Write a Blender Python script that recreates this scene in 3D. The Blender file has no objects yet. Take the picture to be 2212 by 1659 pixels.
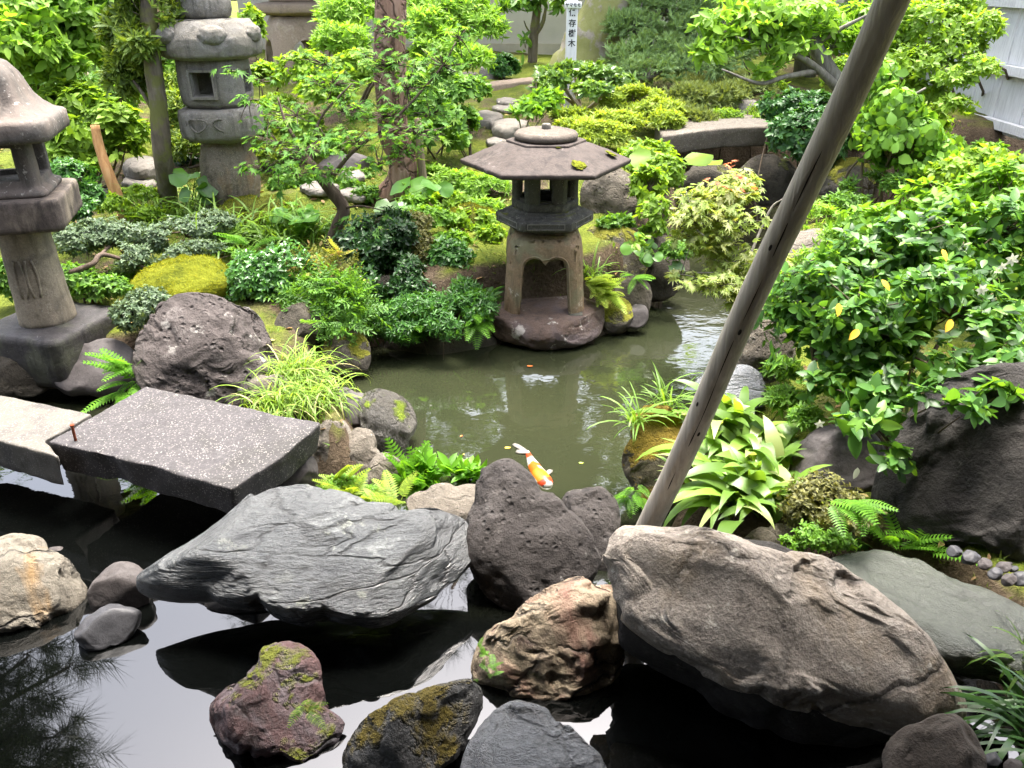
import bpy, bmesh, math, random
import numpy as np
from mathutils import Vector, Matrix

random.seed(7)
RNG = np.random.default_rng(7)
SC = bpy.context.scene
COL = SC.collection
# ------------------------------------------------------------------ camera geometry
FOC = 1725.0                       # focal length in pixels of a 2212 x 1659 picture
PITCH = math.radians(27.0)
CAM = np.array([0.0, 0.0, 1.85])
RT = np.array([1.0, 0, 0])
UP = np.array([0, math.sin(PITCH), math.cos(PITCH)])
FW = np.array([0, math.cos(PITCH), -math.sin(PITCH)])


def ray(px, py):
    return FW + RT * (px - 1106) / FOC + UP * (829.5 - py) / FOC


def at_z(px, py, z):
    d = ray(px, py)
    return CAM + d * ((z - CAM[2]) / d[2])


def at_y(px, py, y):
    d = ray(px, py)
    return CAM + d * (y / d[1])


def mpp(p):                        # metres covered by one of those pixels at point p
    return float(np.dot(np.asarray(p) - CAM, FW)) / FOC


def nz(v):
    v = np.asarray(v, float)
    return v / (np.linalg.norm(v, axis=-1, keepdims=True) + 1e-12)


# ------------------------------------------------------------------ noise
_pr = np.random.default_rng(3)
_PERM = _pr.permutation(256)
_GRAD = nz(_pr.normal(size=(256, 3)))


def pnoise(P):
    P = np.asarray(P, float)
    I = np.floor(P).astype(int)
    f = P - I
    u = f * f * f * (f * (f * 6 - 15) + 10)
    out = np.zeros(len(P))
    for dx in (0, 1):
        hx = _PERM[(I[:, 0] + dx) & 255]
        wx = u[:, 0] if dx else 1 - u[:, 0]
        for dy in (0, 1):
            hy = _PERM[(hx + I[:, 1] + dy) & 255]
            wy = u[:, 1] if dy else 1 - u[:, 1]
            for dz in (0, 1):
                hz = _PERM[(hy + I[:, 2] + dz) & 255]
                wz = u[:, 2] if dz else 1 - u[:, 2]
                g = _GRAD[hz]
                o = f - np.array([dx, dy, dz])
                out += wx * wy * wz * (g * o).sum(1)
    return out * 1.5


def fbm(P, octv=4, lac=2.1, gain=0.5):
    s = np.zeros(len(P))
    a = 1.0
    for i in range(octv):
        s += a * pnoise(P * (lac ** i) + 17.3 * i)
        a *= gain
    return s


def ridged(P, octv=4, gain=0.5):
    s = np.zeros(len(P))
    a = 1.0
    for i in range(octv):
        s += a * (1 - 2 * np.abs(pnoise(P * (2.1 ** i) + 9.1 * i)))
        a *= gain
    return s


# ------------------------------------------------------------------ objects
def tag(o, label=None, cat=None, group=None, kind=None):
    if label: o['label'] = label
    if cat: o['category'] = cat
    if group: o['group'] = group
    if kind: o['kind'] = kind
    return o


def empty(name, loc, label, cat, group=None):
    o = bpy.data.objects.new(name, None)
    COL.objects.link(o)
    o.location = [float(v) for v in loc]
    o.empty_display_size = 0.1
    return tag(o, label, cat, group)


def mk(name, V, F, mat, parent=None, smooth=True, origin=None, cols=None):
    """World-space vertices V and faces F (an (n,3) array or a list) as ONE linked mesh object."""
    V = np.array(V, float)
    off = np.zeros(3)
    if parent is not None:
        p = parent
        while p is not None:
            off = off + np.array(p.location)
            p = p.parent
    elif origin is not None:
        off = np.array(origin, float)
    else:
        off = (V.min(0) + V.max(0)) / 2
        off[2] = V[:, 2].min()
    me = bpy.data.meshes.new(name)
    L = V - off
    if isinstance(F, np.ndarray):
        nf, k = F.shape
        me.vertices.add(len(L))
        me.vertices.foreach_set('co', L.astype(np.float32).ravel())
        me.loops.add(nf * k)
        me.loops.foreach_set('vertex_index', F.astype(np.int32).ravel())
        me.polygons.add(nf)
        me.polygons.foreach_set('loop_start', np.arange(0, nf * k, k, dtype=np.int32))
        me.update(calc_edges=True)
    else:
        me.from_pydata([tuple(v) for v in L], [], [tuple(f) for f in F])
    me.polygons.foreach_set('use_smooth', [bool(smooth)] * len(me.polygons))
    if cols is not None:
        ca = me.color_attributes.new('Col', 'FLOAT_COLOR', 'POINT')
        c4 = np.ones((len(L), 4), np.float32)
        c4[:, :3] = cols
        ca.data.foreach_set('color', c4.ravel())
    for m in (mat if isinstance(mat, (list, tuple)) else [mat]):
        me.materials.append(m)
    me.update()
    o = bpy.data.objects.new(name, me)
    COL.objects.link(o)
    if parent is not None:
        o.parent = parent
    else:
        o.location = off
    return o


class MB:
    """collects shapes into one mesh"""
    def __init__(s):
        s.V, s.F, s.n = [], [], 0

    def add(s, V, F):
        V = np.asarray(V, float)
        s.V.append(V)
        s.F += [tuple(int(i) + s.n for i in f) for f in F]
        s.n += len(V)
        return s

    def get(s):
        return np.vstack(s.V), s.F

    def build(s, name, mat, parent=None, smooth=False, **k):
        return mk(name, np.vstack(s.V), s.F, mat, parent, smooth, **k)


def loft(rings, cap=True):
    n = len(rings[0])
    V = np.vstack(rings)
    F = []
    for i in range(len(rings) - 1):
        for j in range(n):
            a, b = i * n + j, i * n + (j + 1) % n
            F.append((a, b, b + n, a + n))
    if cap:
        F.append(tuple(range(n - 1, -1, -1)))
        F.append(tuple((len(rings) - 1) * n + j for j in range(n)))
    return V, F


def ring(c, r, z, n=6, rot=0.0, sq=None):
    a = np.arange(n) * 2 * math.pi / n + rot
    x, y = np.cos(a), np.sin(a)
    if sq:                                       # superellipse: rounded square
        k = (np.abs(x) ** sq + np.abs(y) ** sq) ** (-1 / sq)
        x, y = x * k, y * k
    return np.stack([c[0] + r * x, c[1] + r * y, np.full(n, z)], 1)


def rotz(V, c, a):
    V = np.array(V, float)
    x, y = V[:, 0] - c[0], V[:, 1] - c[1]
    V[:, 0] = c[0] + x * math.cos(a) - y * math.sin(a)
    V[:, 1] = c[1] + x * math.sin(a) + y * math.cos(a)
    return V


def box(x0, x1, y0, y1, z0, z1):
    V = np.array([(x, y, z) for z in (z0, z1) for y in (y0, y1) for x in (x0, x1)], float)
    F = [(0, 2, 3, 1), (4, 5, 7, 6), (0, 1, 5, 4), (2, 6, 7, 3), (0, 4, 6, 2), (1, 3, 7, 5)]
    return V, F


def catmull(P, sub=6):
    P = np.asarray(P, float)
    if len(P) < 3 or sub < 2:
        return P
    Q = np.vstack([2 * P[0] - P[1], P, 2 * P[-1] - P[-2]])
    out = []
    for i in range(1, len(Q) - 2):
        for t in np.arange(sub) / sub:
            a, b, c, d = Q[i - 1], Q[i], Q[i + 1], Q[i + 2]
            out.append(0.5 * (2 * b + (c - a) * t + (2 * a - 5 * b + 4 * c - d) * t * t + (3 * b - a - 3 * c + d) * t ** 3))
    out.append(P[-1])
    return np.array(out)


def tube(P, R, sides=8, sub=5, lump=0.0, seed=0):
    """tapered bark tube through points P with radii R"""
    P = np.asarray(P, float)
    R = np.broadcast_to(np.asarray(R, float), (len(P),))
    C = catmull(np.column_stack([P, R]), sub)
    P, R = C[:, :3], np.maximum(C[:, 3], 0.0008)
    T = nz(np.gradient(P, axis=0))
    ref = np.array([0.3, 0.2, 1.0]) if abs(T[0][2]) < 0.8 else np.array([1.0, 0.3, 0])
    A = nz(np.cross(T, ref))
    B = np.cross(T, A)
    an = np.arange(sides) * 2 * math.pi / sides
    V = P[:, None] + R[:, None, None] * (A[:, None] * np.cos(an)[None, :, None] + B[:, None] * np.sin(an)[None, :, None])
    rings = [V[i] for i in range(len(P))]
    V, F = loft(rings)
    if lump:
        ctr = np.repeat(P, sides, 0)
        rr = np.repeat(R, sides)
        nn = fbm(V / (rr[:, None] * 2.2) * np.array([1, 1, .5]) + seed * 3.7, 3)
        V = ctr + (V - ctr) * (1 + lump * nn[:, None])
    return V, F


def stone_mesh(V, F, bev=0.006, seg=2, length=0.03, amp=0.003, freq=14.0, seed=0.0, chip=0.0):
    """bevels, subdivides and weathers a hard-edged shape; returns V, F"""
    bm = bmesh.new()
    vs = [bm.verts.new(v) for v in V]
    for f in F:
        try:
            bm.faces.new([vs[i] for i in f])
        except ValueError:
            pass
    bmesh.ops.remove_doubles(bm, verts=bm.verts, dist=1e-5)
    bmesh.ops.recalc_face_normals(bm, faces=bm.faces)
    if bev > 0:
        es = [e for e in bm.edges if len(e.link_faces) == 2 and e.calc_face_angle(0) > 0.35]
        bmesh.ops.bevel(bm, geom=es, offset=bev, segments=seg, affect='EDGES', clamp_overlap=True, profile=0.5)
    bmesh.ops.triangulate(bm, faces=[f for f in bm.faces if len(f.verts) > 4])
    for _ in range(6):
        es = [e for e in bm.edges if e.calc_length() > length]
        if not es or len(bm.verts) > 40000:
            break
        bmesh.ops.subdivide_edges(bm, edges=es, cuts=1, use_grid_fill=True)
        bmesh.ops.triangulate(bm, faces=[f for f in bm.faces if len(f.verts) > 4])
    bm.normal_update()
    W = np.array([v.co for v in bm.verts])
    N = np.array([v.normal for v in bm.verts])
    if amp:
        d = fbm(W * freq + seed, 4) * amp
        if chip:
            c = pnoise(W * freq * 0.45 + seed + 31)
            d = d - np.clip(c - 0.35, 0, 1) * chip
        W = W + N * d[:, None]
    bm.verts.index_update()
    G = [tuple(v.index for v in f.verts) for f in bm.faces]
    bm.free()
    return W, G


def boolean_cut(V, F, cutters):
    """V,F minus the closed cutter shapes; returns V, F"""
    def tmp(V, F):
        me = bpy.data.meshes.new('tmp')
        me.from_pydata([tuple(map(float, v)) for v in V], [], [tuple(f) for f in F])
        b = bmesh.new(); b.from_mesh(me)
        bmesh.ops.recalc_face_normals(b, faces=b.faces)
        b.to_mesh(me); b.free()
        o = bpy.data.objects.new('tmp', me)
        COL.objects.link(o)
        return o
    o = tmp(V, F)
    cs = []
    for cv, cf in cutters:
        c = tmp(cv, cf)
        cs.append(c)
        m = o.modifiers.new('b', 'BOOLEAN')
        m.operation = 'DIFFERENCE'
        m.solver = 'EXACT'
        m.object = c
    dg = bpy.context.evaluated_depsgraph_get()
    dg.update()
    me = bpy.data.meshes.new_from_object(o.evaluated_get(dg))
    W = np.array([v.co for v in me.vertices])
    G = [tuple(p.vertices) for p in me.polygons]
    for x in [o] + cs:
        d = x.data
        bpy.data.objects.remove(x)
        bpy.data.meshes.remove(d)
    bpy.data.meshes.remove(me)
    return W, G


# ------------------------------------------------------------------ materials
def new_mat(name):
    m = bpy.data.materials.new(name)
    m.use_nodes = True
    nt = m.node_tree
    nt.nodes.clear()
    out = nt.nodes.new('ShaderNodeOutputMaterial')
    return m, nt, out


class N:
    def __init__(s, nt): s.nt = nt

    def node(s, t, **kw):
        n = s.nt.nodes.new(t)
        for k, v in kw.items():
            setattr(n, k, v)
        return n

    def link(s, a, b): s.nt.links.new(a, b)

    def setin(s, n, **kw):
        for k, v in kw.items():
            key = k.replace('_', ' ')
            if hasattr(v, 'is_output') or isinstance(v, bpy.types.NodeSocket):
                s.link(v, n.inputs[key])
            else:
                n.inputs[key].default_value = v
        return n

    def noise(s, vec, scale, detail=5, rough=0.55, dist=0.0):
        n = s.node('ShaderNodeTexNoise')
        n.inputs['Scale'].default_value = scale
        n.inputs['Detail'].default_value = detail
        n.inputs['Roughness'].default_value = rough
        n.inputs['Distortion'].default_value = dist
        s.link(vec, n.inputs['Vector'])
        return n.outputs['Fac']

    def ramp(s, fac, stops, interp='LINEAR'):
        r = s.node('ShaderNodeValToRGB')
        r.color_ramp.interpolation = interp
        el = r.color_ramp.elements
        while len(el) > 1:
            el.remove(el[0])
        el[0].position = stops[0][0]
        el[0].color = c4(stops[0][1])
        for p, c in stops[1:]:
            e = el.new(p)
            e.color = c4(c)
        s.link(fac, r.inputs['Fac'])
        return r.outputs['Color']

    def mix(s, fac, a, b, typ='MIX'):
        m = s.node('ShaderNodeMix', data_type='RGBA', blend_type=typ)
        for sock, v in ((m.inputs[0], fac), (m.inputs[6], a), (m.inputs[7], b)):
            if isinstance(v, bpy.types.NodeSocket):
                s.link(v, sock)
            else:
                sock.default_value = v if isinstance(v, (int, float)) else c4(v)
        return m.outputs[2]

    def math(s, op, a, b=None, c=None, clamp=False):
        m = s.node('ShaderNodeMath', operation=op, use_clamp=clamp)
        for i, v in enumerate((a, b, c)):
            if v is None: continue
            if isinstance(v, bpy.types.NodeSocket): s.link(v, m.inputs[i])
            else: m.inputs[i].default_value = v
        return m.outputs[0]

    def mapr(s, v, a, b, c=0.0, d=1.0):
        m = s.node('ShaderNodeMapRange')
        m.clamp = True
        s.link(v, m.inputs[0])
        for i, x in enumerate((a, b, c, d)):
            m.inputs[i + 1].default_value = x
        return m.outputs[0]


def c4(c):
    if isinstance(c, (int, float)): return (c, c, c, 1)
    return tuple(c) if len(c) == 4 else (c[0], c[1], c[2], 1)


def rock_mat(name, base, dark, light, scale=6.0, rough=0.75, bump=0.5, speck=0.0, speck_scale=260, speck_col=(.5, .49, .46),
             moss=0.0, moss_col=(.16, .17, .02), moss_scale=5.0, lichen=0.0, lichen_col=(.5, .5, .44), lichen_scale=16, stretch=None,
             crack=0.0, crack_scale=5.0, patch=None, patch_amt=0.5, patch_scale=3.0, spec=0.35, wet=0.0, pit=0.0, moss_up=0.35, streak=0.0):
    m, nt, out = new_mat(name)
    n = N(nt)
    tc = n.node('ShaderNodeTexCoord')
    vec = tc.outputs['Object']
    if stretch:
        mp = n.node('ShaderNodeMapping')
        mp.inputs['Scale'].default_value = stretch[0]
        mp.inputs['Rotation'].default_value = stretch[1]
        n.link(vec, mp.inputs['Vector'])
        svec = mp.outputs['Vector']
    else:
        svec = vec
    big = n.noise(svec, scale, 6, 0.62, 0.3)
    fine = n.noise(svec, scale * 7, 8, 0.7)
    fac = n.math('ADD', n.math('MULTIPLY', big, 0.6), n.math('MULTIPLY', fine, 0.4))
    col = n.ramp(fac, [(0.37, dark), (0.47, base), (0.54, base), (0.64, light)])
    h = n.math('ADD', n.math('MULTIPLY', big, 0.8), n.math('MULTIPLY', fine, 0.45))
    grain = n.noise(vec, scale * 30, 4, 0.75)
    h = n.math('ADD', h, n.math('MULTIPLY', grain, 0.16))
    col = n.mix(n.mapr(grain, .35, .65, 0.0, 0.6), col, n.mix(1.0, col, (.45, .45, .45), 'MULTIPLY'))
    if patch:
        pf = n.mapr(n.noise(vec, patch_scale, 5, 0.6, 0.5), 0.62 - patch_amt * .25, 0.70 - patch_amt * .2)
        col = n.mix(n.math('MULTIPLY', pf, 0.85), col, n.mix(fine, n.mix(0.35, patch, dark), patch))
    if streak:                                     # rain-washed stains running down the stone
        ms = n.node('ShaderNodeMapping'); ms.inputs['Scale'].default_value = (1, 1, .1)
        n.link(vec, ms.inputs['Vector'])
        sf_ = n.math('MULTIPLY', n.mapr(n.noise(ms.outputs['Vector'], 22, 5, .65, .3), .48, .6), n.mapr(n.noise(vec, 4, 4, .6), .4, .58))
        col = n.mix(n.math('MULTIPLY', sf_, streak), col, tuple(x * .6 for x in dark))
    if crack:
        vo = n.node('ShaderNodeTexVoronoi', feature='DISTANCE_TO_EDGE')
        wv = n.node('ShaderNodeMix', data_type='VECTOR')
        nn = n.node('ShaderNodeTexNoise')
        nn.inputs['Scale'].default_value = crack_scale * 1.5
        nn.inputs['Detail'].default_value = 5
        n.link(svec, nn.inputs['Vector'])
        wv.inputs[0].default_value = 0.22
        n.link(svec, wv.inputs[4]); n.link(nn.outputs['Color'], wv.inputs[5])
        n.link(wv.outputs[1], vo.inputs['Vector'])
        vo.inputs['Scale'].default_value = crack_scale
        ck = n.math('MULTIPLY', n.mapr(vo.outputs['Distance'], 0.0, 0.035, 1.0, 0.0), n.mapr(n.noise(vec, crack_scale * .8, 3), .38, .55))
        col = n.mix(n.math('MULTIPLY', ck, crack), col, (.018, .017, .016))
        h = n.math('SUBTRACT', h, n.math('MULTIPLY', ck, 0.5 * crack))
    if pit:
        vp = n.node('ShaderNodeTexVoronoi')
        vp.inputs['Scale'].default_value = scale * 6
        n.link(vec, vp.inputs['Vector'])
        pv = n.math('MULTIPLY', n.mapr(vp.outputs['Distance'], 0.08, 0.35, 1.0, 0.0), n.mapr(n.noise(vec, scale * 2, 4), .45, .6))
        h = n.math('SUBTRACT', h, n.math('MULTIPLY', pv, pit))
        col = n.mix(n.math('MULTIPLY', pv, 0.6), col, dark)
    if speck:
        vs = n.node('ShaderNodeTexVoronoi')
        vs.inputs['Scale'].default_value = speck_scale
        n.link(vec, vs.inputs['Vector'])
        s1 = n.math('GREATER_THAN', n.math('ADD', vs.outputs['Color'], 0.0), 1.0 - 0.45 * speck)
        sf = n.math('MULTIPLY', s1, n.mapr(vs.outputs['Distance'], 0.15, 0.6, 1.0, 0.0))
        col = n.mix(n.math('MULTIPLY', sf, n.mapr(n.noise(vec, scale * 9, 4), .35, .65, .2, .75)), col, speck_col)
    if lichen:
        lf = n.math('MULTIPLY', n.mapr(n.noise(vec, lichen_scale, 6, 0.7), 0.66 - .16 * lichen, 0.70 - .15 * lichen),
                    n.mapr(n.noise(vec, lichen_scale * .22, 2), .42, .58))
        col = n.mix(n.math('MULTIPLY', lf, 0.85), col, lichen_col)
    rgh = rough
    geo = n.node('ShaderNodeNewGeometry')
    sx = n.node('ShaderNodeSeparateXYZ')
    n.link(geo.outputs['Normal'], sx.inputs[0])
    if wet:
        wf = n.mapr(n.noise(vec, scale * .9, 4, .6), .42, .6)
        rgh = n.mapr(wf, 0, 1, rough, max(0.08, rough - wet))
    if moss:
        mn = n.noise(vec, moss_scale, 6, 0.65, 0.2)
        upn = n.math('MULTIPLY', sx.outputs['Z'], moss_up)
        mf = n.mapr(n.math('ADD', mn, upn), 0.98 - 0.5 * moss, 1.06 - 0.5 * moss)
        mt = n.noise(vec, 90, 4, 0.7)
        mcol = n.ramp(n.math('ADD', n.math('MULTIPLY', mt, .6), n.math('MULTIPLY', n.noise(vec, 8, 3), .4)),
                      [(.3, tuple(x * .45 for x in moss_col)), (.52, moss_col), (.7, tuple(min(1, x * 1.6) for x in moss_col))])
        col = n.mix(mf, col, mcol)
        h = n.math('ADD', h, n.math('MULTIPLY', mf, n.math('ADD', n.math('MULTIPLY', mt, .8), 0.25)))
        if isinstance(rgh, float):
            rgh = n.mapr(mf, 0, 1, rgh, 0.95)
    b = n.node('ShaderNodeBump')
    b.inputs['Strength'].default_value = min(1.0, bump * 1.25)
    b.inputs['Distance'].default_value = 0.04
    n.link(h, b.inputs['Height'])
    p = n.node('ShaderNodeBsdfPrincipled')
    n.setin(p, Base_Color=col, Roughness=rgh, Specular_IOR_Level=spec, Normal=b.outputs['Normal'])
    n.link(p.outputs[0], out.inputs[0])
    return m


def leaf_mat(name, col, var=0.35, rough=0.42, trans=0.4, tcol=None, spec=0.3, alt=None, alt_amt=0.15, scale=None):
    m, nt, out = new_mat(name)
    n = N(nt)
    geo = n.node('ShaderNodeNewGeometry')
    r = geo.outputs['Random Per Island']
    lo = tuple(x * (1 - var) for x in col)
    hi = (min(1, col[0] * (1 + var * 1.3)), min(1, col[1] * (1 + var)), col[2] * (1 + var * .4))
    stops = [(0.0, lo), (0.5, col), (1.0 - alt_amt if alt else 1.0, hi)]
    if alt:
        stops.append((min(1, 1.0 - alt_amt + .02), alt))
    c = n.ramp(r, stops)
    tc = n.node('ShaderNodeTexCoord')
    c = n.mix(n.mapr(n.noise(tc.outputs['Object'], 3.0, 3), .35, .65, 0, .45), c, n.mix(1.0, c, (.62, .7, .6), 'MULTIPLY'))
    p = n.node('ShaderNodeBsdfPrincipled')
    n.setin(p, Base_Color=c, Roughness=rough, Specular_IOR_Level=spec)
    t = n.node('ShaderNodeBsdfTranslucent')
    k = tcol or (1.5, 1.35, .5)
    n.link(n.mix(1.0, c, k, 'MULTIPLY'), t.inputs['Color'])
    ms = n.node('ShaderNodeMixShader')
    ms.inputs[0].default_value = trans
    n.link(p.outputs[0], ms.inputs[1]); n.link(t.outputs[0], ms.inputs[2])
    n.link(ms.outputs[0], out.inputs[0])
    return m


def bark_mat(name, base, dark, light, scale=9, bump=.6, moss=0.0, moss_col=(.13, .15, .03), stretch=(1, 1, .22), rough=.85, plates=False, spec=.25):
    m, nt, out = new_mat(name)
    n = N(nt)
    tc = n.node('ShaderNodeTexCoord')
    mp = n.node('ShaderNodeMapping')
    mp.inputs['Scale'].default_value = stretch
    n.link(tc.outputs['Object'], mp.inputs['Vector'])
    v = mp.outputs['Vector']
    a = n.noise(v, scale * 3, 7, .65, .4)
    b_ = n.noise(tc.outputs['Object'], scale * .5, 4, .6)
    f = n.math('ADD', n.math('MULTIPLY', a, .65), n.math('MULTIPLY', b_, .35))
    col = n.ramp(f, [(.33, dark), (.5, base), (.66, light)])
    h = a
    if plates:
        vo = n.node('ShaderNodeTexVoronoi', feature='DISTANCE_TO_EDGE')
        vo.inputs['Scale'].default_value = scale * 2.2
        mp2 = n.node('ShaderNodeMapping'); mp2.inputs['Scale'].default_value = (1, 1, .5)
        n.link(tc.outputs['Object'], mp2.inputs['Vector'])
        wv = n.node('ShaderNodeMix', data_type='VECTOR'); wv.inputs[0].default_value = .15
        nn = n.node('ShaderNodeTexNoise'); nn.inputs['Scale'].default_value = scale * 2
        n.link(tc.outputs['Object'], nn.inputs['Vector'])
        n.link(mp2.outputs['Vector'], wv.inputs[4]); n.link(nn.outputs['Color'], wv.inputs[5])
        n.link(wv.outputs[1], vo.inputs['Vector'])
        e = n.mapr(vo.outputs['Distance'], 0, .12, 1, 0)
        col = n.mix(n.math('MULTIPLY', e, .8), col, dark)
        h = n.math('SUBTRACT', h, n.math('MULTIPLY', e, .6))
    if moss:
        mf = n.mapr(n.noise(tc.outputs['Object'], 5, 5, .6), .62 - .25 * moss, .70 - .25 * moss)
        col = n.mix(n.math('MULTIPLY', mf, .8), col, moss_col)
    bp = n.node('ShaderNodeBump')
    bp.inputs['Strength'].default_value = bump
    bp.inputs['Distance'].default_value = .02
    n.link(h, bp.inputs['Height'])
    p = n.node('ShaderNodeBsdfPrincipled')
    n.setin(p, Base_Color=col, Roughness=rough, Specular_IOR_Level=spec, Normal=bp.outputs['Normal'])
    n.link(p.outputs[0], out.inputs[0])
    return m


def plain_mat(name, col, rough=.7, spec=.3, noise=.15, scale=12, bump=.1):
    m, nt, out = new_mat(name)
    n = N(nt)
    tc = n.node('ShaderNodeTexCoord')
    f = n.noise(tc.outputs['Object'], scale, 6, .6)
    c = n.ramp(f, [(.3, tuple(x * (1 - noise) for x in col)), (.7, tuple(min(1, x * (1 + noise)) for x in col))])
    bp = n.node('ShaderNodeBump'); bp.inputs['Strength'].default_value = bump; bp.inputs['Distance'].default_value = .01
    n.link(f, bp.inputs['Height'])
    p = n.node('ShaderNodeBsdfPrincipled')
    n.setin(p, Base_Color=c, Roughness=rough, Specular_IOR_Level=spec, Normal=bp.outputs['Normal'])
    n.link(p.outputs[0], out.inputs[0])
    return m


# ------------------------------------------------------------------ foliage
def T(v, f):
    return np.array(v, float), np.array(f, int)


def oval_leaf(w=.24, n=4, fold=.05, droop=.12, tipx=1.6):
    """an oval leaf of unit length along +Y with a folded midrib"""
    V, F = [(0, 0, 0)], []
    for i in range(1, n):
        t = i / n
        ww = w * (math.sin(math.pi * t ** (1 / tipx * 1.25)) ** .8)
        z = -droop * t * t
        V += [(-ww, t, z + fold), (0, t + .01, z), (ww, t, z + fold)]
    V.append((0, 1, -droop))
    F += [(0, 2, 1), (0, 3, 2)]
    for i in range(n - 2):
        a = 1 + 3 * i
        F += [(a, a + 1, a + 3), (a + 1, a + 4, a + 3), (a + 1, a + 2, a + 4), (a + 2, a + 5, a + 4)]
    a = 1 + 3 * (n - 2)
    e = len(V) - 1
    F += [(a, a + 1, e), (a + 1, a + 2, e)]
    return T(V, F)


OVAL = oval_leaf(.23, 3)
OVALHI = oval_leaf(.25, 6, .045, .16)
NARROW = oval_leaf(.13, 3)
LANCE = oval_leaf(.17, 5, .04, .2, 1.2)


def maple_leaf():
    V = [(0, 0.12, .0)]
    lob = [(-125, .42), (-78, .72), (-38, .95), (0, 1.05), (38, .95), (78, .72), (125, .42)]
    pts = []
    for i, (a, r) in enumerate(lob):
        t = math.radians(a)
        pts.append((math.sin(t) * r * .62, .3 + math.cos(t) * r * .66, -.10 * r))
        if i < 6:
            a2 = math.radians((a + lob[i + 1][0]) / 2)
            pts.append((math.sin(a2) * .2, .3 + math.cos(a2) * .2, .015))
    V += pts
    V.append((0, 0, 0))
    n = len(pts)
    F = [(0, i + 2, i + 1) for i in range(n - 1)]
    F.append((0, 1, n + 1)); F.append((0, n + 1, n))
    return T(V, F)


MAPLE = maple_leaf()


def round_leaf():
    V = [(0, .15, .0)]
    F = []
    n = 14
    for i in range(n):
        a = -2.75 + 5.5 * i / (n - 1)
        r = .5 * (1 + .05 * math.cos(7 * a))
        V.append((math.sin(a) * r, .5 + math.cos(a) * r, .06 + .05 * math.cos(3 * a)))
    F = [(0, i + 1, i) for i in range(1, n)]
    return T(V, F)


ROUND = round_leaf()


def fern_frond(n=13, w=.26, droop=.35):
    V, F = [], []
    for i in range(n):
        t = .12 + .86 * i / n
        L = w * (math.sin(math.pi * min(1, t * .85 + .12)) ** .8) * (1 - .35 * t)
        y = t
        z = .25 * t - droop * t * t
        for s in (-1, 1):
            b = len(V)
            dy = L * .35
            V += [(0, y - .012, z), (s * L * .45, y + dy * .4 - .028, z + .012), (s * L, y + dy, z - .03), (s * L * .45, y + dy * .4 + .03, z + .012), (0, y + .02, z)]
            F += [(b, b + 1, b + 4), (b + 1, b + 3, b + 4), (b + 1, b + 2, b + 3)] if s > 0 else [(b, b + 4, b + 1), (b + 1, b + 4, b + 3), (b + 1, b + 3, b + 2)]
    b = len(V)
    V += [(-.006, 0, 0), (.006, 0, 0), (0, 1, .25 - droop), (0, .5, .125 - droop * .25 + .002)]
    F += [(b, b + 1, b + 3), (b + 3, b + 1, b + 2), (b, b + 3, b + 2)]
    return T(V, F)


FERN = fern_frond()


def pinnate_leaf(n=4, lw=.1, ll=.3):
    V, F = [], []
    for i in range(n + 1):
        y = .25 + .62 * i / n
        for s in ((-1, 1) if i < n else (0,)):
            b = len(V)
            dx, dy = (s * .8, .6) if s else (0, 1)
            L = ll * (1 - .25 * i / n)
            px_, py_ = -dy * lw * .45, dx * lw * .45
            V += [(0, y, 0), (dx * L * .5 + px_, y + dy * L * .5 + py_, .02), (dx * L, y + dy * L, -.05), (dx * L * .5 - px_, y + dy * L * .5 - py_, .02)]
            F += [(b, b + 3, b + 2), (b, b + 2, b + 1)]
    b = len(V)
    V += [(-.008, 0, 0), (.008, 0, 0), (0, .9, 0)]
    F += [(b, b + 1, b + 2)]
    return T(V, F)


PINNATE = pinnate_leaf()


def needle_sprig(n=16, spread=1.0, seed=0, w=.02, L=.6):
    r = np.random.default_rng(seed)
    V, F = [], []
    for i in range(n):
        t = i / n * .75
        a = i * 2.4
        el = spread * (0.55 + .3 * r.random())
        d = np.array([math.cos(a) * math.sin(el), math.cos(el), math.sin(a) * math.sin(el)])
        s = nz(np.cross(d, [0.2, .3, 1.0])) * w
        p = np.array([0, t, 0])
        l = L * (.7 + .5 * r.random())
        b = len(V)
        V += [p - s, p + s, p + d * l]
        F.append((b, b + 1, b + 2))
    return T(V, F)


NEEDLE = needle_sprig(16, 1.0, 1, .022, .5)
PINETUFT = needle_sprig(46, 1.25, 4, .011, .95)
JUNIPER = needle_sprig(14, .75, 2, .05, .38)


def inst(tmpl, pos, fwd, up, size, jit=0.0):
    """copies of a leaf template; returns V, F arrays"""
    TV, TF = tmpl
    n, k = len(pos), len(TV)
    Y = nz(fwd)
    X = nz(np.cross(Y, up))
    Z = np.cross(X, Y)
    size = np.broadcast_to(np.asarray(size, float), (n,))
    V = pos[:, None] + size[:, None, None] * (TV[None, :, 0:1] * X[:, None] + TV[None, :, 1:2] * Y[:, None] + TV[None, :, 2:3] * Z[:, None])
    F = TF[None] + (np.arange(n) * k)[:, None, None]
    return V.reshape(-1, 3), F.reshape(-1, 3)


def blob(px, py, rx, ry, y, depth=None, n=None):
    """a crown lump seen at a pixel: centre, radii"""
    c = at_y(px, py, y)
    s = mpp(c)
    return (c, np.array([rx * s, (depth if depth else min(rx, ry * 1.4) * s), ry * s]))


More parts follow.
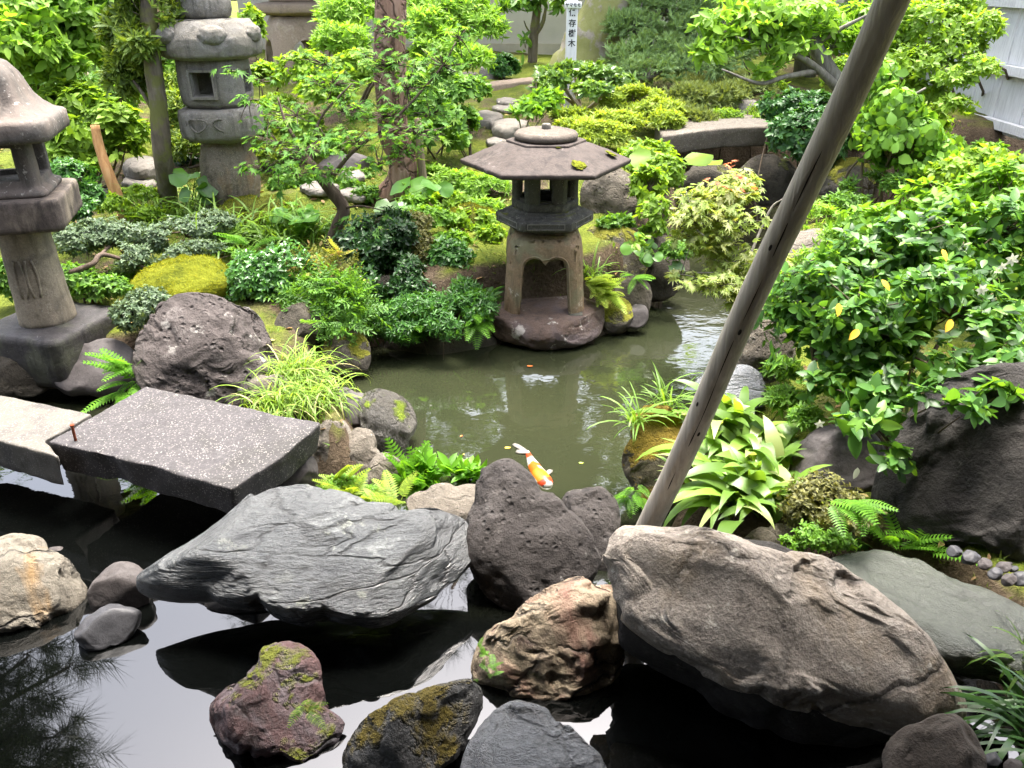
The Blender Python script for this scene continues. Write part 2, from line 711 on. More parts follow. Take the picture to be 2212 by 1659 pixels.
def sample_blobs(blobs, n, seed, shell=.55, low=-.35, lump=.2, gap=0.0, gapf=5.0):
    r = np.random.default_rng(seed)
    areas = np.array([b[1][0] * b[1][2] + .5 * b[1][0] * b[1][1] for b in blobs])
    w = areas / areas.sum()
    P, A = [], []
    for (c, rad), f in zip(blobs, w):
        m = max(3, int(n * f * 1.5))
        d = nz(r.normal(size=(m, 3)))
        d = d[d[:, 2] > low - .25 * r.random(len(d))]
        rr = shell + (1 - shell) * r.random(len(d)) ** .6
        rr = rr * (1 + lump * pnoise(d * 2.3 + c * 3.1 + seed))
        p = c + d * rr[:, None] * rad
        if gap:
            p0 = pnoise(p * gapf + seed) > (-.5 + gap)
            p, d = p[p0], d[p0]
        P.append(p)
        A.append(nz(d / rad * rad.mean()))
    P, A = np.vstack(P), np.vstack(A)
    if len(P) > n:
        i = r.permutation(len(P))[:n]
        P, A = P[i], A[i]
    return P, A


def whorls(P, A, k, seed, up=.5, tilt=(55, 85), size=.05, svar=.3, jit=.35, stem=.0):
    """k leaves round every twig tip"""
    r = np.random.default_rng(seed + 5)
    ax = nz(A + np.array([0, 0, up]) + r.normal(size=A.shape) * jit)
    ref = nz(r.normal(size=A.shape))
    a = nz(np.cross(ax, ref)); b = np.cross(ax, a)
    pos, fw, ups, sz = [], [], [], []
    for i in range(k):
        th = 2 * math.pi * i / k + r.normal(size=len(P)) * .3
        tl = np.radians(r.uniform(tilt[0], tilt[1], len(P)))
        side = a * np.cos(th)[:, None] + b * np.sin(th)[:, None]
        f = ax * np.cos(tl)[:, None] + side * np.sin(tl)[:, None]
        s = size * (1 + svar * r.normal(size=len(P))).clip(.35, 1.8)
        pos.append(P + f * (stem * s)[:, None] - ax * (size * .25 * r.random(len(P)))[:, None])
        fw.append(f); ups.append(ax + side * .2 + 1e-3); sz.append(s)
    return np.vstack(pos), np.vstack(fw), np.vstack(ups), np.concatenate(sz)


def flat_leaves(P, seed, size, svar=.25, droop=.25, spread=.3):
    """leaves lying in level tiers, as on a maple"""
    r = np.random.default_rng(seed + 9)
    n = len(P)
    a = r.random(n) * 2 * math.pi
    f = np.stack([np.cos(a), np.sin(a), -droop + .3 * r.normal(size=n)], 1)
    u = np.stack([spread * r.normal(size=n), spread * r.normal(size=n) - .15, np.ones(n)], 1)
    return P, nz(f), u, size * (1 + svar * r.normal(size=n)).clip(.4, 1.7)


def ground_z(x, y):
    raise NotImplementedError


def plant(name, label, cat, blobs, tmpl, mat, size, n, k=4, base=None, stem_mat=None, seed=1, up=.5, tilt=(50, 85), shell=.5, low=-.35,
          lump=.25, gap=.25, gapf=5.0, flat=False, stems=4, stem_r=.008, group=None, svar=.3, parts=('foliage', 'stems'), jit=.35, twigs=True,
          trunk=None, droop=.25):
    """a shrub or tree: Empty at its foot > foliage (or crown) and stems (or trunk)"""
    seed = seed * 13 + len(label)
    P, A = sample_blobs(blobs, n, seed, shell, low, lump, gap, gapf)
    if base is None:
        c = blobs[0][0]
        bx, by = c[0], c[1] + .0
        base = np.array([bx, by, float(ground_z(np.array([bx]), np.array([by]))[0])])
    root = empty(name, base, label, cat, group)
    if flat:
        V, F = inst(tmpl, *flat_leaves(P, seed, size, svar, droop))
    else:
        V, F = inst(tmpl, *whorls(P, A, k, seed, up, tilt, size, svar, jit))
    mk(parts[0], V, F, mat, root)
    if stem_mat is not None:
        r = np.random.default_rng(seed)
        mb = MB()
        if trunk:
            for pts, rad in trunk:
                mb.add(*tube(pts, rad, 10, 5, .12, seed))
        else:
            cs = [b[0] for b in blobs]
            for i in range(stems):
                c, rad = blobs[i % len(blobs)]
                e = c + r.normal(size=3) * rad * .35
                s0 = base + np.array([r.normal() * .03, r.normal() * .03, -.03])
                m = (s0 * .45 + e * .55) + r.normal(size=3) * .12 * np.linalg.norm(e - s0) * np.array([1, 1, .3])
                mb.add(*tube([s0, m, e], [stem_r, stem_r * .75, stem_r * .4], 6, 4))
        if twigs and len(P) > 10:
            nodes = [b[0] - np.array([0, 0, b[1][2] * .35]) for b in blobs]
            for i in r.permutation(len(P))[:min(len(P), 22 * len(blobs))]:
                q = min(nodes, key=lambda c: np.linalg.norm(c - P[i]))
                m = (q + P[i]) / 2 + r.normal(size=3) * .08 * np.linalg.norm(P[i] - q)
                mb.add(*tube([q, m, P[i]], [stem_r * .42, stem_r * .3, stem_r * .16], 4, 3))
        mb.build(parts[1], stem_mat, root, smooth=True)
    return root


def blades(base, n, seed, length, width, spread=.9, curl=1.0, segs=6, rad=.06, lean=(0, 0, 0), bias=None, lvar=.3, fold=0.0, cup=0):
    """arching strap leaves from a tuft; returns V, F"""
    r = np.random.default_rng(seed)
    Vs, Fs, off = [], [], 0
    for i in range(n):
        a = r.random() * 2 * math.pi if bias is None else r.normal(bias[0], bias[1])
        el = math.radians(90) - spread * (r.random() ** .7)
        L = length * (1 + lvar * r.normal()).__abs__() if False else length * max(.35, 1 + lvar * r.normal())
        w = width * max(.5, 1 + .2 * r.normal())
        d = np.array([math.cos(a), math.sin(a)])
        p = np.array([base[0] + rad * r.normal() * .6, base[1] + rad * r.normal() * .6, base[2]])
        side = np.array([-d[1], d[0], 0]) 
        side = nz(side + np.array([0, 0, .25 * r.normal()]))
        ts = np.linspace(0, 1, segs + 1)
        e = el
        step = L / segs
        c = curl * (0.6 + .8 * r.random())
        V = []
        for j, t in enumerate(ts):
            ww = w * (math.sin(math.pi * min(1, .12 + .88 * t)) ** .6 if cup == 0 else max(.06, math.sin(math.pi * (t ** cup)) ** .9)) * (1 if j < segs else .05)
            nrm = np.array([0, 0, 1.0])
            V += [p - side * ww / 2 + nrm * fold * ww, p.copy(), p + side * ww / 2 + nrm * fold * ww]
            p = p + step * np.array([d[0] * math.cos(e), d[1] * math.cos(e), math.sin(e)]) + np.array(lean) * step
            e -= c / segs * (1 + t)
        for j in range(segs):
            b = j * 3
            Fs += [(off + b, off + b + 1, off + b + 4), (off + b, off + b + 4, off + b + 3), (off + b + 1, off + b + 2, off + b + 5), (off + b + 1, off + b + 5, off + b + 4)]
        Vs += V
        off += len(V)
    return np.array(Vs), np.array(Fs)


def fern(label, spots, L, n, mat, seed, name='fern', cat='fern', group=None, bias=None, el=(15, 65)):
    """one fern plant: fronds from one or more crowns"""
    r = np.random.default_rng(seed)
    pos, fw, up, sz = [], [], [], []
    for s in spots:
        for i in range(n):
            a = r.random() * 2 * math.pi if bias is None else r.normal(bias[0], bias[1])
            e = math.radians(r.uniform(*el))
            f = np.array([math.cos(a) * math.cos(e), math.sin(a) * math.cos(e), math.sin(e)])
            pos.append(np.asarray(s) + r.normal(size=3) * [.015, .015, .005]); fw.append(f)
            up.append([0, 0, 1.0]); sz.append(L * r.uniform(.65, 1.15))
    root = empty(name, spots[0], label, cat, group)
    V, F = inst(FERN, np.array(pos), np.array(fw), np.array(up) + 1e-3, np.array(sz))
    mk('fronds', V, F, mat, root)
    return root


# ------------------------------------------------------------------ rocks
_ICO = {}


def ico(sub):
    if sub not in _ICO:
        bm = bmesh.new()
        bmesh.ops.create_icosphere(bm, subdivisions=sub, radius=1.0)
        V = np.array([v.co for v in bm.verts])
        F = np.array([[v.index for v in f.verts] for f in bm.faces])
        bm.free()
        _ICO[sub] = (V, F)
    return _ICO[sub]


def rock(label, outline, mat, y=None, z=None, tilt=30, tf=None, tb=None, seed=1, sub=5, k=.55, amp=.06, freq=2.0, rough=0.02, facets=6, layer=0.0, cells=50, crag=.35, fine=.006, cuts=14, cq=(.80, .95),
         group=None, name='rock', cat='rock', parent=None, az=0.0, down=0.0, moss_obj=None, ztop=None):
    """a boulder whose outline in the photograph is given; solid, with front thickness tf and back thickness tb (fractions of its size)
    about a plane whose normal rises TILT degrees above the horizontal towards the viewer"""
    o = np.array(outline, float)
    cpx = (o.min(0) + o.max(0)) / 2
    c = at_y(cpx[0], cpx[1], y) if y is not None else at_z(cpx[0], cpx[1], z)
    t = math.radians(tilt)
    a0 = math.atan2(c[0], c[1]) * .6 + az
    nrm = np.array([-math.sin(a0) * math.cos(t), -math.cos(a0) * math.cos(t), math.sin(t)])
    u = nz(np.cross([0, 0, 1.0], nrm)) * 1.0
    v = np.cross(nrm, u)
    Q = []
    for p in o:
        d = ray(*p)
        tt = np.dot(c - CAM, nrm) / np.dot(d, nrm)
        q = CAM + d * tt - c
        Q.append((np.dot(q, u), np.dot(q, v)))
    Q = np.array(Q)
    ang = np.arctan2(Q[:, 1], Q[:, 0])
    rad = np.hypot(Q[:, 0], Q[:, 1])
    i = np.argsort(ang)
    ang, rad = ang[i], rad[i]
    aa = np.concatenate([ang - 2 * math.pi, ang, ang + 2 * math.pi])
    rr = np.tile(rad, 3)
    size = math.sqrt((Q[:, 0].max() - Q[:, 0].min()) * (Q[:, 1].max() - Q[:, 1].min())) / 2
    tf = (.55 if tf is None else tf) * size
    tb = (.7 if tb is None else tb) * size
    S, F = ico(sub)
    q = S.copy()
    rg = np.random.default_rng(seed)
    for _ in range(facets):
        nn = nz(rg.normal(size=3) + np.array([0, 0, .35]))
        s = q @ nn - rg.uniform(.76, .93)
        q = q - nn * np.maximum(s, 0)[:, None] * .92
    th = np.arctan2(q[:, 1], q[:, 0])
    rho = np.hypot(q[:, 0], q[:, 1]).clip(0, 1)
    cz = q[:, 2]
    # radius by dense interpolation, chords kept straight
    tg = np.linspace(-math.pi, math.pi, 721)
    ri = np.interp(tg, aa, rr)
    R = np.interp(th, tg, ri)
    ro = rho ** k
    hz = np.sign(cz) * np.abs(cz) ** .85
    P = c + (u[None] * np.cos(th)[:, None] + v[None] * np.sin(th)[:, None]) * (R * ro)[:, None] + nrm[None] * (np.where(hz > 0, tf, tb) * hz)[:, None]
    D = nz(P - c)
    w = P / size
    d = fbm(w * freq + seed * 5.1, 5) * amp
    if rough:
        d += (ridged(w * freq * 2.6 + seed, 5, .6) - .6) * rough
    if layer:
        ww = w @ np.stack([u, v, nrm], 1)
        d += (ridged(ww * np.array([1.6, 3.2, 9.0]) + seed, 4) - .6) * layer
    P = P + D * (d * size)[:, None]
    for _ in range(cuts):                          # cleavage faces
        nn = nz(rg.normal(size=3) * .9 + nrm * .7)
        s = P @ nn
        s = s - np.quantile(s, rg.uniform(*cq))
        s = s + .012 * size * fbm(P / size * 5 + 3 * _, 3)
        P = P - nn * np.maximum(s, 0)[:, None] * .93
    if crag:                                       # broken planes: every patch is flattened towards its own tilted plane
        e1, e2 = P[F[:, 1]] - P[F[:, 0]], P[F[:, 2]] - P[F[:, 0]]
        fn = np.cross(e1, e2)
        VN = np.zeros_like(P)
        for j in range(3):
            np.add.at(VN, F[:, j], fn)
        VN = nz(VN)
        for kk, st in ((cells, crag), (cells * 5, crag * .7)):
            si = rg.choice(len(P), min(kk, len(P)), replace=False)
            sp_, sn = P[si], nz(VN[si] + .34 * rg.normal(size=(len(si), 3)))
            W = P + size * .10 * np.stack([fbm(P / size * 3 + 7 * q_, 3) for q_ in range(3)], 1)
            best = np.full(len(P), 1e9); bi = np.zeros(len(P), int)
            for j in range(len(si)):
                dd = ((W - sp_[j]) ** 2).sum(1)
                mm = dd < best
                best[mm] = dd[mm]; bi[mm] = j
            off = ((P - sp_[bi]) * sn[bi]).sum(1)
            off = np.clip(off, -.12 * size, .12 * size)
            P = P - VN * (off * st)[:, None]
        E = np.vstack([F[:, [0, 1]], F[:, [1, 2]], F[:, [2, 0]]])
        cnt = np.bincount(E[:, 0], minlength=len(P))[:, None]
        for _ in range(1 if sub < 7 else 2):       # weathering softens the steps between the planes
            A = np.stack([np.bincount(E[:, 0], weights=P[E[:, 1], q_], minlength=len(P)) for q_ in range(3)], 1) / cnt
            P = P * .4 + A * .6
        P = P + VN * (fbm(P / size * 11 + seed, 4) * fine * size)[:, None]
    # bring the outline back to the one measured
    rel = P - c
    ca, cb, cn = rel @ u, rel @ v, rel @ nrm
    tt = np.arctan2(cb, ca); rr2 = np.hypot(ca, cb)
    NB = 96
    bi2 = ((tt + math.pi) / (2 * math.pi) * NB).astype(int) % NB
    mx = np.full(NB, 1e-6)
    np.maximum.at(mx, bi2, rr2)
    tb2 = (np.arange(NB) + .5) / NB * 2 * math.pi - math.pi
    ff = np.interp(tb2, tg, ri) * 1.045 / mx
    ff[mx < 1e-5] = 1
    ff = np.clip(ff, .75, 2.6)
    ff = (np.roll(ff, 1) + 2 * ff + np.roll(ff, -1)) / 4
    fx = np.interp(tt, np.concatenate([tb2 - 2 * math.pi, tb2, tb2 + 2 * math.pi]), np.tile(ff, 3))
    P = c + u[None] * (ca * fx)[:, None] + v[None] * (cb * fx)[:, None] + nrm[None] * cn[:, None]
    if ztop is not None:                           # a worn level top
        hz_ = ztop + .006 * fbm(P * 9, 3)
        P[:, 2] = np.where(P[:, 2] > hz_, hz_ + (P[:, 2] - hz_) * .08, P[:, 2])
    if down:
        lowm = P[:, 2] < c[2] - .2 * size
        P[:, 2] = np.where(lowm, P[:, 2] - down * ((c[2] - .2 * size) - P[:, 2]), P[:, 2])
    ob = mk(name, P, F, mat, parent, True, origin=None)
    if parent is None:
        tag(ob, label, cat, group)
    return ob


def flat_stone(label, outline, z, thick, mat, seed=1, group=None, name='stepping_stone', cat='stone', amp=.02, kind=None):
    """a flat stone lying on the ground, outline given at its top"""
    Q = np.array([at_z(p[0], p[1], z) for p in outline])
    c = Q.mean(0)
    ang = np.arctan2(Q[:, 1] - c[1], Q[:, 0] - c[0])
    rad = np.hypot(Q[:, 0] - c[0], Q[:, 1] - c[1])
    i = np.argsort(ang)
    aa = np.concatenate([ang[i] - 2 * math.pi, ang[i], ang[i] + 2 * math.pi]); rr = np.tile(rad[i], 3)
    S, F = ico(5)
    th = np.arctan2(S[:, 1], S[:, 0]); rho = np.hypot(S[:, 0], S[:, 1]).clip(0, 1)
    R = np.interp(th, aa, rr)
    size = rad.mean()
    ro = rho ** .35
    hz = np.sign(S[:, 2]) * np.abs(S[:, 2]) ** .8
    P = np.stack([c[0] + np.cos(th) * R * ro, c[1] + np.sin(th) * R * ro, z + thick * .5 * hz - thick * .5], 1)
    d = fbm(P / size * 2.5 + seed, 4) * amp
    P[:, 2] += d * .35
    P[:, :2] += (nz(P - c)[:, :2]) * (fbm(P / size * 2 + seed + 9, 4) * amp * .8)[:, None]
    return tag(mk(name, P, F, mat), label, cat, group, kind)
# ================================================================== THE SETTING
def pz(px, py, z=0.0):
    return at_z(px, py, z)[:2]


LAND_A = [pz(*p) for p in [(-900, 870), (-100, 868), (150, 872), (320, 872), (480, 905), (560, 960), (600, 1050), (690, 1085), (800, 1085), (860, 1060), (872, 980), (850, 900),
                           (770, 860), (765, 800), (800, 770), (1000, 768), (1080, 735), (1180, 728), (1320, 712), (1395, 690), (1450, 640), (1485, 600), (1500, 540), (1490, 470)]]
LAND_A += [np.array([1.45, 6.2]), np.array([1.5, 6.9]), np.array([2.6, 7.1]), np.array([4.0, 7.0]), np.array([60.0, 8.0]), np.array([60.0, 60.0]), np.array([-60.0, 60.0]), np.array([-60.0, 2.6])]
LAND_B = [pz(*p) for p in [(1690, 520), (1600, 640), (1575, 720), (1500, 820), (1400, 890), (1375, 960), (1385, 1080), (1350, 1140), (1400, 1230), (1700, 1300), (1950, 1380), (2060, 1500), (2100, 1700), (2200, 2000)]]
LAND_B += [np.array([1.6, .6]), np.array([1.8, -3.0]), np.array([60.0, -3.0]), np.array([60.0, 6.2]), np.array([4.0, 6.2]), np.array([2.9, 6.2]), np.array([2.35, 5.4])]
LAND_A, LAND_B = np.array(LAND_A), np.array(LAND_B)


def sdf(poly, x, y):
    """positive inside"""
    P = np.stack([x, y], 1)
    d = np.full(len(P), 1e9)
    ins = np.zeros(len(P), bool)
    n = len(poly)
    for i in range(n):
        a, b = poly[i], poly[(i + 1) % n]
        ab = b - a
        t = (((P - a) @ ab) / (ab @ ab + 1e-12)).clip(0, 1)
        d = np.minimum(d, np.linalg.norm(P - a - t[:, None] * ab, axis=1))
        c = ((a[1] > P[:, 1]) != (b[1] > P[:, 1]))
        xi = a[0] + (P[:, 1] - a[1]) * (b[0] - a[0]) / (b[1] - a[1] + 1e-12)
        ins ^= c & (P[:, 0] < xi)
    return np.where(ins, d, -d)


def ground_z(x, y):
    x = np.asarray(x, float); y = np.asarray(y, float)
    base = np.interp(y, [-1, 2, 3, 3.6, 4.3, 5.2, 7, 9, 11.5, 40], [.22, .24, .2, .24, .34, .5, .68, .84, .96, 1.0])
    d = np.maximum(sdf(LAND_A, x, y), sdf(LAND_B, x, y))
    t = ((d + .06) / .34).clip(0, 1)
    t = t * t * (3 - 2 * t)
    p = np.stack([x, y, np.zeros_like(x)], 1)
    return -.5 + (base + .5 + .05 * fbm(p * 1.1, 3) + .012 * fbm(p * 6, 3)) * t


def gz(x, y):
    return float(ground_z(np.array([x]), np.array([y]))[0])


def on_ground(px, py, it=14):
    """the ground point seen at a pixel"""
    z = .4
    for _ in range(it):
        p = at_z(px, py, z)
        z = .5 * z + .5 * gz(p[0], p[1])
    return at_z(px, py, z)


def build_ground():
    xs = np.concatenate([[-60, -30, -16, -11], np.arange(-8, 6.01, .05), [8, 12, 20, 35, 60]])
    ys = np.concatenate([[-30, -10, -4, -2], np.arange(-1, 5.6, .045), np.arange(5.6, 12, .09), [13, 16, 22, 35, 60]])
    X, Y = np.meshgrid(xs, ys)
    Z = ground_z(X.ravel(), Y.ravel())
    V = np.stack([X.ravel(), Y.ravel(), Z], 1)
    nx, ny = len(xs), len(ys)
    j, i = np.meshgrid(np.arange(nx - 1), np.arange(ny - 1))
    a = (i * nx + j).ravel()
    F = np.stack([a, a + 1, a + nx + 1, a + nx], 1)
    m, nt, out = new_mat('moss_and_soil')
    n = N(nt)
    tc = n.node('ShaderNodeTexCoord'); v = tc.outputs['Object']
    big = n.noise(v, 1.3, 6, .6, .3)
    fine = n.noise(v, 60, 5, .7)
    mid = n.noise(v, 7, 5, .6)
    f = n.math('ADD', n.math('MULTIPLY', fine, .5), n.math('MULTIPLY', mid, .5))
    moss = n.ramp(f, [(.32, (.04, .055, .008)), (.5, (.105, .135, .016)), (.66, (.2, .225, .03))])
    soil = n.ramp(f, [(.3, (.03, .022, .014)), (.5, (.085, .062, .04)), (.7, (.17, .13, .09))])
    sx = n.node('ShaderNodeSeparateXYZ'); geo = n.node('ShaderNodeNewGeometry')
    n.link(geo.outputs['Normal'], sx.inputs[0])
    flatn = n.mapr(sx.outputs['Z'], .72, .93)
    col = n.mix(n.math('MULTIPLY', n.mapr(big, .40, .5), flatn), soil, moss)
    b = n.node('ShaderNodeBump'); b.inputs['Strength'].default_value = .9; b.inputs['Distance'].default_value = .03
    n.link(n.math('ADD', fine, n.math('MULTIPLY', mid, .6)), b.inputs['Height'])
    p = n.node('ShaderNodeBsdfPrincipled')
    n.setin(p, Base_Color=col, Roughness=.92, Specular_IOR_Level=.15, Normal=b.outputs['Normal'])
    n.link(p.outputs[0], out.inputs[0])
    o = mk('ground', V, F, m, None, True, origin=(0, 0, 0))
    tag(o, 'mossy garden ground with bare brown soil sloping up from the pond', 'ground', kind='structure')


def build_water():
    m, nt, out = new_mat('pond_water')
    n = N(nt)
    tc = n.node('ShaderNodeTexCoord'); v = tc.outputs['Object']
    mp = n.node('ShaderNodeMapping'); mp.inputs['Scale'].default_value = (1, 1.5, 1)
    n.link(v, mp.inputs['Vector'])
    tone_noise = n.noise(v, .9, 4, .55, .4)
    # near pool painted almost black: shade put into the water colour; main pond murky
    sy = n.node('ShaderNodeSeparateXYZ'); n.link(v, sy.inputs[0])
    edge = n.math('ADD', n.math('SUBTRACT', sy.outputs['Y'], n.mapr(sy.outputs['X'], -1.2, -.35, 3.2, 2.2)), n.math('MULTIPLY', n.math('SUBTRACT', tone_noise, .5), .8))
    unshaded = n.mapr(edge, -.25, .5)
    col = n.mix(unshaded, (.0016, .0019, .0017), n.ramp(tone_noise, [(.3, (.016, .020, .010)), (.7, (.026, .029, .014))]))
    r1 = n.noise(mp.outputs['Vector'], 5.0, 2, .4, .6)
    r2 = n.noise(mp.outputs['Vector'], 17, 3, .5, .8)
    # breeze and inflow ripple the far right arm; the near water lies still
    sx = n.node('ShaderNodeSeparateXYZ'); n.link(v, sx.inputs[0])
    amt = n.math('ADD', n.math('MULTIPLY', n.mapr(sx.outputs['Y'], 1.9, 2.8), n.mapr(sx.outputs['X'], -.6, .9, .25, 1.0)), .015)
    h = n.math('MULTIPLY', n.math('ADD', r1, n.math('MULTIPLY', r2, .22)), amt)
    b = n.node('ShaderNodeBump'); b.inputs['Strength'].default_value = .065; b.inputs['Distance'].default_value = .05
    n.link(h, b.inputs['Height'])
    p = n.node('ShaderNodeBsdfPrincipled')
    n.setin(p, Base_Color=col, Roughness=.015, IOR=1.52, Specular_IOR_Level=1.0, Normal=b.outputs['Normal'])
    n.link(p.outputs[0], out.inputs[0])
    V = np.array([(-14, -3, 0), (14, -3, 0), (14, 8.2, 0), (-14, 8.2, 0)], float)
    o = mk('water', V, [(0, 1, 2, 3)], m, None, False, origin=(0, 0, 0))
    tag(o, 'murky olive green pond water reflecting pale sky and trees', 'water', kind='structure')


build_ground()
build_water()

# ------------------------------------------------------------------ walls and fences
M_PLASTER = plain_mat('aged_plaster', (.5, .47, .41), .9, .15, .14, 1.2, .05)
M_COPING = plain_mat('coping_tile', (.1, .1, .105), .6, .4, .25, 10, .3)
M_BROWNW = bark_mat('brown_fence_wood', (.13, .085, .05), (.05, .03, .018), (.22, .15, .09), 6, .4, stretch=(3, 3, .3))
M_GREYW = bark_mat('weathered_plank', (.6, .6, .61), (.45, .45, .46), (.7, .7, .71), 5, .35, stretch=(1, 4, .35))

w = empty('plaster_wall', (0, 11.6, .9), 'pale plaster garden wall standing behind the white sign post and slanting thick trunk', 'wall')
mk('wall_face', *box(-3.6, 9, 11.6, 11.8, .6, 2.9), M_PLASTER, w, False)
mk('plinth', *box(-3.6, 9, 11.56, 11.6, .6, 1.06), plain_mat('plinth_stone', (.42, .38, .3), .9, .2, .2, 4, .2), w, False)
V, F = loft([np.array([(x, 11.42, 2.9), (x, 11.98, 2.9), (x, 11.72, 3.12), (x, 11.68, 3.12)]) for x in (-3.6, 9)])
mk('coping', V, F, M_COPING, w, False)

f = empty('board_fence', (-6, 9.3, .86), 'brown wooden board fence with rails, half hidden by shrubs behind the bell roofed lantern', 'fence')
mb = MB()
for i in range(30):
    x = -9 + i * .19
    mb.add(*box(x, x + .178, 9.32 + .006 * (i % 3), 9.345 + .006 * (i % 3), .7, 2.05 + .01 * (i % 2)))
mb.build('boards', M_BROWNW, f)
for z in (1.05, 1.5, 1.98):
    mk('rail', *box(-9, -3.4, 9.25, 9.318, z, z + .07), plain_mat('rail_wood', (.3, .21, .12), .8, .25, .3, 8, .2), f, False)
for x in (-8.2, -6.4, -4.6):
    mk('post', *box(x, x + .11, 9.2, 9.25 - .002, .7, 2.15), M_BROWNW, f, False)

f = empty('plank_fence', (4.3, 6.5, .6), 'pale weathered grey plank fence with rails beyond the glossy shrubs', 'fence')
mb = MB()
for i in range(60):
    y = 3.4 + i * .135
    mb.add(*box(4.3 + .004 * (i % 3), 4.322 + .004 * (i % 3), y, y + .128, .62, 2.5))
mb.build('planks', M_GREYW, f)
for z in (.66, 1.1, 1.62, 2.2):
    mk('rail', *box(4.235, 4.297, 3.4, 11.5, z, z + .075), M_GREYW, f, False)
mk('cap', *box(4.2, 4.4, 3.4, 11.5, 2.502, 2.56), M_GREYW, f, False)

# unseen veranda of the house: its roof is lengthened to shade the near stones
M_HOUSE = plain_mat('dark_timber', (.09, .06, .04), .6, .4, .3, 5, .2)
h = empty('veranda', (0, -1, .5), 'dark timber veranda of the house facing the pond', 'veranda')
tag(h, kind='structure')
mk('veranda_deck', *box(-6, 6, -2.2, .55, .46, .52), M_HOUSE, h, False)
mk('house_wall', *box(-6, 6, -2.4, -2.2, 0, 3.2), M_HOUSE, h, False)
V = np.array([(-7, -3, 3.6), (7, -3, 3.6), (7, 2.15, 2.32), (-7, 2.15, 2.32), (-7, -3, 3.75), (7, -3, 3.75), (7, 2.17, 2.44), (-7, 2.17, 2.44)], float)
mk('eave', V, [(0, 1, 2, 3), (7, 6, 5, 4), (0, 4, 5, 1), (1, 5, 6, 2), (2, 6, 7, 3), (3, 7, 4, 0)], M_HOUSE, h, False)
for x in (-4.2, 4.2):
    mk('veranda_post', *box(x - .07, x + .07, .35, .49, -.3, 2.8), M_HOUSE, h, False)
# ================================================================== STONE LANTERNS AND SLABS
S_ROOF = rock_mat('lantern_roof_stone', (.064, .049, .041), (.036, .028, .024), (.10, .083, .072), 3.5, .8, .25, lichen=.3, lichen_col=(.22, .19, .175), lichen_scale=9, pit=.1, moss=.0, streak=.75)
S_DARK = rock_mat('lantern_dark_stone', (.10, .095, .08), (.045, .042, .035), (.19, .18, .15), 6, .85, .4, speck=.25, lichen=.45, lichen_col=(.26, .25, .2), lichen_scale=18, moss=.12, moss_scale=6, streak=.75)
S_LEG = rock_mat('lantern_leg_stone', (.27, .19, .11), (.14, .12, .07), (.36, .29, .19), 3.2, .85, .35, speck=.35, speck_col=(.42, .36, .27), patch=(.2, .19, .11), patch_amt=.45, patch_scale=5, lichen=.4, lichen_col=(.5, .47, .38), lichen_scale=11, streak=.75)
S_TALL = rock_mat('tall_lantern_stone', (0.203, 0.191, 0.168), (0.101, 0.094, 0.078), (0.289, 0.277, 0.250), 4, .88, .45, speck=.55, speck_scale=300, speck_col=(.45, .43, .38), lichen=.25, lichen_col=(.42, .41, .36), lichen_scale=8, patch=(.17, .155, .125), patch_amt=.7, patch_scale=6, streak=.75)
S_SHAFT = rock_mat('barrel_shaft_stone', (0.192, 0.160, 0.120), (0.080, 0.068, 0.048), (0.272, 0.240, 0.192), 5, .88, .55, speck=.7, speck_scale=240, speck_col=(.46, .42, .35), patch=(.2, .13, .07), patch_amt=.6, patch_scale=4, streak=.75)
S_BELL = rock_mat('bell_lantern_stone', (0.124, 0.112, 0.099), (0.068, 0.059, 0.050), (0.180, 0.167, 0.155), 3.5, .85, .3, lichen=.42, lichen_col=(.38, .355, .315), lichen_scale=38, patch=(.15, .12, .1), patch_amt=.6, streak=.75)
S_BELLD = rock_mat('bell_lantern_dark_stone', (.105, .085, .072), (.042, .034, .03), (.18, .15, .128), 3.0, .8, .35, patch=(.24, .2, .15), patch_amt=.5, patch_scale=4, streak=.75)
S_POST = rock_mat('bell_shaft_stone', (.32, .27, .195), (.2, .17, .12), (.42, .36, .27), 4, .88, .3, speck=.3, patch=(.13, .11, .09), patch_amt=.45, patch_scale=5, streak=.75)
S_PLINTH = rock_mat('plinth_dark_stone', (.052, .047, .046), (.028, .026, .025), (.085, .078, .075), 3, .62, .35, speck=.12, patch=(.09, .095, .06), patch_amt=.5, streak=.75)
S_SLAB = rock_mat('speckled_slab', (.06, .055, .057), (.038, .035, .036), (.085, .08, .08), 2.5, .72, .3, speck=.75, speck_scale=170, speck_col=(.36, .34, .31), patch=(.032, .03, .028), patch_amt=.45)
S_SLAB2 = rock_mat('pale_speckled_slab', (.07, .065, .062), (.045, .041, .039), (.105, .097, .088), 2.5, .75, .3, speck=.8, speck_scale=170, speck_col=(.3, .29, .26), patch=(.13, .12, .10), patch_amt=.6, patch_scale=3.5)
M_MOSS = rock_mat('bright_moss', (.17, .19, .015), (.08, .1, .01), (.28, .28, .025), 7, .95, 1.0, spec=.1)
M_MOSSD = rock_mat('olive_moss', (.10, .115, .018), (.045, .05, .01), (.19, .19, .03), 8, .95, 1.0, spec=.1)
M_BLACK = plain_mat('soot_dark', (.02, .019, .017), .9, .1)

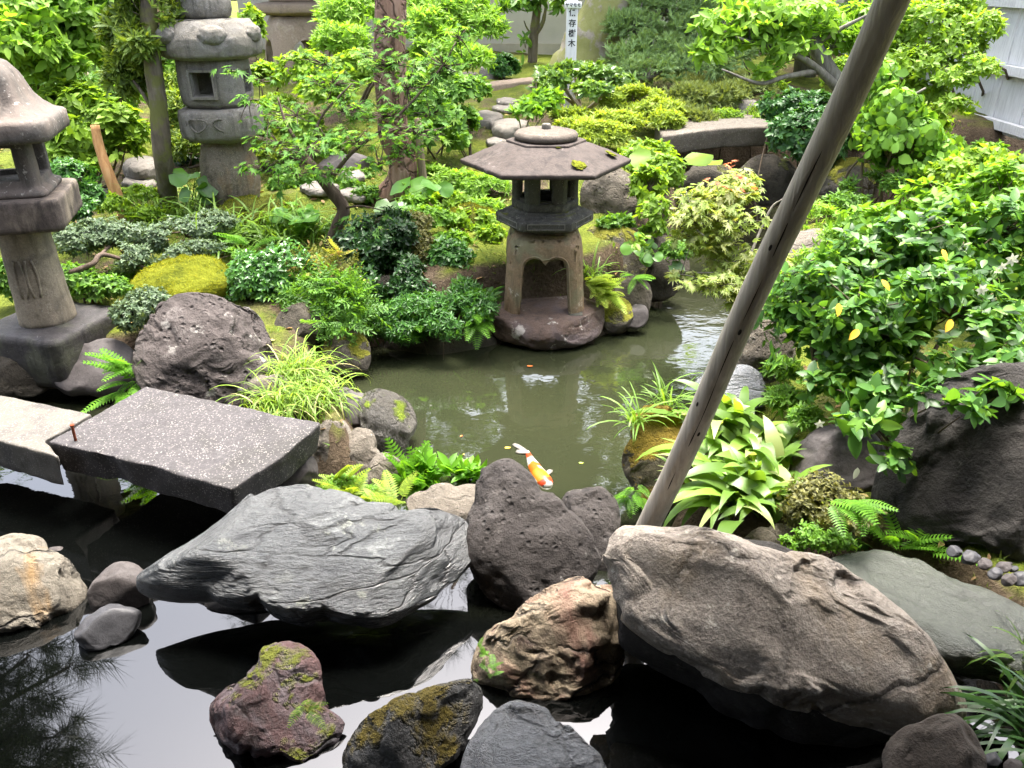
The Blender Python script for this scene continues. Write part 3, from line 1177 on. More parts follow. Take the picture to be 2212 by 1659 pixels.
# ---- snow-viewing lantern on its rock by the pond
YC = at_y(1174, 600, 4.38)
CX, CY = float(YC[0]), 4.38
L1 = empty('stone_lantern', (CX, CY, .175), 'broad hexagonal roofed stone lantern on splayed legs at the water edge', 'stone lantern')
R30 = 0.0
rr = []
for r, z in [(.30, .948), (.455, .952), (.462, .957), (.462, .972), (.40, 1.0), (.33, 1.031), (.26, 1.056), (.215, 1.07), (.21, 1.071)]:
    rr.append(ring((CX, CY), r, z, 6, R30))
for i in range(2, 4):                                  # the corners sweep up a little
    rr[i][:, 2] += .006
V, F = loft(rr)
V, F = stone_mesh(V, F, .005, 2, .022, .0022, 18, 1, .006)
roof = mk('roof', V, F, S_ROOF, L1)
V, F = stone_mesh(*loft([ring((CX, CY), .215, 1.06, 6, R30), ring((CX, CY), .215, 1.081, 6, R30)]), .003, 1, .03, .001)
mk('roof_plate', V, F, S_ROOF, roof)
V, F = stone_mesh(*loft([ring((CX, CY), r, z, 40) for r, z in [(.15, 1.077), (.168, 1.09), (.171, 1.106), (.16, 1.122), (.12, 1.132), (.04, 1.136)]]), 0, 1, .02, .0022, 20, 4)
jb = mk('jewel_base', V, F, rock_mat('jewel_stone', (.115, .095, .075), (.065, .055, .045), (.16, .135, .11), 5, .85, .35, lichen=.2, lichen_col=(.28, .25, .18)), roof)
V, F = stone_mesh(*loft([ring((CX, CY), r, z, 18) for r, z in [(.026, 1.13), (.024, 1.155), (.021, 1.162)]]), .003, 1, .02, .001)
mk('knob', V, F, S_TALL, jb)
for (px, py, s, sd) in [(1251, 366, 15, 1), (1320, 343, 11, 2), (1206, 319, 7, 3)]:
    c = at_y(px, py, 4.05 if py > 350 else (4.3 if py > 330 else 4.2))
    zc = .972 + (.40 - .0) * 0
    S, Fi = ico(4)
    rad = s * mpp(c)
    d = 1 + .55 * fbm(S * 2.2 + sd * 7, 4)
    P = S * d[:, None] * np.array([rad, rad * .8, rad * .14])
    # lie on the roof slope
    rxy = np.hypot(c[0] + P[:, 0] - CX, c[1] + P[:, 1] - CY)
    Pz = np.interp(rxy, [.2, .26, .33, .4, .46], [1.078, 1.06, 1.035, 1.004, .978])
    mk('moss_patch', np.stack([c[0] + P[:, 0], c[1] + P[:, 1], Pz - .004 + P[:, 2]], 1), Fi, M_MOSS, roof)

fb = MB()
def hexring(ro, ri, z0, z1):
    a, b, c, d = ring((CX, CY), ro, z0, 6), ring((CX, CY), ro, z1, 6), ring((CX, CY), ri, z1, 6), ring((CX, CY), ri, z0, 6)
    V = np.vstack([a, b, c, d]); F = []
    for k in range(4):
        for j in range(6):
            F.append((k * 6 + j, k * 6 + (j + 1) % 6, ((k + 1) % 4) * 6 + (j + 1) % 6, ((k + 1) % 4) * 6 + j))
    return V, F
fb.add(*hexring(.185, .10, .722, .768))
fb.add(*hexring(.183, .10, .925, .95))
for j in range(6):
    a = j * math.pi / 3
    o = ring((CX, CY), .182, 0, 6)[j]
    e1, e2 = ring((CX, CY), .182, 0, 6)[(j + 1) % 6] - o, ring((CX, CY), .182, 0, 6)[(j - 1) % 6] - o
    e1, e2 = nz(e1), nz(e2)
    inn = np.array([-math.cos(a), -math.sin(a), 0])
    poly = [o, o + e1 * .048, o + e1 * .048 + inn * .03, o + inn * .06, o + e2 * .048 + inn * .03, o + e2 * .048]
    V = np.vstack([[(p[0], p[1], z) for p in poly] for z in (.766, .927)])
    F = [tuple(range(6)), tuple(range(11, 5, -1))] + [(i, (i + 1) % 6, (i + 1) % 6 + 6, i + 6) for i in range(6)]
    fb.add(V, F)
V, F = stone_mesh(*fb.get(), .003, 1, .03, .0015, 20, 6)
fire = mk('firebox', V, F, S_DARK, L1)
for j in range(6):                                     # a recessed sill in each opening
    p0, p1 = ring((CX, CY), .165, 0, 6)[j], ring((CX, CY), .165, 0, 6)[(j + 1) % 6]
    e = nz(p1 - p0); nn = np.array([-e[1], e[0], 0])
    q0, q1 = p0 + e * .05, p1 - e * .05
    V = np.array([(*(q + nn * d)[:2], z) for z in (.766, .782) for q, d in ((q0, 0), (q1, 0), (q1, .03), (q0, .03))])
    mk('sill', V, [(3, 2, 1, 0), (4, 5, 6, 7), (0, 1, 5, 4), (1, 2, 6, 5), (2, 3, 7, 6), (3, 0, 4, 7)], S_DARK, fire, False)
V, F = stone_mesh(*loft([ring((CX, CY), r, z, 6) for r, z in [(.20, .622), (.262, .640), (.272, .645), (.272, .690), (.262, .696), (.232, .698), (.228, .710), (.203, .712), (.2, .724)]]), .003, 1, .025, .0018, 20, 8, .004)
pf = mk('platform', V, F, S_DARK, L1)
for j in range(6):                                     # raised frame round each side panel
    p0, p1 = ring((CX, CY), .272, 0, 6)[j], ring((CX, CY), .272, 0, 6)[(j + 1) % 6]
    e = nz(p1 - p0); nn = np.array([e[1], -e[0], 0])
    mb = MB()
    q0, q1 = p0 + e * .035, p1 - e * .035
    for (a, b, z0, z1) in ((q0, q1, .681, .685), (q0, q1, .653, .657), (q0, q0 + e * .005, .657, .681), (q1 - e * .005, q1, .657, .681)):
        V = np.array([(*(q + nn * d)[:2], z) for z in (z0, z1) for q, d in ((a, .0045), (b, .0045), (b, -.004), (a, -.004))])
        mb.add(V, [(3, 2, 1, 0), (4, 5, 6, 7), (0, 1, 5, 4), (1, 2, 6, 5), (2, 3, 7, 6), (3, 0, 4, 7)])
    mb.build('panel_frame', rock_mat('panel_stone', (.2, .19, .16), (.1, .09, .08), (.3, .28, .24), 8, .85, .3) if j == 0 else bpy.data.materials['panel_stone'], pf)
V, F = stone_mesh(*loft([ring((CX, CY), r, z, 36) for r, z in [(.15, .60), (.165, .615), (.17, .628)]]), 0, 1, .03, .001)
mk('neck', V, F, S_DARK, L1)
# arched support: a rounded block hollowed by two crossing cusped arches
rings = []
for r, z, sq in [(.232, .165, 5), (.228, .22, 5), (.218, .40, 4.5), (.212, .50, 4.2), (.205, .55, 4), (.193, .58, 3.6), (.17, .602, 3.2), (.13, .612, 3)]:
    rings.append(ring((CX, CY), r, z, 48, math.pi / 48, sq))
V, F = loft(rings)
def arch(top, w0, w1, dip, axis, ext=.5):
    pts = [(-w0, .05), (-w0, .175)]
    for i in range(9):
        t = i / 8
        a = math.pi - t * math.pi * .5 * 1.55
        pts.append((-w1 * .5 + math.cos(a) * w1 * .5, top - .055 + math.sin(a) * .055))
    pts.append((0, top - dip))
    full = pts + [(-x, z) for x, z in pts[:-1][::-1]]
    V = []
    for d in (-ext, ext):
        for x, z in full:
            V.append((CX + x, CY + d, z) if axis == 0 else (CX + d, CY + x, z))
    n = len(full)
    F = [tuple(range(n)), tuple(range(2 * n - 1, n - 1, -1))] + [(i, (i + 1) % n, (i + 1) % n + n, i + n) for i in range(n)]
    return np.array(V), F
V, F = boolean_cut(V, F, [arch(.488, .136, .118, .035, 0), arch(.485, .136, .118, .035, 1)])
V, F = stone_mesh(V, F, .004, 2, .02, .0025, 16, 11, .005)
legs = mk('legs', V, F, S_LEG, L1)
a0 = []                                                # raised lip round the front arch
for i in range(-26, 27):
    t = i / 26
    s = 1 if t > 0 else -1
    u_ = abs(t)
    if u_ > .55:
        a0.append((s * (.126 + (.018) * (u_ - .55) / .45), .44 - (u_ - .55) / .45 * .26))
    else:
        a = math.pi * .5 * 1.55 * (1 - u_ / .55)
        a0.append((s * (.063 + math.cos(a) * .063), .44 + math.sin(a) * .058))
def surf_y(z): return CY - np.interp(z, [.165, .22, .40, .50, .55], [.232, .228, .218, .212, .205])
P = [(CX + x, surf_y(z) - .0005, z) for x, z in a0]
mb = MB(); mb.add(*tube(P, .0045, 6, 1)); mb.build('arch_rim', S_LEG, legs, smooth=True)
mk('shim', *stone_mesh(*box(CX + .135, CX + .215, CY - .245, CY - .16, .155, .174), .004, 1, .03, .002), S_PLINTH, L1)

# ---- tall lantern with scrolled roof
TC = at_y(508, 438, 5.24)
TX, TY = float(TC[0]), 5.24
tz = .5
L2 = empty('stone_lantern', (TX, TY, tz), 'tall grey granite lantern with scrolled petal roof on a barrel shaft', 'stone lantern')
def round_stack(prof, n=48, sq=None): return loft([ring((TX, TY), r, z, n, 0, sq) for r, z in prof])
V, F = stone_mesh(*round_stack([(.09, .5), (.13, .505), (.158, .54), (.178, .61), (.184, .70), (.176, .80), (.155, .89), (.138, .94)]), 0, 1, .025, .005, 9, 21)
mk('shaft', V, F, S_SHAFT, L2)
V, F = stone_mesh(*loft([ring((TX, TY), r, z, 48, math.pi / 6, 3.0) for r, z in [(.15, .93), (.20, .94), (.232, .965), (.238, 1.0), (.24, 1.08), (.232, 1.12), (.20, 1.135), (.14, 1.137)]]), 0, 1, .025, .005, 8, 22, .008)
pl = mk('platform', V, F, S_TALL, L2)
def heart(cx, cz, s):
    P = []
    for i in range(29):
        t = math.radians(-160 + 320 * i / 28)
        P.append((cx + s * .9 * math.sin(t) * (1.0), cz - s * .55 * math.cos(t) * (1 if abs(t) < 1.2 else .7)))
    return P
M_GROOVE = rock_mat('carved_groove', (.13, .12, .1), (.08, .075, .065), (.17, .16, .14), 8, .9, .3)
for an in (-36, -4, 30):
    mbh = MB()
    a = math.radians(an - 90 - 10)
    for sgn in (-1, 1):                                # each emblem is two carved lobes meeting in a point
        pts = []
        for i in range(12):
            t = i / 11
            lx = sgn * (.004 + .05 * math.sin(math.pi * min(1, t * 1.05)))
            lz = 1.085 - .075 * t + .03 * math.sin(math.pi * t * 1.1) * (1 - t)
            b = a + lx / .238
            # squarish plan radius
            k = (abs(math.cos(b - math.pi / 6)) ** 3 + abs(math.sin(b - math.pi / 6)) ** 3) ** (-1 / 3)
            rr_ = .24 * k + .001
            pts.append((TX + rr_ * math.cos(b), TY + rr_ * math.sin(b), lz))
        mbh.add(*tube(pts, .006, 5, 1))
    mbh.build('carved_emblem', M_GROOVE, pl, smooth=True)
V, F = loft([ring((TX, TY), r, z, 48, .2, 3.2) for r, z in [(.165, 1.135), (.192, 1.16), (.2, 1.2), (.203, 1.3), (.2, 1.37), (.195, 1.42)]])
def cutbox(cx, cy, a, w, z0, z1, dep=.5):
    V, F = box(-w, w, -dep, 0, z0, z1)
    V = V.copy(); V[:, 0] += cx; V[:, 1] += cy
    return rotz(V, (cx, cy), a), F
V, F = boolean_cut(V, F, [cutbox(TX, TY, a, .062, 1.215, 1.345) for a in (-.12 + .06, math.pi / 2 - .06, math.pi, -math.pi / 2)] + [(lambda q: q)(loft([ring((TX, TY), .13, z, 24) for z in (1.2, 1.36)]))])
V, F = stone_mesh(V, F, .006, 1, .025, .003, 10, 23, .005)
fb2 = mk('firebox', V, F, S_TALL, L2)
mbw = MB()
for (x0, x1, z0, z1) in ((-.082, .082, 1.349, 1.363), (-.082, .082, 1.197, 1.211), (-.082, -.066, 1.211, 1.349), (.066, .082, 1.211, 1.349)):
    V, F = box(x0, x1, -.222, -.19, z0, z1)
    V[:, 0] += TX; V[:, 1] += TY
    mbw.add(rotz(V, (TX, TY), -.06), F)
mbw.build('window_frame', S_TALL, fb2)
# roof: thick disc, six rolled petals, flutes under the rim
rr = []
nR = 120
for r, z in [(.17, 1.41), (.24, 1.415), (.28, 1.435), (.292, 1.47), (.29, 1.51), (.27, 1.55), (.235, 1.60), (.18, 1.628), (.12, 1.635)]:
    R_ = ring((TX, TY), 1, z, nR)
    an = np.arctan2(R_[:, 1] - TY, R_[:, 0] - TX)
    lobe = np.abs(np.sin(an * 3.0 + .4))
    rad = r * (1 + .06 * lobe * (r > .23))
    R_[:, 0] = TX + np.cos(an) * rad; R_[:, 1] = TY + np.sin(an) * rad
    if 1.45 < z < 1.62: R_[:, 2] += .05 * (lobe ** .6 - .5) 
    rr.append(R_)
V, F = stone_mesh(*loft(rr), 0, 1, .02, .004, 9, 25)
rf = mk('roof', V, F, S_TALL, L2)
S, Fi = ico(4)
mbp = MB()
for j in range(6):                                     # rolled scroll knobs at the rim
    a = (j + .5) * math.pi / 3 - .13 + math.pi / 6
    c = np.array([TX + .272 * math.cos(a), TY + .272 * math.sin(a), 1.55])
    P = S * np.array([.048, .085, .055]) * (1 + .12 * fbm(S * 2 + j, 3))[:, None]
    V = rotz(P, (0, 0), a) + c
    mk('scroll', V, Fi, S_TALL, rf)
mbg = MB()
for j in range(6):                                     # incised petal arcs on the slope
    a = j * math.pi / 3 - .13 + math.pi / 6
    pts = []
    for i in range(15):
        t = -1 + 2 * i / 14
        b = a + t * .36
        rad = .285 - .08 * (1 - t * t) 
        zz = np.interp(rad, [.2, .235, .27, .29], [1.63, 1.61, 1.57, 1.535])
        pts.append((TX + rad * math.cos(b), TY + rad * math.sin(b), zz + .001))
    mbg.add(*tube(pts, .005, 5, 1))
mbg.build('petal_line', bpy.data.materials['carved_groove'], rf, smooth=True)
V, F = stone_mesh(*round_stack([(.11, 1.625), (.145, 1.64), (.158, 1.68), (.155, 1.73), (.14, 1.765), (.13, 1.78), (.12, 1.80), (.12, 1.83), (.09, 1.87), (.03, 1.92)], 36), 0, 1, .025, .004, 9, 27)
mk('jewel', V, F, S_TALL, L2)
flat_stone('flat grey stone under the barrel shaft of the tall granite lantern', [(430, 452), (480, 470), (560, 462), (640, 442), (620, 422), (540, 415), (450, 425)], .505, .08, S_TALL, 5, name='base_stone')

# ---- bell roofed lantern at the left edge
BX, BY = -2.29, 3.66
L3 = empty('stone_lantern', (BX, BY, .2), 'weathered lantern with bell shaped roof and open square windows above a round post', 'stone lantern')
def sqstack(prof, rot, sq=8, n=64): return loft([ring((BX, BY), r, z, n, math.pi / 64, sq) for r, z in prof]), rot
def sq_build(name, prof, rot, mat, sq=8, seed=1, par=None, amp=.003, chip=.004):
    (V, F), r = sqstack(prof, rot, sq)
    V, F = stone_mesh(rotz(V, (BX, BY), r), F, 0, 1, .028, amp, 12, seed, chip)
    return mk(name, V, F, mat, par or L3)
sq_build('plinth', [(.235, .1), (.242, .2), (.24, .325), (.23, .343), (.2, .35)], -.25, S_PLINTH, 12, 31)
V, F = stone_mesh(*loft([ring((BX, BY), r, z, 40) for r, z in [(.12, .34), (.128, .35), (.128, .38), (.122, .45), (.115, .6), (.112, .84)]]), 0, 1, .025, .003, 12, 33)
sh = mk('shaft', V, F, S_POST, L3)
mbc = MB()
for k, b0 in enumerate((-1.62, -1.16)):                # two carved standing figures in relief
    for q in range(2):
        s = -1 if q == 0 else 1
        pts = []
        for i in range(9):
            t = i / 8
            b = b0 + s * (.16 * math.sin(math.pi * (.15 + .7 * t)) + .03)
            z = .50 + .18 * t
            r = np.interp(z, [.45, .6], [.122, .115]) + .001
            pts.append((BX + r * math.cos(b), BY + r * math.sin(b), z))
        mbc.add(*tube(pts, .006, 5, 1))
mbc.build('carved_relief', S_POST, sh, smooth=True)
sq_build('platform', [(.15, .82), (.215, .83), (.228, .84), (.232, .85), (.232, .965), (.228, .975), (.17, .98)], .28, S_BELLD, 26, 35)
(V, F), _ = sqstack([(.185, .98), (.185, 1.0), (.165, 1.012), (.155, 1.02), (.155, 1.2), (.16, 1.235)], 0, 11)
V = rotz(V, (BX, BY), .28)
V, F = boolean_cut(V, F, [cutbox(BX, BY, .28 + q * math.pi / 2, .082, 1.05, 1.19) for q in range(4)] + [loft([ring((BX, BY), .125, z, 28) for z in (1.03, 1.2)])])
V, F = stone_mesh(V, F, .004, 1, .025, .002, 14, 37)
mk('firebox', V, F, S_BELL, L3)
sq_build('roof', [(.16, 1.222), (.25, 1.222), (.262, 1.228), (.268, 1.245), (.267, 1.295), (.258, 1.308), (.222, 1.322), (.19, 1.347), (.166, 1.385), (.15, 1.43), (.132, 1.48), (.1, 1.525), (.055, 1.555)], .28, S_BELL, 9, 39, None, .004)
V, F = stone_mesh(*loft([ring((BX, BY), r, z, 30) for r, z in [(.05, 1.56), (.075, 1.58), (.085, 1.62), (.06, 1.67), (.015, 1.7)]]), 0, 1, .03, .002)
mk('jewel', V, F, S_BELL, L3)

# ---- small lantern far behind
FX, FY = float(at_y(640, 60, 9.4)[0]), 9.4
L4 = empty('stone_lantern', (FX, FY, .88), 'small distant lantern of brown stone legs and a flat slab cap before the far wall', 'stone lantern')
g4 = .88
S_FAR = rock_mat('far_lantern_stone', (.3, .23, .17), (.2, .15, .11), (.4, .33, .26), 4, .9, .3)
V, F = loft([ring((FX, FY), r, z, 40, math.pi / 40, 4.5) for r, z in [(.34, g4 - .05), (.32, g4 + .3), (.29, g4 + .52), (.24, g4 + .6), (.15, g4 + .62)]])
def arch4(a):
    pts = [(-.15, g4 - .3), (-.15, g4 + .25)] + [(.15 * math.cos(math.pi - i / 8 * math.pi), g4 + .25 + .13 * math.sin(i / 8 * math.pi)) for i in range(1, 8)] + [(.15, g4 + .25), (.15, g4 - .3)]
    V = np.array([(FX + x, FY + d, z) for d in (-.6, .6) for x, z in pts]); n = len(pts)
    return rotz(V, (FX, FY), a), [tuple(range(n)), tuple(range(2 * n - 1, n - 1, -1))] + [(i, (i + 1) % n, (i + 1) % n + n, i + n) for i in range(n)]
V, F = boolean_cut(V, F, [arch4(0), arch4(math.pi / 2)])
mk('legs', *stone_mesh(rotz(V, (FX, FY), .5), F, .01, 1, .06, .006), S_FAR, L4)
mk('platform', *stone_mesh(*loft([ring((FX, FY), r, z, 6, .4) for r, z in [(.3, g4 + .61), (.42, g4 + .64), (.42, g4 + .72), (.3, g4 + .74)]]), .01, 1, .06, .004), S_FAR, L4)
mk('firebox', *stone_mesh(*loft([ring((FX, FY), r, z, 6, .4) for r, z in [(.26, g4 + .74), (.26, g4 + 1.0)]]), .01, 1, .06, .004), S_FAR, L4)
mk('roof', *stone_mesh(*loft([ring((FX, FY), r, z, 6, .4) for r, z in [(.6, g4 + 1.0), (.62, g4 + 1.05), (.4, g4 + 1.14), (.15, g4 + 1.2)]]), .01, 1, .06, .006), S_FAR, L4)

# ---- slab footbridge, near left: two staggered granite slabs
def slab(name, corners, zt, th, mat, label, cat, seed, group=None, amp=.006, chip=.02, under=.0, bev=.008):
    top = [at_z(px, py, zt) for px, py in corners]
    c = np.mean(top, 0)
    bot = [np.array([c[0] + (p[0] - c[0]) * (1 - under), c[1] + (p[1] - c[1]) * (1 - under), zt - th]) for p in top]
    V = np.array(top + bot); n = len(top)
    a2 = sum(top[i][0] * top[(i + 1) % n][1] - top[(i + 1) % n][0] * top[i][1] for i in range(n))
    F = [tuple(range(n)), tuple(range(2 * n - 1, n - 1, -1))] + [((i + 1) % n, i, i + n, (i + 1) % n + n) for i in range(n)]
    V, F = stone_mesh(V, F, bev, 2, .022, amp, 10, seed, chip)
    keep = V[:, 2] > zt - .004
    V[keep, 2] = zt - .004 + (V[keep, 2] - zt + .004) * .35
    return tag(mk(name, V, F, mat), label, cat, group)
slab('bridge_slab', [(315, 833), (520, 877), (694, 912), (610, 985), (500, 1055), (330, 1005), (103, 953), (205, 896)], .31, .13, S_SLAB, 'dark speckled granite bridge slab with a broken right edge', 'bridge', 41, 'slabs of the footbridge', .007, .05, .05)
slab('bridge_slab', [(-420, 764), (0, 852), (199, 893), (97, 951), (125, 985), (0, 950), (-520, 835)], .302, .14, S_SLAB2, 'paler speckled bridge slab running out past the dark plinth', 'bridge', 43, 'slabs of the footbridge', .006, .03, .02)
p = at_z(163, 950, .31)
mb = MB(); mb.add(*tube([p - [0, 0, .02], p + [.001, 0, .03], p + [.004, -.002, .062]], [.0055, .0055, .005], 8, 2)); mb.add(*tube([p + [.004, -.002, .06], p + [.004, -.002, .067]], [.0085, .008], 8, 2))
o = mb.build('iron_pin', plain_mat('rust', (.22, .06, .025), .85, .3, .4, 60, .3), None, smooth=True)
tag(o, 'rusty iron pin standing on the bridge slab edge', 'pin')

# ---- arched slab bridge far right
c0 = at_y(1440, 300, 6.35)
pts = []
for t in np.linspace(0, 1, 13):
    px = 1432 + (1720 - 1432) * t
    py = 300 - 26 * math.sin(math.pi * min(1, t * .62 + .05)) ** .9
    pts.append(at_y(px, py, 6.3 + .25 * t))
rings = []
for p in pts:
    rings.append(np.array([p + [0, 0, 0], p + [.02, .5, .02], p + [.02, .5, -.14], p + [0, 0, -.15]]))
V, F = stone_mesh(*loft(rings), .012, 2, .05, .008, 8, 45, .02)
tag(mk('arched_bridge', V, F, rock_mat('bridge_granite', (.13, .112, .09), (.07, .06, .047), (.2, .18, .15), 4, .85, .4, speck=.5, patch=(.12, .1, .08), patch_amt=.4)), 'low arched granite bridge spanning the stream below the conifers', 'bridge')

# ---- sign post
sp = on_ground(1230, 222)
SY = 7.7
sx_, sz0 = float(at_y(1230, 210, SY)[0]), .62
M_SIGN = bark_mat('white_painted_post', (.62, .62, .62), (.5, .5, .5), (.72, .72, .72), 6, .12, stretch=(2, 2, .2), rough=.6)
ztop = float(at_y(1237, -14, SY)[2])
SG = empty('sign_post', (sx_, SY, sz0), 'white square post with black vertical writing before the slanting trunk', 'sign')
hw = .047
V, F = loft([np.array([(sx_ - hw, SY - hw, z), (sx_ + hw, SY - hw, z), (sx_ + hw, SY + hw, z), (sx_ - hw, SY + hw, z)]) for z in (sz0 - .2, ztop)] + [np.array([(sx_ - .01, SY - .01, ztop + .03), (sx_ + .01, SY - .01, ztop + .03), (sx_ + .01, SY + .01, ztop + .03), (sx_ - .01, SY + .01, ztop + .03)])])
mk('post', *stone_mesh(V, F, .004, 1, .2, 0), M_SIGN, SG)
zp0, zp1 = float(at_y(1236, 17.5, SY - .05)[2]), float(at_y(1236, 3.5, SY - .05)[2])
pw = .074
plq = mk('plaque', *stone_mesh(*box(sx_ - pw + .003, sx_ + pw + .003, SY - hw - .014, SY - hw - .002, zp0, zp1), .002, 1, .2, 0), plain_mat('white_enamel', (.75, .75, .74), .4, .5, .05), SG)
M_INK = plain_mat('black_ink', (.02, .02, .02), .7, .3, .1)


def writing(ch, x, z, size, y, parent, name='character'):
    cu = bpy.data.curves.new('writing', 'FONT')
    cu.body = ch; cu.size = size; cu.align_x = 'CENTER'; cu.extrude = .0008; cu.offset = .0012
    o = bpy.data.objects.new('writing', cu)
    COL.objects.link(o)
    dg = bpy.context.evaluated_depsgraph_get(); dg.update()
    me = bpy.data.meshes.new_from_object(o.evaluated_get(dg))
    V = np.array([v.co for v in me.vertices]); F = [tuple(p.vertices) for p in me.polygons]
    bpy.data.objects.remove(o); bpy.data.curves.remove(cu); bpy.data.meshes.remove(me)
    cx = (V[:, 0].min() + V[:, 0].max()) / 2; cz = (V[:, 1].min() + V[:, 1].max()) / 2
    W = np.stack([x + V[:, 0] - cx, y - V[:, 2], z + V[:, 1] - cz], 1)
    return mk(name, W, F, M_INK, parent, False)


for ch, py in zip('保存樹木', (26.5, 49.5, 71.5, 93)):
    writing(ch, sx_ + .002, float(at_y(1237, py, SY - hw)[2]), .066, SY - hw - .001, SG)
writing('ヤマモモ', sx_ + .003, (zp0 + zp1) / 2, .034, SY - hw - .015, plq, 'lettering')

# ---- low stone kerb of the far path
p0, p1 = on_ground(1035, 204), on_ground(1180, 178)
d = nz(p1 - p0); nn = np.array([-d[1], d[0], 0])
V = np.array([p + o for z in (-.1, .1) for p, o in ((p0, 0 * nn), (p1, 0 * nn), (p1, nn * .25), (p0, nn * .25))]); V[:4, 2] -= .0; V[4:, 2] += 0
V = np.array([[*(q[:2]), z] for z, qs in ((.6, V[:4]), (.87, V[:4])) for q in qs])
tag(mk('stone_kerb', *stone_mesh(V, [(3, 2, 1, 0), (4, 5, 6, 7), (0, 1, 5, 4), (1, 2, 6, 5), (2, 3, 7, 6), (3, 0, 4, 7)], .015, 2, .1, .008), S_FAR), 'low pale stone kerb beside the mossy path to the plaster wall', 'kerb')
# ================================================================== ROCKS
R_SLATE = rock_mat('blue_slate', (.085, .09, .092), (.035, .037, .04), (.19, .2, .195), 4, .42, .5, lichen=.35, lichen_col=(.2, .21, .18), lichen_scale=9, stretch=((1, 1.6, 6), (.5, .1, .25)), crack=.8, crack_scale=2.6, wet=.4, spec=.5)
R_DARK = rock_mat('dark_lava', (.062, .054, .05), (.024, .021, .02), (.12, .108, .1), 6, .9, .9, lichen=.3, lichen_col=(.3, .29, .27), lichen_scale=14, pit=.5)
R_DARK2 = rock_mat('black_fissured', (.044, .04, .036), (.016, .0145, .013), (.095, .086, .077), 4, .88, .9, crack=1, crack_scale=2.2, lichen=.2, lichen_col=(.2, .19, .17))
R_BROWN = rock_mat('brown_granite', (.36, .315, .265), (.14, .12, .102), (.55, .49, .42), 3.2, .82, .8, speck=1.0, speck_scale=120, speck_col=(.46, .41, .35), patch=(.3, .24, .165), patch_amt=.5, patch_scale=2.2, lichen=.45, lichen_col=(.52, .48, .41), lichen_scale=22, crack=.65, crack_scale=2.4)
R_MOTT = rock_mat('mottled_breccia', (.36, .29, .2), (.07, .045, .035), (.5, .45, .35), 3.4, .8, 1.0, patch=(.24, .12, .09), patch_amt=.62, patch_scale=3, crack=.9, crack_scale=4, moss=.62, moss_scale=5, moss_up=.0, pit=.3)
R_RED = rock_mat('red_chert', (.13, .068, .064), (.045, .03, .028), (.24, .135, .13), 3.2, .5, .8, patch=(.17, .14, .15), patch_amt=.7, patch_scale=5, crack=.7, crack_scale=3, moss=.40, moss_col=(.17, .19, .015), moss_scale=5, spec=.5)
R_GREYM = rock_mat('grey_mossy', (0.104, 0.104, 0.100), (0.032, 0.032, 0.030), (0.256, 0.256, 0.248), 5, .5, 1.0, moss=.88, moss_col=(.15, .115, .015), moss_scale=5, moss_up=.15, crack=.6, crack_scale=4, lichen=.3, lichen_col=(.36, .37, .36), spec=.5)
R_WET = rock_mat('wet_blue_stone', (.11, .118, .127), (.05, .053, .057), (.2, .215, .23), 3.5, .3, .6, stretch=((1, 2, 4), (.3, .2, .4)), crack=.5, crack_scale=3, spec=.9, wet=.2)
R_CREAM = rock_mat('cream_rock', (0.19, 0.17, 0.135), (0.07, 0.056, 0.04), (0.28, 0.255, 0.215), 3, .82, .7, crack=.9, crack_scale=4.5, patch=(.33, .19, .06), patch_amt=.4, patch_scale=3)
R_VOLC = rock_mat('volcanic_grey', (.095, .08, .074), (.028, .024, .022), (.21, .188, .175), 5, .9, 1.0, lichen=.55, lichen_col=(.44, .43, .39), lichen_scale=12, pit=.7, moss=.14, moss_scale=6, moss_up=.2)
R_SMOOTH = rock_mat('smooth_grey', (.08, .07, .067), (.045, .04, .038), (.125, .113, .107), 2.2, .7, .25)
R_TAN = rock_mat('tan_rock', (0.161, 0.140, 0.112), (0.074, 0.062, 0.050), (0.229, 0.205, 0.174), 4, .85, .7, lichen=.3, lichen_col=(.42, .39, .34), crack=.4, crack_scale=4, moss=.08)
R_BASE = rock_mat('lantern_base_rock', (0.124, 0.084, 0.064), (0.056, 0.042, 0.036), (0.184, 0.144, 0.104), 3.2, .75, .6, patch=(.12, .095, .095), patch_amt=.6, lichen=.4, lichen_col=(.48, .45, .4), lichen_scale=8, moss=.08)
R_LICH = rock_mat('rough_lichen_rock', (0.128, 0.109, 0.083), (0.034, 0.028, 0.021), (0.270, 0.240, 0.195), 7, .9, 1.1, pit=.6, lichen=.3, lichen_col=(.42, .4, .36), moss=.2, moss_up=.4)
R_MOSSY = rock_mat('mossy_boulder', (0.112, 0.098, 0.077), (0.049, 0.042, 0.032), (0.182, 0.161, 0.133), 4, .88, .7, moss=.55, moss_col=(.2, .2, .02), moss_scale=3.5, moss_up=.45)
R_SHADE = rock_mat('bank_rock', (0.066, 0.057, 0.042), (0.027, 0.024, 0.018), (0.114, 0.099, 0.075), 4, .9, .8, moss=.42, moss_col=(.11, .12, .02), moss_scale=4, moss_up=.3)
R_GREEN = rock_mat('green_flat_stone', (0.060, 0.068, 0.052), (0.032, 0.036, 0.028), (0.096, 0.104, 0.080), 3, .5, .5, stretch=((1, 1, 4), (.4, .2, 0)), crack=.4, crack_scale=3, wet=.35, spec=.5)
R_PEB = rock_mat('black_pebble', (.06, .06, .065), (.035, .035, .038), (.1, .1, .105), 5, .5, .15)
R_STEP = rock_mat('path_stone', (0.205, 0.186, 0.161), (0.124, 0.112, 0.093), (0.273, 0.254, 0.229), 4, .88, .4, lichen=.2, lichen_col=(.5, .47, .42))
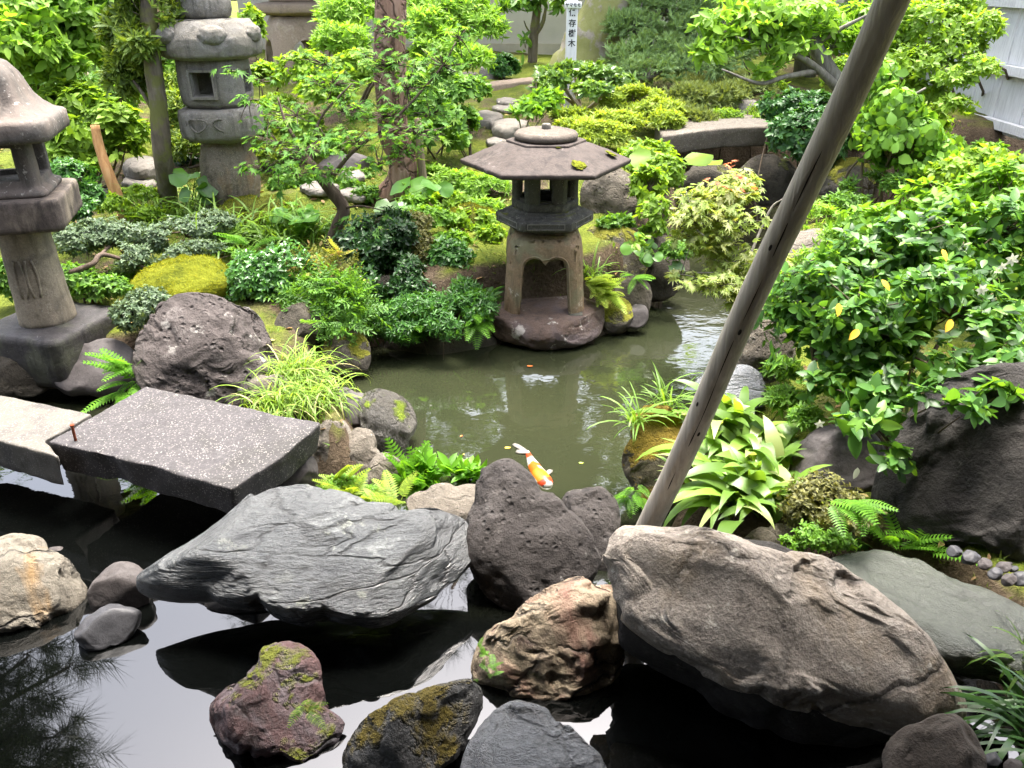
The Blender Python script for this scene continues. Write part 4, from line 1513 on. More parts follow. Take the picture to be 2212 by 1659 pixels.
R_WATERF = rock_mat('wet_fall_rock', (0.084, 0.077, 0.063), (0.025, 0.022, 0.018), (0.182, 0.168, 0.140), 4, .4, 1.0, stretch=((3, 3, .7), (0, .1, 0)), moss=.3, moss_up=.42, moss_col=(.16, .22, .018), wet=.3, spec=.6, crack=.4, crack_scale=3)

# --- the near row across the foreground water
rock('broad pale slate slab lying across the dark water beside the bridge slab', [(268, 1212), (300, 1185), (390, 1140), (500, 1095), (620, 1056), (700, 1062), (790, 1088), (880, 1106), (990, 1092), (1035, 1130), (1018, 1180), (955, 1238), (880, 1298), (815, 1330), (700, 1313), (560, 1288), (440, 1263), (330, 1250), (278, 1240)],
     R_SLATE, z=.27, tilt=66, tf=.13, tb=.5, seed=11, sub=7, k=.42, amp=.025, freq=1.6, rough=.002, layer=.008, facets=2, cells=60, crag=.2, fine=.002, cuts=6, cq=(.85, .96))
rock('dark pointed lava rock standing between the slate slab and the brown boulder', [(1007, 1150), (1030, 1085), (1042, 1020), (1072, 1000), (1110, 994), (1146, 1018), (1168, 1060), (1225, 1105), (1262, 1140), (1290, 1205), (1252, 1290), (1150, 1330), (1075, 1300), (1018, 1225)],
     R_DARK, y=2.16, tilt=42, tf=.45, tb=.6, seed=12, sub=6, k=.55, amp=.03, rough=.02, facets=3, crag=.3, cuts=8, cq=(.85,.95))
rock('small dark lava rock tucked behind the pointed rock', [(1213, 1095), (1222, 1066), (1262, 1058), (1300, 1053), (1326, 1075), (1332, 1150), (1318, 1270), (1235, 1280), (1215, 1160)],
     R_DARK, y=2.3, tilt=40, tf=.5, tb=.6, seed=13, sub=6, k=.55, amp=.05, rough=.035, facets=3)
rock('huge brown granite boulder tilted over the dark water', [(1316, 1160), (1345, 1128), (1400, 1138), (1425, 1148), (1480, 1133), (1565, 1150), (1640, 1185), (1690, 1200), (1775, 1203), (1850, 1245), (1925, 1300), (1990, 1358), (2050, 1440), (2092, 1500), (2100, 1545), (2062, 1590), (1990, 1600), (1890, 1572), (1770, 1535), (1640, 1492), (1500, 1432), (1400, 1385), (1340, 1335), (1322, 1250)],
     R_BROWN, z=.36, tilt=44, tf=.28, tb=.8, seed=14, sub=7, k=.40, amp=.03, freq=1.5, rough=.004, facets=0, cells=60, crag=.3, fine=.004, cuts=16, cq=(.78, .93))
rock('cream and red mottled rock with moss in its cracks beside the brown boulder', [(1018, 1440), (1038, 1385), (1110, 1335), (1165, 1285), (1215, 1258), (1258, 1245), (1290, 1268), (1325, 1263), (1342, 1320), (1350, 1400), (1335, 1465), (1265, 1500), (1150, 1510), (1055, 1495), (1022, 1475)],
     R_MOTT, y=1.72, tilt=44, tf=.5, tb=.6, seed=15, sub=6, k=.55, amp=.06, rough=.03, facets=4, cells=60, crag=.5, cuts=16, cq=(.76, .94))
rock('reddish angular rock with green moss rising from the sky reflecting water', [(441, 1530), (470, 1500), (520, 1470), (556, 1432), (556, 1404), (585, 1391), (640, 1391), (678, 1418), (690, 1480), (697, 1530), (742, 1560), (742, 1605), (700, 1635), (600, 1652), (520, 1646), (465, 1605)],
     R_RED, y=1.52, tilt=46, tf=.45, tb=.6, seed=16, sub=6, k=.5, amp=.05, rough=.02, facets=14, cells=60, crag=.4, fine=.006, cuts=22, cq=(.74, .93))
rock('grey rock with brown moss clumps in the water at the bottom edge', [(740, 1640), (770, 1580), (830, 1530), (900, 1500), (960, 1480), (1005, 1470), (1038, 1490), (1040, 1530), (1010, 1590), (960, 1660), (880, 1730), (770, 1740)],
     R_GREYM, y=1.42, tilt=50, tf=.45, tb=.6, seed=17, sub=6, k=.55, amp=.06, rough=.05, facets=6)
rock('pale wet bluish stone with a smooth flat top at the bottom edge', [(998, 1660), (1030, 1580), (1080, 1528), (1110, 1510), (1150, 1515), (1200, 1560), (1260, 1600), (1300, 1640), (1320, 1700), (1290, 1800), (1150, 1840), (1010, 1790)],
     R_WET, y=1.3, tilt=62, tf=.3, tb=.55, seed=18, sub=6, k=.5, amp=.03, facets=8, layer=.008, crag=.3, rough=.004, fine=.003)
rock('cracked cream rock stained orange at the left edge of the water', [(-90, 1180), (-30, 1160), (40, 1150), (80, 1160), (95, 1185), (145, 1215), (160, 1250), (195, 1310), (180, 1345), (60, 1352), (-60, 1340), (-110, 1260)],
     R_CREAM, y=2.02, tilt=44, tf=.45, tb=.6, seed=19, sub=6, k=.5, amp=.06, rough=.03, facets=12)
rock('dark rounded stone in the water between the cream rock and the slate slab', [(193, 1275), (215, 1245), (262, 1215), (300, 1225), (320, 1270), (310, 1320), (250, 1330), (200, 1315)], R_SMOOTH, y=2.03, tilt=40, tf=.6, tb=.8, seed=20, amp=.06, crag=.15, fine=.003, cuts=4)
rock('dark wet pebble shaped stone just below the cream rock', [(160, 1360), (200, 1322), (270, 1312), (305, 1325), (290, 1362), (240, 1395), (185, 1400)], R_PEB, y=1.88, tilt=50, tf=.5, tb=.7, seed=21, amp=.06, crag=.15, fine=.003, cuts=4)
rock('small dark stone behind the cream rock at the water', [(98, 1190), (120, 1182), (150, 1200), (150, 1225), (110, 1225)], R_SMOOTH, y=2.3, tilt=40, seed=22, sub=4, crag=.15, fine=.003, cuts=4)
rock('dark stone under the broken end of the near bridge slab', [(585, 1000), (630, 970), (672, 985), (680, 1040), (640, 1075), (585, 1070)], R_SMOOTH, y=2.62, tilt=35, seed=23, crag=.15, fine=.003, cuts=4)
rock('black support stone in the shade below the paler bridge slab', [(45, 1020), (120, 1005), (200, 1020), (215, 1070), (60, 1070)], R_SMOOTH, y=2.85, tilt=20, tb=1.2, seed=24, crag=.15, fine=.003, cuts=4)
rock('flat tan stone behind the slate slab', [(880, 1085), (920, 1062), (985, 1053), (1045, 1050), (1050, 1110), (960, 1125), (890, 1112)], R_TAN, y=2.5, tilt=60, tf=.3, tb=.6, seed=25)
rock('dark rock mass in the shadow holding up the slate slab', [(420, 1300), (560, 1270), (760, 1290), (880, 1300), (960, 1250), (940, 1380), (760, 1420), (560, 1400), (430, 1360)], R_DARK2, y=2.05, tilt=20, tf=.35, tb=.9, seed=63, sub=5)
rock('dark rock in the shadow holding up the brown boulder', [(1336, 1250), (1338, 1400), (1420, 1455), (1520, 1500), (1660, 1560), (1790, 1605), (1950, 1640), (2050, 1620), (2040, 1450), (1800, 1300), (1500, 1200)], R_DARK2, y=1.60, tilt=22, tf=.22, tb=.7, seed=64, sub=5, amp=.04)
# --- peninsula with the grass tuft
rock('large pitted volcanic rock with white lichen behind the bridge slab', [(288, 760), (310, 700), (345, 650), (380, 634), (440, 632), (478, 640), (490, 652), (540, 660), (562, 700), (578, 745), (600, 800), (560, 880), (480, 880), (380, 855), (300, 830)],
     R_VOLC, y=3.25, tilt=34, tf=.5, tb=.6, seed=26, sub=6, k=.5, amp=.06, rough=.05, facets=4, cells=60, crag=.45, fine=.014, cuts=22, cq=(.68,.92))
rock('smooth rounded grey stone below the plinth', [(108, 810), (140, 765), (190, 744), (270, 745), (300, 790), (270, 840), (190, 850), (125, 840)], R_SMOOTH, y=3.5, tilt=34, seed=27, facets=4, crag=.15, fine=.003, cuts=4)
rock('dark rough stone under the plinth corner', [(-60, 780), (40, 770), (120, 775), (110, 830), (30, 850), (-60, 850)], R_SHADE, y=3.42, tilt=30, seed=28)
rock('dark smooth stone among the sedge tuft and the wet rock', [(690, 880), (720, 842), (770, 850), (815, 890), (812, 930), (750, 930), (700, 915)], R_SMOOTH, y=3.1, tilt=45, seed=29, crag=.15, fine=.003, cuts=4)
rock('wet dark rock with bright moss cap jutting into the pond', [(770, 862), (810, 842), (850, 850), (892, 890), (898, 915), (880, 950), (868, 1000), (840, 1010), (810, 960), (780, 910)], R_WATERF, y=3.0, tilt=30, tf=.5, tb=.7, seed=30, amp=.06, rough=.04, facets=5)
rock('pale cracked tan rock at the end of the bridge slab', [(680, 960), (700, 910), (735, 905), (755, 930), (760, 1000), (735, 1040), (695, 1030)], R_TAN, y=2.86, tilt=32, seed=31, facets=5)
rock('grooved tan upright rock between the wet rock and the bridge end', [(745, 960), (765, 928), (800, 932), (812, 970), (805, 1040), (765, 1062), (742, 1030)], R_TAN, y=2.82, tilt=28, seed=32, facets=5, rough=.03)
rock('brownish grey rock lowest of the cluster below the wet rock', [(800, 1000), (830, 978), (866, 1000), (868, 1050), (835, 1068), (800, 1055)], R_TAN, y=2.74, tilt=30, seed=33, facets=4)
rock('pale rounded stone inside the sedge tuft', [(535, 830), (580, 815), (620, 820), (625, 850), (570, 858)], R_TAN, y=3.15, tilt=45, seed=34, sub=4)
# --- far bank, left of the broad lantern
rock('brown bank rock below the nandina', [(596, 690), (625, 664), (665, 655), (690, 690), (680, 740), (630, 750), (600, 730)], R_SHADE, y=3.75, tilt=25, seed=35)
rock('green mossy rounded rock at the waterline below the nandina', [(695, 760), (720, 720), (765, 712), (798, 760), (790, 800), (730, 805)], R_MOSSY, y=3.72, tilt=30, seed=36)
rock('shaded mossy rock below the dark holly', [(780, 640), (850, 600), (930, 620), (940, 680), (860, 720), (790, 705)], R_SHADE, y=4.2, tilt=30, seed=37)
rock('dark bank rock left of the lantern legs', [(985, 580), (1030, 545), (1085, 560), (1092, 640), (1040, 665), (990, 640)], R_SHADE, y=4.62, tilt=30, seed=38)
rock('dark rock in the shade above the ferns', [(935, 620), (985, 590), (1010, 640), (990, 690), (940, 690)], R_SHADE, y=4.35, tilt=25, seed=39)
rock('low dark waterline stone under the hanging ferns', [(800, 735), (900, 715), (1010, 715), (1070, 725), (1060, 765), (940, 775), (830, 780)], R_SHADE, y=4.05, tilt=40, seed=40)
rock('broad reddish brown rock carrying the splayed lantern', [(1058, 690), (1075, 665), (1100, 640), (1130, 625), (1240, 625), (1285, 650), (1300, 672), (1298, 700), (1268, 725), (1200, 740), (1125, 732), (1075, 715)],
     R_BASE, y=4.22, tilt=70, tf=.30, tb=.35, seed=41, sub=6, k=.4, amp=.03, freq=1.8, facets=2, crag=.2, rough=.005, fine=.004, cuts=5, cq=(.86,.96), ztop=.168)
rock('moss spotted rock right of the lantern base', [(1290, 690), (1300, 655), (1340, 640), (1362, 660), (1360, 700), (1310, 715)], R_MOSSY, y=4.3, tilt=40, seed=42)
rock('small dark stone seen through the lantern arch', [(1182, 600), (1200, 590), (1235, 592), (1240, 615), (1200, 618)], R_SMOOTH, y=4.72, tilt=35, seed=43, sub=4, crag=.15, fine=.003, cuts=4)
rock('rough lichen covered rock behind the lantern firebox', [(1256, 440), (1262, 400), (1300, 368), (1350, 368), (1388, 400), (1395, 450), (1350, 490), (1280, 490)], R_LICH, y=5.2, tilt=30, seed=44, sub=6, amp=.07, rough=.07)
rock('rounded boulder with a yellow green moss cap right of the lantern', [(1256, 520), (1275, 492), (1330, 486), (1380, 510), (1400, 550), (1385, 600), (1310, 610), (1262, 580)], R_MOSSY, y=4.75, tilt=32, seed=45)
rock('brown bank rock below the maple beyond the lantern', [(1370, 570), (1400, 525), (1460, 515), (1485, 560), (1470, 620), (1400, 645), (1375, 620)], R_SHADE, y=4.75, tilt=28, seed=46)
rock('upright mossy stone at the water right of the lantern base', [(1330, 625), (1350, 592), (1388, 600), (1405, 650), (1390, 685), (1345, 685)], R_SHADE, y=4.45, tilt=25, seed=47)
rock('dark flat wedge stone at the waterline right of the lantern', [(1335, 692), (1360, 668), (1393, 662), (1398, 690), (1360, 706), (1340, 706)], R_SMOOTH, y=4.3, tilt=45, seed=48, sub=4, crag=.15, fine=.003, cuts=4)
# --- stream below the arched bridge
rock('round mossy boulder in the stream below the dark shrub', [(1770, 400), (1790, 355), (1850, 345), (1890, 380), (1885, 435), (1820, 445)], R_MOSSY, y=5.6, tilt=30, seed=49)
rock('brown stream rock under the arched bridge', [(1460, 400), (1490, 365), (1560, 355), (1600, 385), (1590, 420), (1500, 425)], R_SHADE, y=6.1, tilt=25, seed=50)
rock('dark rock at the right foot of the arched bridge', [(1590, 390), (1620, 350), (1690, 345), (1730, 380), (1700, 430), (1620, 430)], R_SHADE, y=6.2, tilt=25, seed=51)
rock('tan rock on the slope right of the conifers', [(1572, 240), (1590, 222), (1640, 218), (1668, 235), (1650, 258), (1590, 258)], R_STEP, y=7.2, tilt=35, seed=52)
# --- right bank
rock('tan pond edge rock with an orange moss top left of the prop log', [(1365, 950), (1372, 905), (1400, 882), (1450, 885), (1472, 910), (1475, 1000), (1450, 1100), (1400, 1110), (1368, 1050)], rock_mat('moss_topped_rock', (.13, .11, .075), (.05, .042, .03), (.22, .19, .14), 5, .9, 1.0, moss=.55, moss_col=(.2, .14, .015), moss_up=.6, moss_scale=3), y=2.62, tilt=25, tf=.5, tb=.7, seed=53, k=.45, sub=6, rough=.03)
rock('speckled gravelly rock half under the glossy shrub', [(1590, 720), (1630, 690), (1690, 695), (1720, 760), (1690, 815), (1620, 815), (1590, 780)], R_LICH, y=3.2, tilt=30, seed=54)
rock('grey blue stone between the prop log and the broad leaves', [(1500, 830), (1560, 805), (1650, 812), (1660, 850), (1560, 868)], R_WET, y=3.0, tilt=50, seed=55)
rock('pale flat rock behind the glossy shrub by the stream', [(1690, 520), (1740, 495), (1800, 500), (1830, 540), (1780, 570), (1700, 560)], R_TAN, y=4.1, tilt=45, seed=56)
rock('rounded dark grey boulder behind the dwarf bush', [(1705, 1010), (1740, 950), (1800, 920), (1880, 930), (1920, 980), (1910, 1050), (1850, 1085), (1740, 1080)], R_SMOOTH, y=2.45, tilt=36, tf=.5, tb=.6, seed=57, sub=6, amp=.05, facets=4, crag=.15, fine=.003, cuts=4)
rock('massive near black fissured boulder at the right edge', [(1900, 1120), (1915, 1010), (1960, 930), (2010, 860), (2090, 810), (2212, 790), (2350, 830), (2420, 980), (2380, 1150), (2250, 1230), (2120, 1180), (1990, 1170)],
     R_DARK2, y=2.15, tilt=26, tf=.4, tb=.5, seed=58, sub=6, k=.5, amp=.06, rough=.03, facets=7)
rock('dark stone in the bed under the dwarf bush', [(1610, 1165), (1660, 1142), (1720, 1150), (1740, 1190), (1640, 1200)], R_TAN, y=2.15, tilt=50, seed=59, sub=4)
flat_stone('wet greenish flat slab behind the brown boulder', [(1770, 1195), (1830, 1178), (1950, 1182), (2060, 1230), (2150, 1275), (2300, 1340), (2300, 1430), (2150, 1420), (2000, 1370), (1900, 1300)], .30, .12, R_GREEN, 60, name='flat_stone', amp=.03)
rock('grey cracked stone wedged behind the brown boulder end', [(1990, 1340), (2015, 1312), (2050, 1318), (2080, 1360), (2100, 1420), (2112, 1480), (2095, 1530), (2050, 1470)], R_WET, y=1.72, tilt=40, seed=61, facets=3, tf=.3, tb=.4)
rock('shaded brown rock below the lower end of the brown boulder', [(1930, 1600), (1990, 1565), (2070, 1550), (2110, 1590), (2130, 1660), (2100, 1760), (1960, 1760)], rock_mat('shaded_brown_rock', (.085, .07, .055), (.04, .034, .028), (.13, .11, .09), 4, .8, .5), y=1.2, tilt=40, seed=62)
# --- black pebbles beside the fissured boulder
for i, (px, py, r, lab) in enumerate([(2062, 1190, 15, 'round black pebble at the far end of the pebble row'), (2098, 1203, 18, 'second black pebble along the row by the boulder'), (2128, 1218, 14, 'grey pebble in the middle of the black row'), (2150, 1240, 15, 'flat black pebble below the grey one'),
                                      (2168, 1225, 15, 'pale grey pebble beside the fissured boulder'), (2180, 1252, 15, 'long grey pebble beyond the pale one'), (2205, 1250, 19, 'large black pebble at the right frame edge'), (2190, 1228, 9, 'tiny dark pebble wedged against the boulder')]):
    pts = [(px + r * math.cos(a) * 1.1, py + r * math.sin(a) * .8) for a in np.linspace(0, 2 * math.pi, 9)[:-1]]
    rock(lab, pts, R_PEB if i not in (2, 4, 5) else R_SMOOTH, z=.33, tilt=70, tf=.5, tb=.6, seed=70 + i, sub=4, k=.85, name='pebble', cat='pebble', group='black pebbles by the boulder', amp=.14, crag=.15, fine=.003, cuts=4)
for i, (px, py, r, lab) in enumerate([(2140, 1640, 22, 'dark pebble near the grass at the lower right corner'), (2190, 1655, 20, 'grey pebble at the lower right corner')]):
    pts = [(px + r * math.cos(a) * 1.1, py + r * math.sin(a) * .8) for a in np.linspace(0, 2 * math.pi, 9)[:-1]]
    rock(lab, pts, R_PEB if not i else R_SMOOTH, z=.24, tilt=70, seed=80 + i, sub=4, k=.9, name='pebble', cat='pebble', group='pebbles in the lower corner', amp=.03, crag=.15, fine=.003, cuts=4)
# --- stones of the garden path and mossy mounds
def step(px, py, rx, ry, lab, mat=R_STEP, th=.06, seed=1, n=10, group='stepping stones of the garden path', lift=.03):
    p = on_ground(px, py)
    rg = np.random.default_rng(seed)
    pts = [(px + rx * math.cos(a) * rg.uniform(.85, 1.1), py + ry * math.sin(a) * rg.uniform(.85, 1.1)) for a in np.linspace(0, 2 * math.pi, n + 1)[:-1]]
    flat_stone(lab, pts, p[2] + lift, th, mat, seed, group)
step(1103, 264, 38, 13, 'grey stepping stone nearest the lantern roof', seed=91, th=.12, lift=.06)
step(1050, 245, 32, 12, 'rounded stepping stone at the left edge of the moss path', seed=92, th=.12, lift=.05)
step(1092, 228, 26, 7, 'pale flat stepping stone below the topmost of its row', seed=93)
step(1096, 214, 22, 6, 'pale narrow stepping stone highest on the moss path', seed=94)
step(1075, 300, 26, 7, 'flat stepping stone half hidden by the lantern roof', seed=95)
step(305, 345, 36, 14, 'pale raised path stone left of the slender mossy tree', seed=96, th=.14, lift=.07)
step(300, 385, 34, 13, 'tan flat path stone below the raised pale one', seed=97)
step(335, 455, 32, 10, 'flat stone at the foot of the slender mossy tree', seed=98)
step(220, 410, 25, 9, 'pale path stone near the leaning bare trunk', seed=99)
step(690, 398, 38, 10, 'flat pale stone left of the red barked trunk', seed=100)
step(770, 410, 40, 12, 'tan flat stone at the foot of the red barked trunk', seed=101)
step(760, 372, 30, 9, 'sandy flat stone behind the dark maple stem', seed=102)
rock('dark blue grey stone behind the maple stem', [(685, 375), (700, 345), (750, 338), (800, 348), (805, 380), (740, 390)], R_SMOOTH, y=6.0, tilt=35, seed=103, crag=.15, fine=.003, cuts=4)
rock('brown upright rock behind the barrel shaft', [(560, 395), (570, 350), (600, 345), (625, 380), (615, 410), (575, 412)], R_TAN, y=6.0, tilt=25, seed=104)
rock('grey upright stone beside the clipped bush near the wall', [(1040, 170), (1045, 140), (1065, 135), (1075, 160), (1070, 180)], R_STEP, y=9.4, tilt=20, seed=105, sub=4)
rock('brown rock left of the upright grey stone near the wall', [(985, 185), (1000, 158), (1030, 160), (1042, 185), (1010, 200)], R_TAN, y=9.0, tilt=25, seed=106, sub=4)
rock('bright yellow green moss cushion on a low rock beside the volcanic rock', [(277, 625), (300, 600), (350, 578), (420, 565), (470, 567), (500, 590), (498, 625), (440, 645), (350, 645), (290, 642)], M_MOSS, y=4.05, tilt=62, tf=.35, tb=.5, seed=107, name='moss_mound', cat='moss', k=.5, sub=6, rough=.02, crag=.15, fine=.014, cuts=0)
rock('olive moss mound below the tall granite lantern', [(440, 480), (480, 455), (560, 440), (620, 430), (640, 455), (610, 480), (520, 492), (460, 492)], M_MOSSD, y=5.0, tilt=60, tf=.35, tb=.5, seed=108, name='moss_mound', cat='moss', k=.5, sub=6, rough=.02, crag=.15, fine=.014, cuts=0)
rock('green moss hummock left of the lantern platform', [(950, 480), (985, 455), (1040, 450), (1080, 470), (1070, 500), (990, 510)], M_MOSSD, y=5.0, tilt=55, tf=.4, tb=.5, seed=109, name='moss_mound', cat='moss', k=.55, sub=5, rough=.02, crag=.15, fine=.014, cuts=0)
# ================================================================== PLANTS
G_BRIGHT = leaf_mat('leaf_bright', (.19, .33, .035), .35, .5, .5)
G_LIME = leaf_mat('leaf_lime', (.215, .38, .05), .3, .5, .5, tcol=(1.3, 1.3, .6))
G_YEL = leaf_mat('leaf_yellow_green', (.27, .37, .05), .25, .5, .45)
G_MID = leaf_mat('leaf_mid', (.11, .24, .035), .4, .5, .4)
G_FRESH = leaf_mat('leaf_fresh', (.15, .31, .04), .35, .5, .45)
G_DARK = leaf_mat('leaf_dark_glossy', (.03, .085, .022), .5, .36, .3, spec=.4)
G_GLOSS = leaf_mat('leaf_gardenia', (.075, .19, .038), .55, .38, .42, spec=.3, alt=(.15, .30, .04), alt_amt=.22)
G_GLOSSY2 = leaf_mat('leaf_glossy_mid', (.06, .17, .034), .45, .38, .38, spec=.35)
G_CAM = leaf_mat('leaf_camellia', (.17, .30, .06), .35, .3, .4, spec=.7)
G_MAPLE = leaf_mat('leaf_maple', (.13, .29, .06), .3, .6, .55, spec=.2, alt=(.2, .34, .06), alt_amt=.2)
G_MAPLEY = leaf_mat('leaf_young_maple', (.30, .40, .10), .25, .5, .5, alt=(.42, .46, .2), alt_amt=.3)
G_RED = leaf_mat('leaf_red_tip', (.5, .2, .10), .3, .5, .45, tcol=(1.2, .7, .5))
G_JUN = leaf_mat('needle_juniper', (.22, .34, .13), .3, .6, .25)
G_JUNY = leaf_mat('needle_yellowish', (.20, .26, .08), .3, .6, .3)
G_POD = leaf_mat('needle_podocarp', (.13, .21, .035), .35, .5, .35, alt=(.24, .32, .05))
G_CREEP = leaf_mat('leaf_grey_creeper', (.10, .155, .085), .35, .5, .25)
G_NAND = leaf_mat('leaf_nandina', (.11, .25, .045), .3, .45, .45)
G_NANDR = leaf_mat('leaf_nandina_young', (.27, .30, .085), .3, .45, .45, alt=(.4, .25, .1), alt_amt=.15)
G_OLIVE = leaf_mat('leaf_olive_small', (.12, .125, .035), .4, .55, .3)
G_FERN = leaf_mat('fern_bright', (.13, .31, .03), .3, .45, .5)
G_FERND = leaf_mat('fern_mid', (.06, .16, .03), .4, .45, .4)
G_SEDGE = leaf_mat('sedge_blade', (.2, .33, .05), .4, .45, .45, alt=(.5, .45, .22), alt_amt=.12)
G_GRASS = leaf_mat('grass_blade', (.14, .26, .04), .4, .45, .45)
G_LILYT = leaf_mat('dark_grass_blade', (.05, .13, .03), .4, .35, .35, spec=.6)
G_ASP = leaf_mat('broad_strap_leaf', (.15, .28, .045), .4, .38, .42, alt=(.34, .4, .15), alt_amt=.16, spec=.55)
G_ROUND = leaf_mat('round_leaf', (.11, .26, .045), .3, .35, .45, spec=.55)
G_PINE = leaf_mat('pine_needle', (.035, .06, .02), .3, .6, .15)
G_TREE = leaf_mat('leaf_canopy', (.07, .14, .025), .4, .45, .45)
W_TWIG = bark_mat('twig_bark', (.10, .075, .05), (.05, .035, .025), (.17, .14, .10), 14, .3)
W_PALE = bark_mat('pale_twig_bark', (.33, .28, .2), (.18, .15, .1), (.45, .4, .32), 12, .3)
W_GREY = bark_mat('grey_branch_bark', (.17, .155, .13), (.08, .07, .06), (.27, .25, .22), 12, .4)
W_RED = bark_mat('red_flaky_bark', (.19, .115, .08), (.055, .03, .022), (.33, .24, .19), 5, 1.0, plates=True)
W_MOSSY = bark_mat('mossy_bark', (.12, .10, .07), (.05, .042, .03), (.2, .175, .135), 7, .8, moss=.45, moss_col=(.12, .13, .03))
W_BIG = bark_mat('bayberry_bark', (.33, .29, .23), (.18, .15, .11), (.45, .42, .36), 5, .6, moss=.8, moss_col=(.22, .23, .05), stretch=(1, 1, .7))
W_DARKM = bark_mat('dark_maple_bark', (.085, .06, .045), (.035, .025, .018), (.15, .115, .09), 9, .6)
W_ORANGE = bark_mat('orange_bare_wood', (.40, .22, .09), (.22, .11, .045), (.5, .33, .17), 6, .5, stretch=(2, 2, .2))
W_LOG = bark_mat('weathered_prop_log', (.48, .43, .355), (.30, .265, .215), (.62, .57, .49), 7, .35, stretch=(3, 3, .12), rough=.5, spec=.45)
W_STAKE = bark_mat('stake_wood', (.2, .155, .1), (.1, .08, .05), (.3, .24, .17), 8, .4, stretch=(3, 3, .3))


def g(px, py):
    return on_ground(px, py)


def pl(label, cat, bl, y, tmpl, mat, size, n, name='shrub', **k):
    """blobs given as (px, py, rx, ry[, y])"""
    bs = [blob(b[0], b[1], b[2], b[3], b[4] if len(b) > 4 else y, k.get('dep')) for b in bl]
    fs = k.pop('fs', .66)
    size, n = size * fs, int(n / fs ** 1.9)
    k.pop('dep', None)
    return plant(name, label, cat, bs, tmpl, mat, size, n, **k)


# ---------------------------------------------------------------- right foreground
pl('large glossy green shrub with broad leaves filling the right side by the prop log', 'shrub',
   [(1790, 640, 120, 90, 2.95), (1900, 570, 110, 80, 3.1), (2010, 540, 120, 90, 3.15), (2130, 560, 110, 100, 3.1), (1760, 760, 100, 60, 2.8), (1880, 760, 110, 70, 2.7), (2010, 760, 110, 80, 2.65), (2130, 720, 110, 90, 2.6), (1715, 690, 70, 70, 3.0), (2220, 690, 90, 120, 2.9), (1890, 850, 80, 40, 2.5), (1930, 680, 120, 80, 2.8), (2060, 650, 110, 90, 2.75), (1830, 560, 60, 40, 3.2), (1940, 500, 60, 40, 3.2), (2070, 480, 70, 50, 3.2), (2180, 480, 60, 60, 3.1), (1700, 620, 45, 35, 3.1), (2000, 620, 80, 50, 2.6), (1790, 830, 60, 40, 2.6), (2070, 800, 100, 40, 2.45), (2180, 790, 80, 50, 2.4), (1960, 830, 70, 40, 2.5), (1850, 690, 90, 60, 2.7)],
   2.8, OVALHI, G_GLOSS, .058, 1150, k=5, base=g(1945, 985), stem_mat=W_TWIG, stems=9, stem_r=.011, tilt=(45, 90), up=.5, shell=.2, low=-.7, gap=.22, gapf=4, lump=.35, svar=.42, fs=.68)
for (px, py, y) in ((1920, 915, 2.2), (2075, 882, 2.3), (1918, 1000, 2.2), (1850, 880, 2.3)):
    pass
pl('low sprouts with a few broad glossy leaves under the big shrub beside the boulder', 'shrub', [(1905, 905, 45, 28, 2.28), (2080, 880, 50, 24, 2.15), (2150, 850, 50, 24, 2.2), (2010, 860, 50, 26, 2.25), (1925, 990, 38, 40, 2.2), (1840, 920, 45, 30, 2.4)], 2.3, OVALHI, G_GLOSS, .076, 24, k=6,
   base=g(1950, 1000), stem_mat=W_TWIG, stems=4, stem_r=.006, tilt=(60, 90), gap=0, twigs=False)
pl('light green shrub with pointed leaves standing behind the big glossy shrub', 'shrub',
   [(2060, 450, 130, 60, 3.9), (2170, 420, 110, 70, 3.8), (1900, 490, 110, 45, 3.9), (2200, 480, 90, 80, 3.6)], 3.8, OVAL, G_FRESH, .075, 420, k=4, stem_mat=W_TWIG, stems=6, stem_r=.009, shell=.4)
pl('yellow green groundcover shrub between the prop log and the glossy shrub', 'shrub', [(1850, 520, 90, 35, 3.9), (1780, 560, 70, 25, 3.8), (1760, 470, 70, 30, 4.6), (1930, 530, 80, 35, 3.8)], 3.9, NARROW, G_LIME, .05, 420, k=4, stem_mat=W_TWIG, stems=4)
for i, (px, py, y) in enumerate([(1904, 604, 2.75), (2035, 538, 2.9), (1812, 655, 2.7), (2056, 690, 2.45), (1855, 712, 2.5)]):
    p = at_y(px, py, y - .12)
    V, F = inst(OVALHI, p[None], nz(np.array([[.5 - i * .3, -.5, -.5]])), np.array([[.2, -.6, .8]]), .048)
    tag(mk('yellow_leaf', V, F, plain_mat('yellowed_leaf', (.6, .38, .03), .5, .4, .2) if i == 0 else bpy.data.materials['yellowed_leaf']),
        ['bright yellow leaf near the middle of the glossy shrub', 'yellow leaf high in the glossy shrub toward the right', 'small yellow leaf at the left side of the glossy shrub', 'yellow leaf low among the glossy shrub branches', 'drooping yellow leaf below the brightest one'][i], 'leaf', 'yellow leaves in the glossy shrub')
M_PETAL = leaf_mat('white_petal', (.75, .75, .68), .08, .5, .35, tcol=(1, 1, .9))
def flower(px, py, y, s, lab, n=6, mat=None, grp='white flowers in the glossy shrub', seed=0):
    p = at_y(px, py, y)
    r = np.random.default_rng(seed + int(px))
    a = np.arange(n) * 2 * math.pi / n + r.random()
    f = np.stack([np.cos(a), -.35 + 0 * a, np.sin(a)], 1)
    V, F = inst(OVALHI, np.repeat(p[None], n, 0), f, np.tile([.1, -1, .3], (n, 1)), s)
    tag(mk('flower', V, F, mat or M_PETAL), lab, 'flower', grp)
flower(2185, 560, 2.65, .026, 'white flower at the right edge of the glossy shrub', 6)
flower(2120, 625, 2.6, .024, 'white flower with a yellow heart in the glossy shrub', 6)
flower(1770, 915, 2.45, .02, 'small white flower low beside the broad strap leaves', 5)
flower(2165, 1005 - 430, 2.6, .018, 'tiny white flower beside the one at the right edge', 5)
p = at_y(1853, 1010, 2.2)
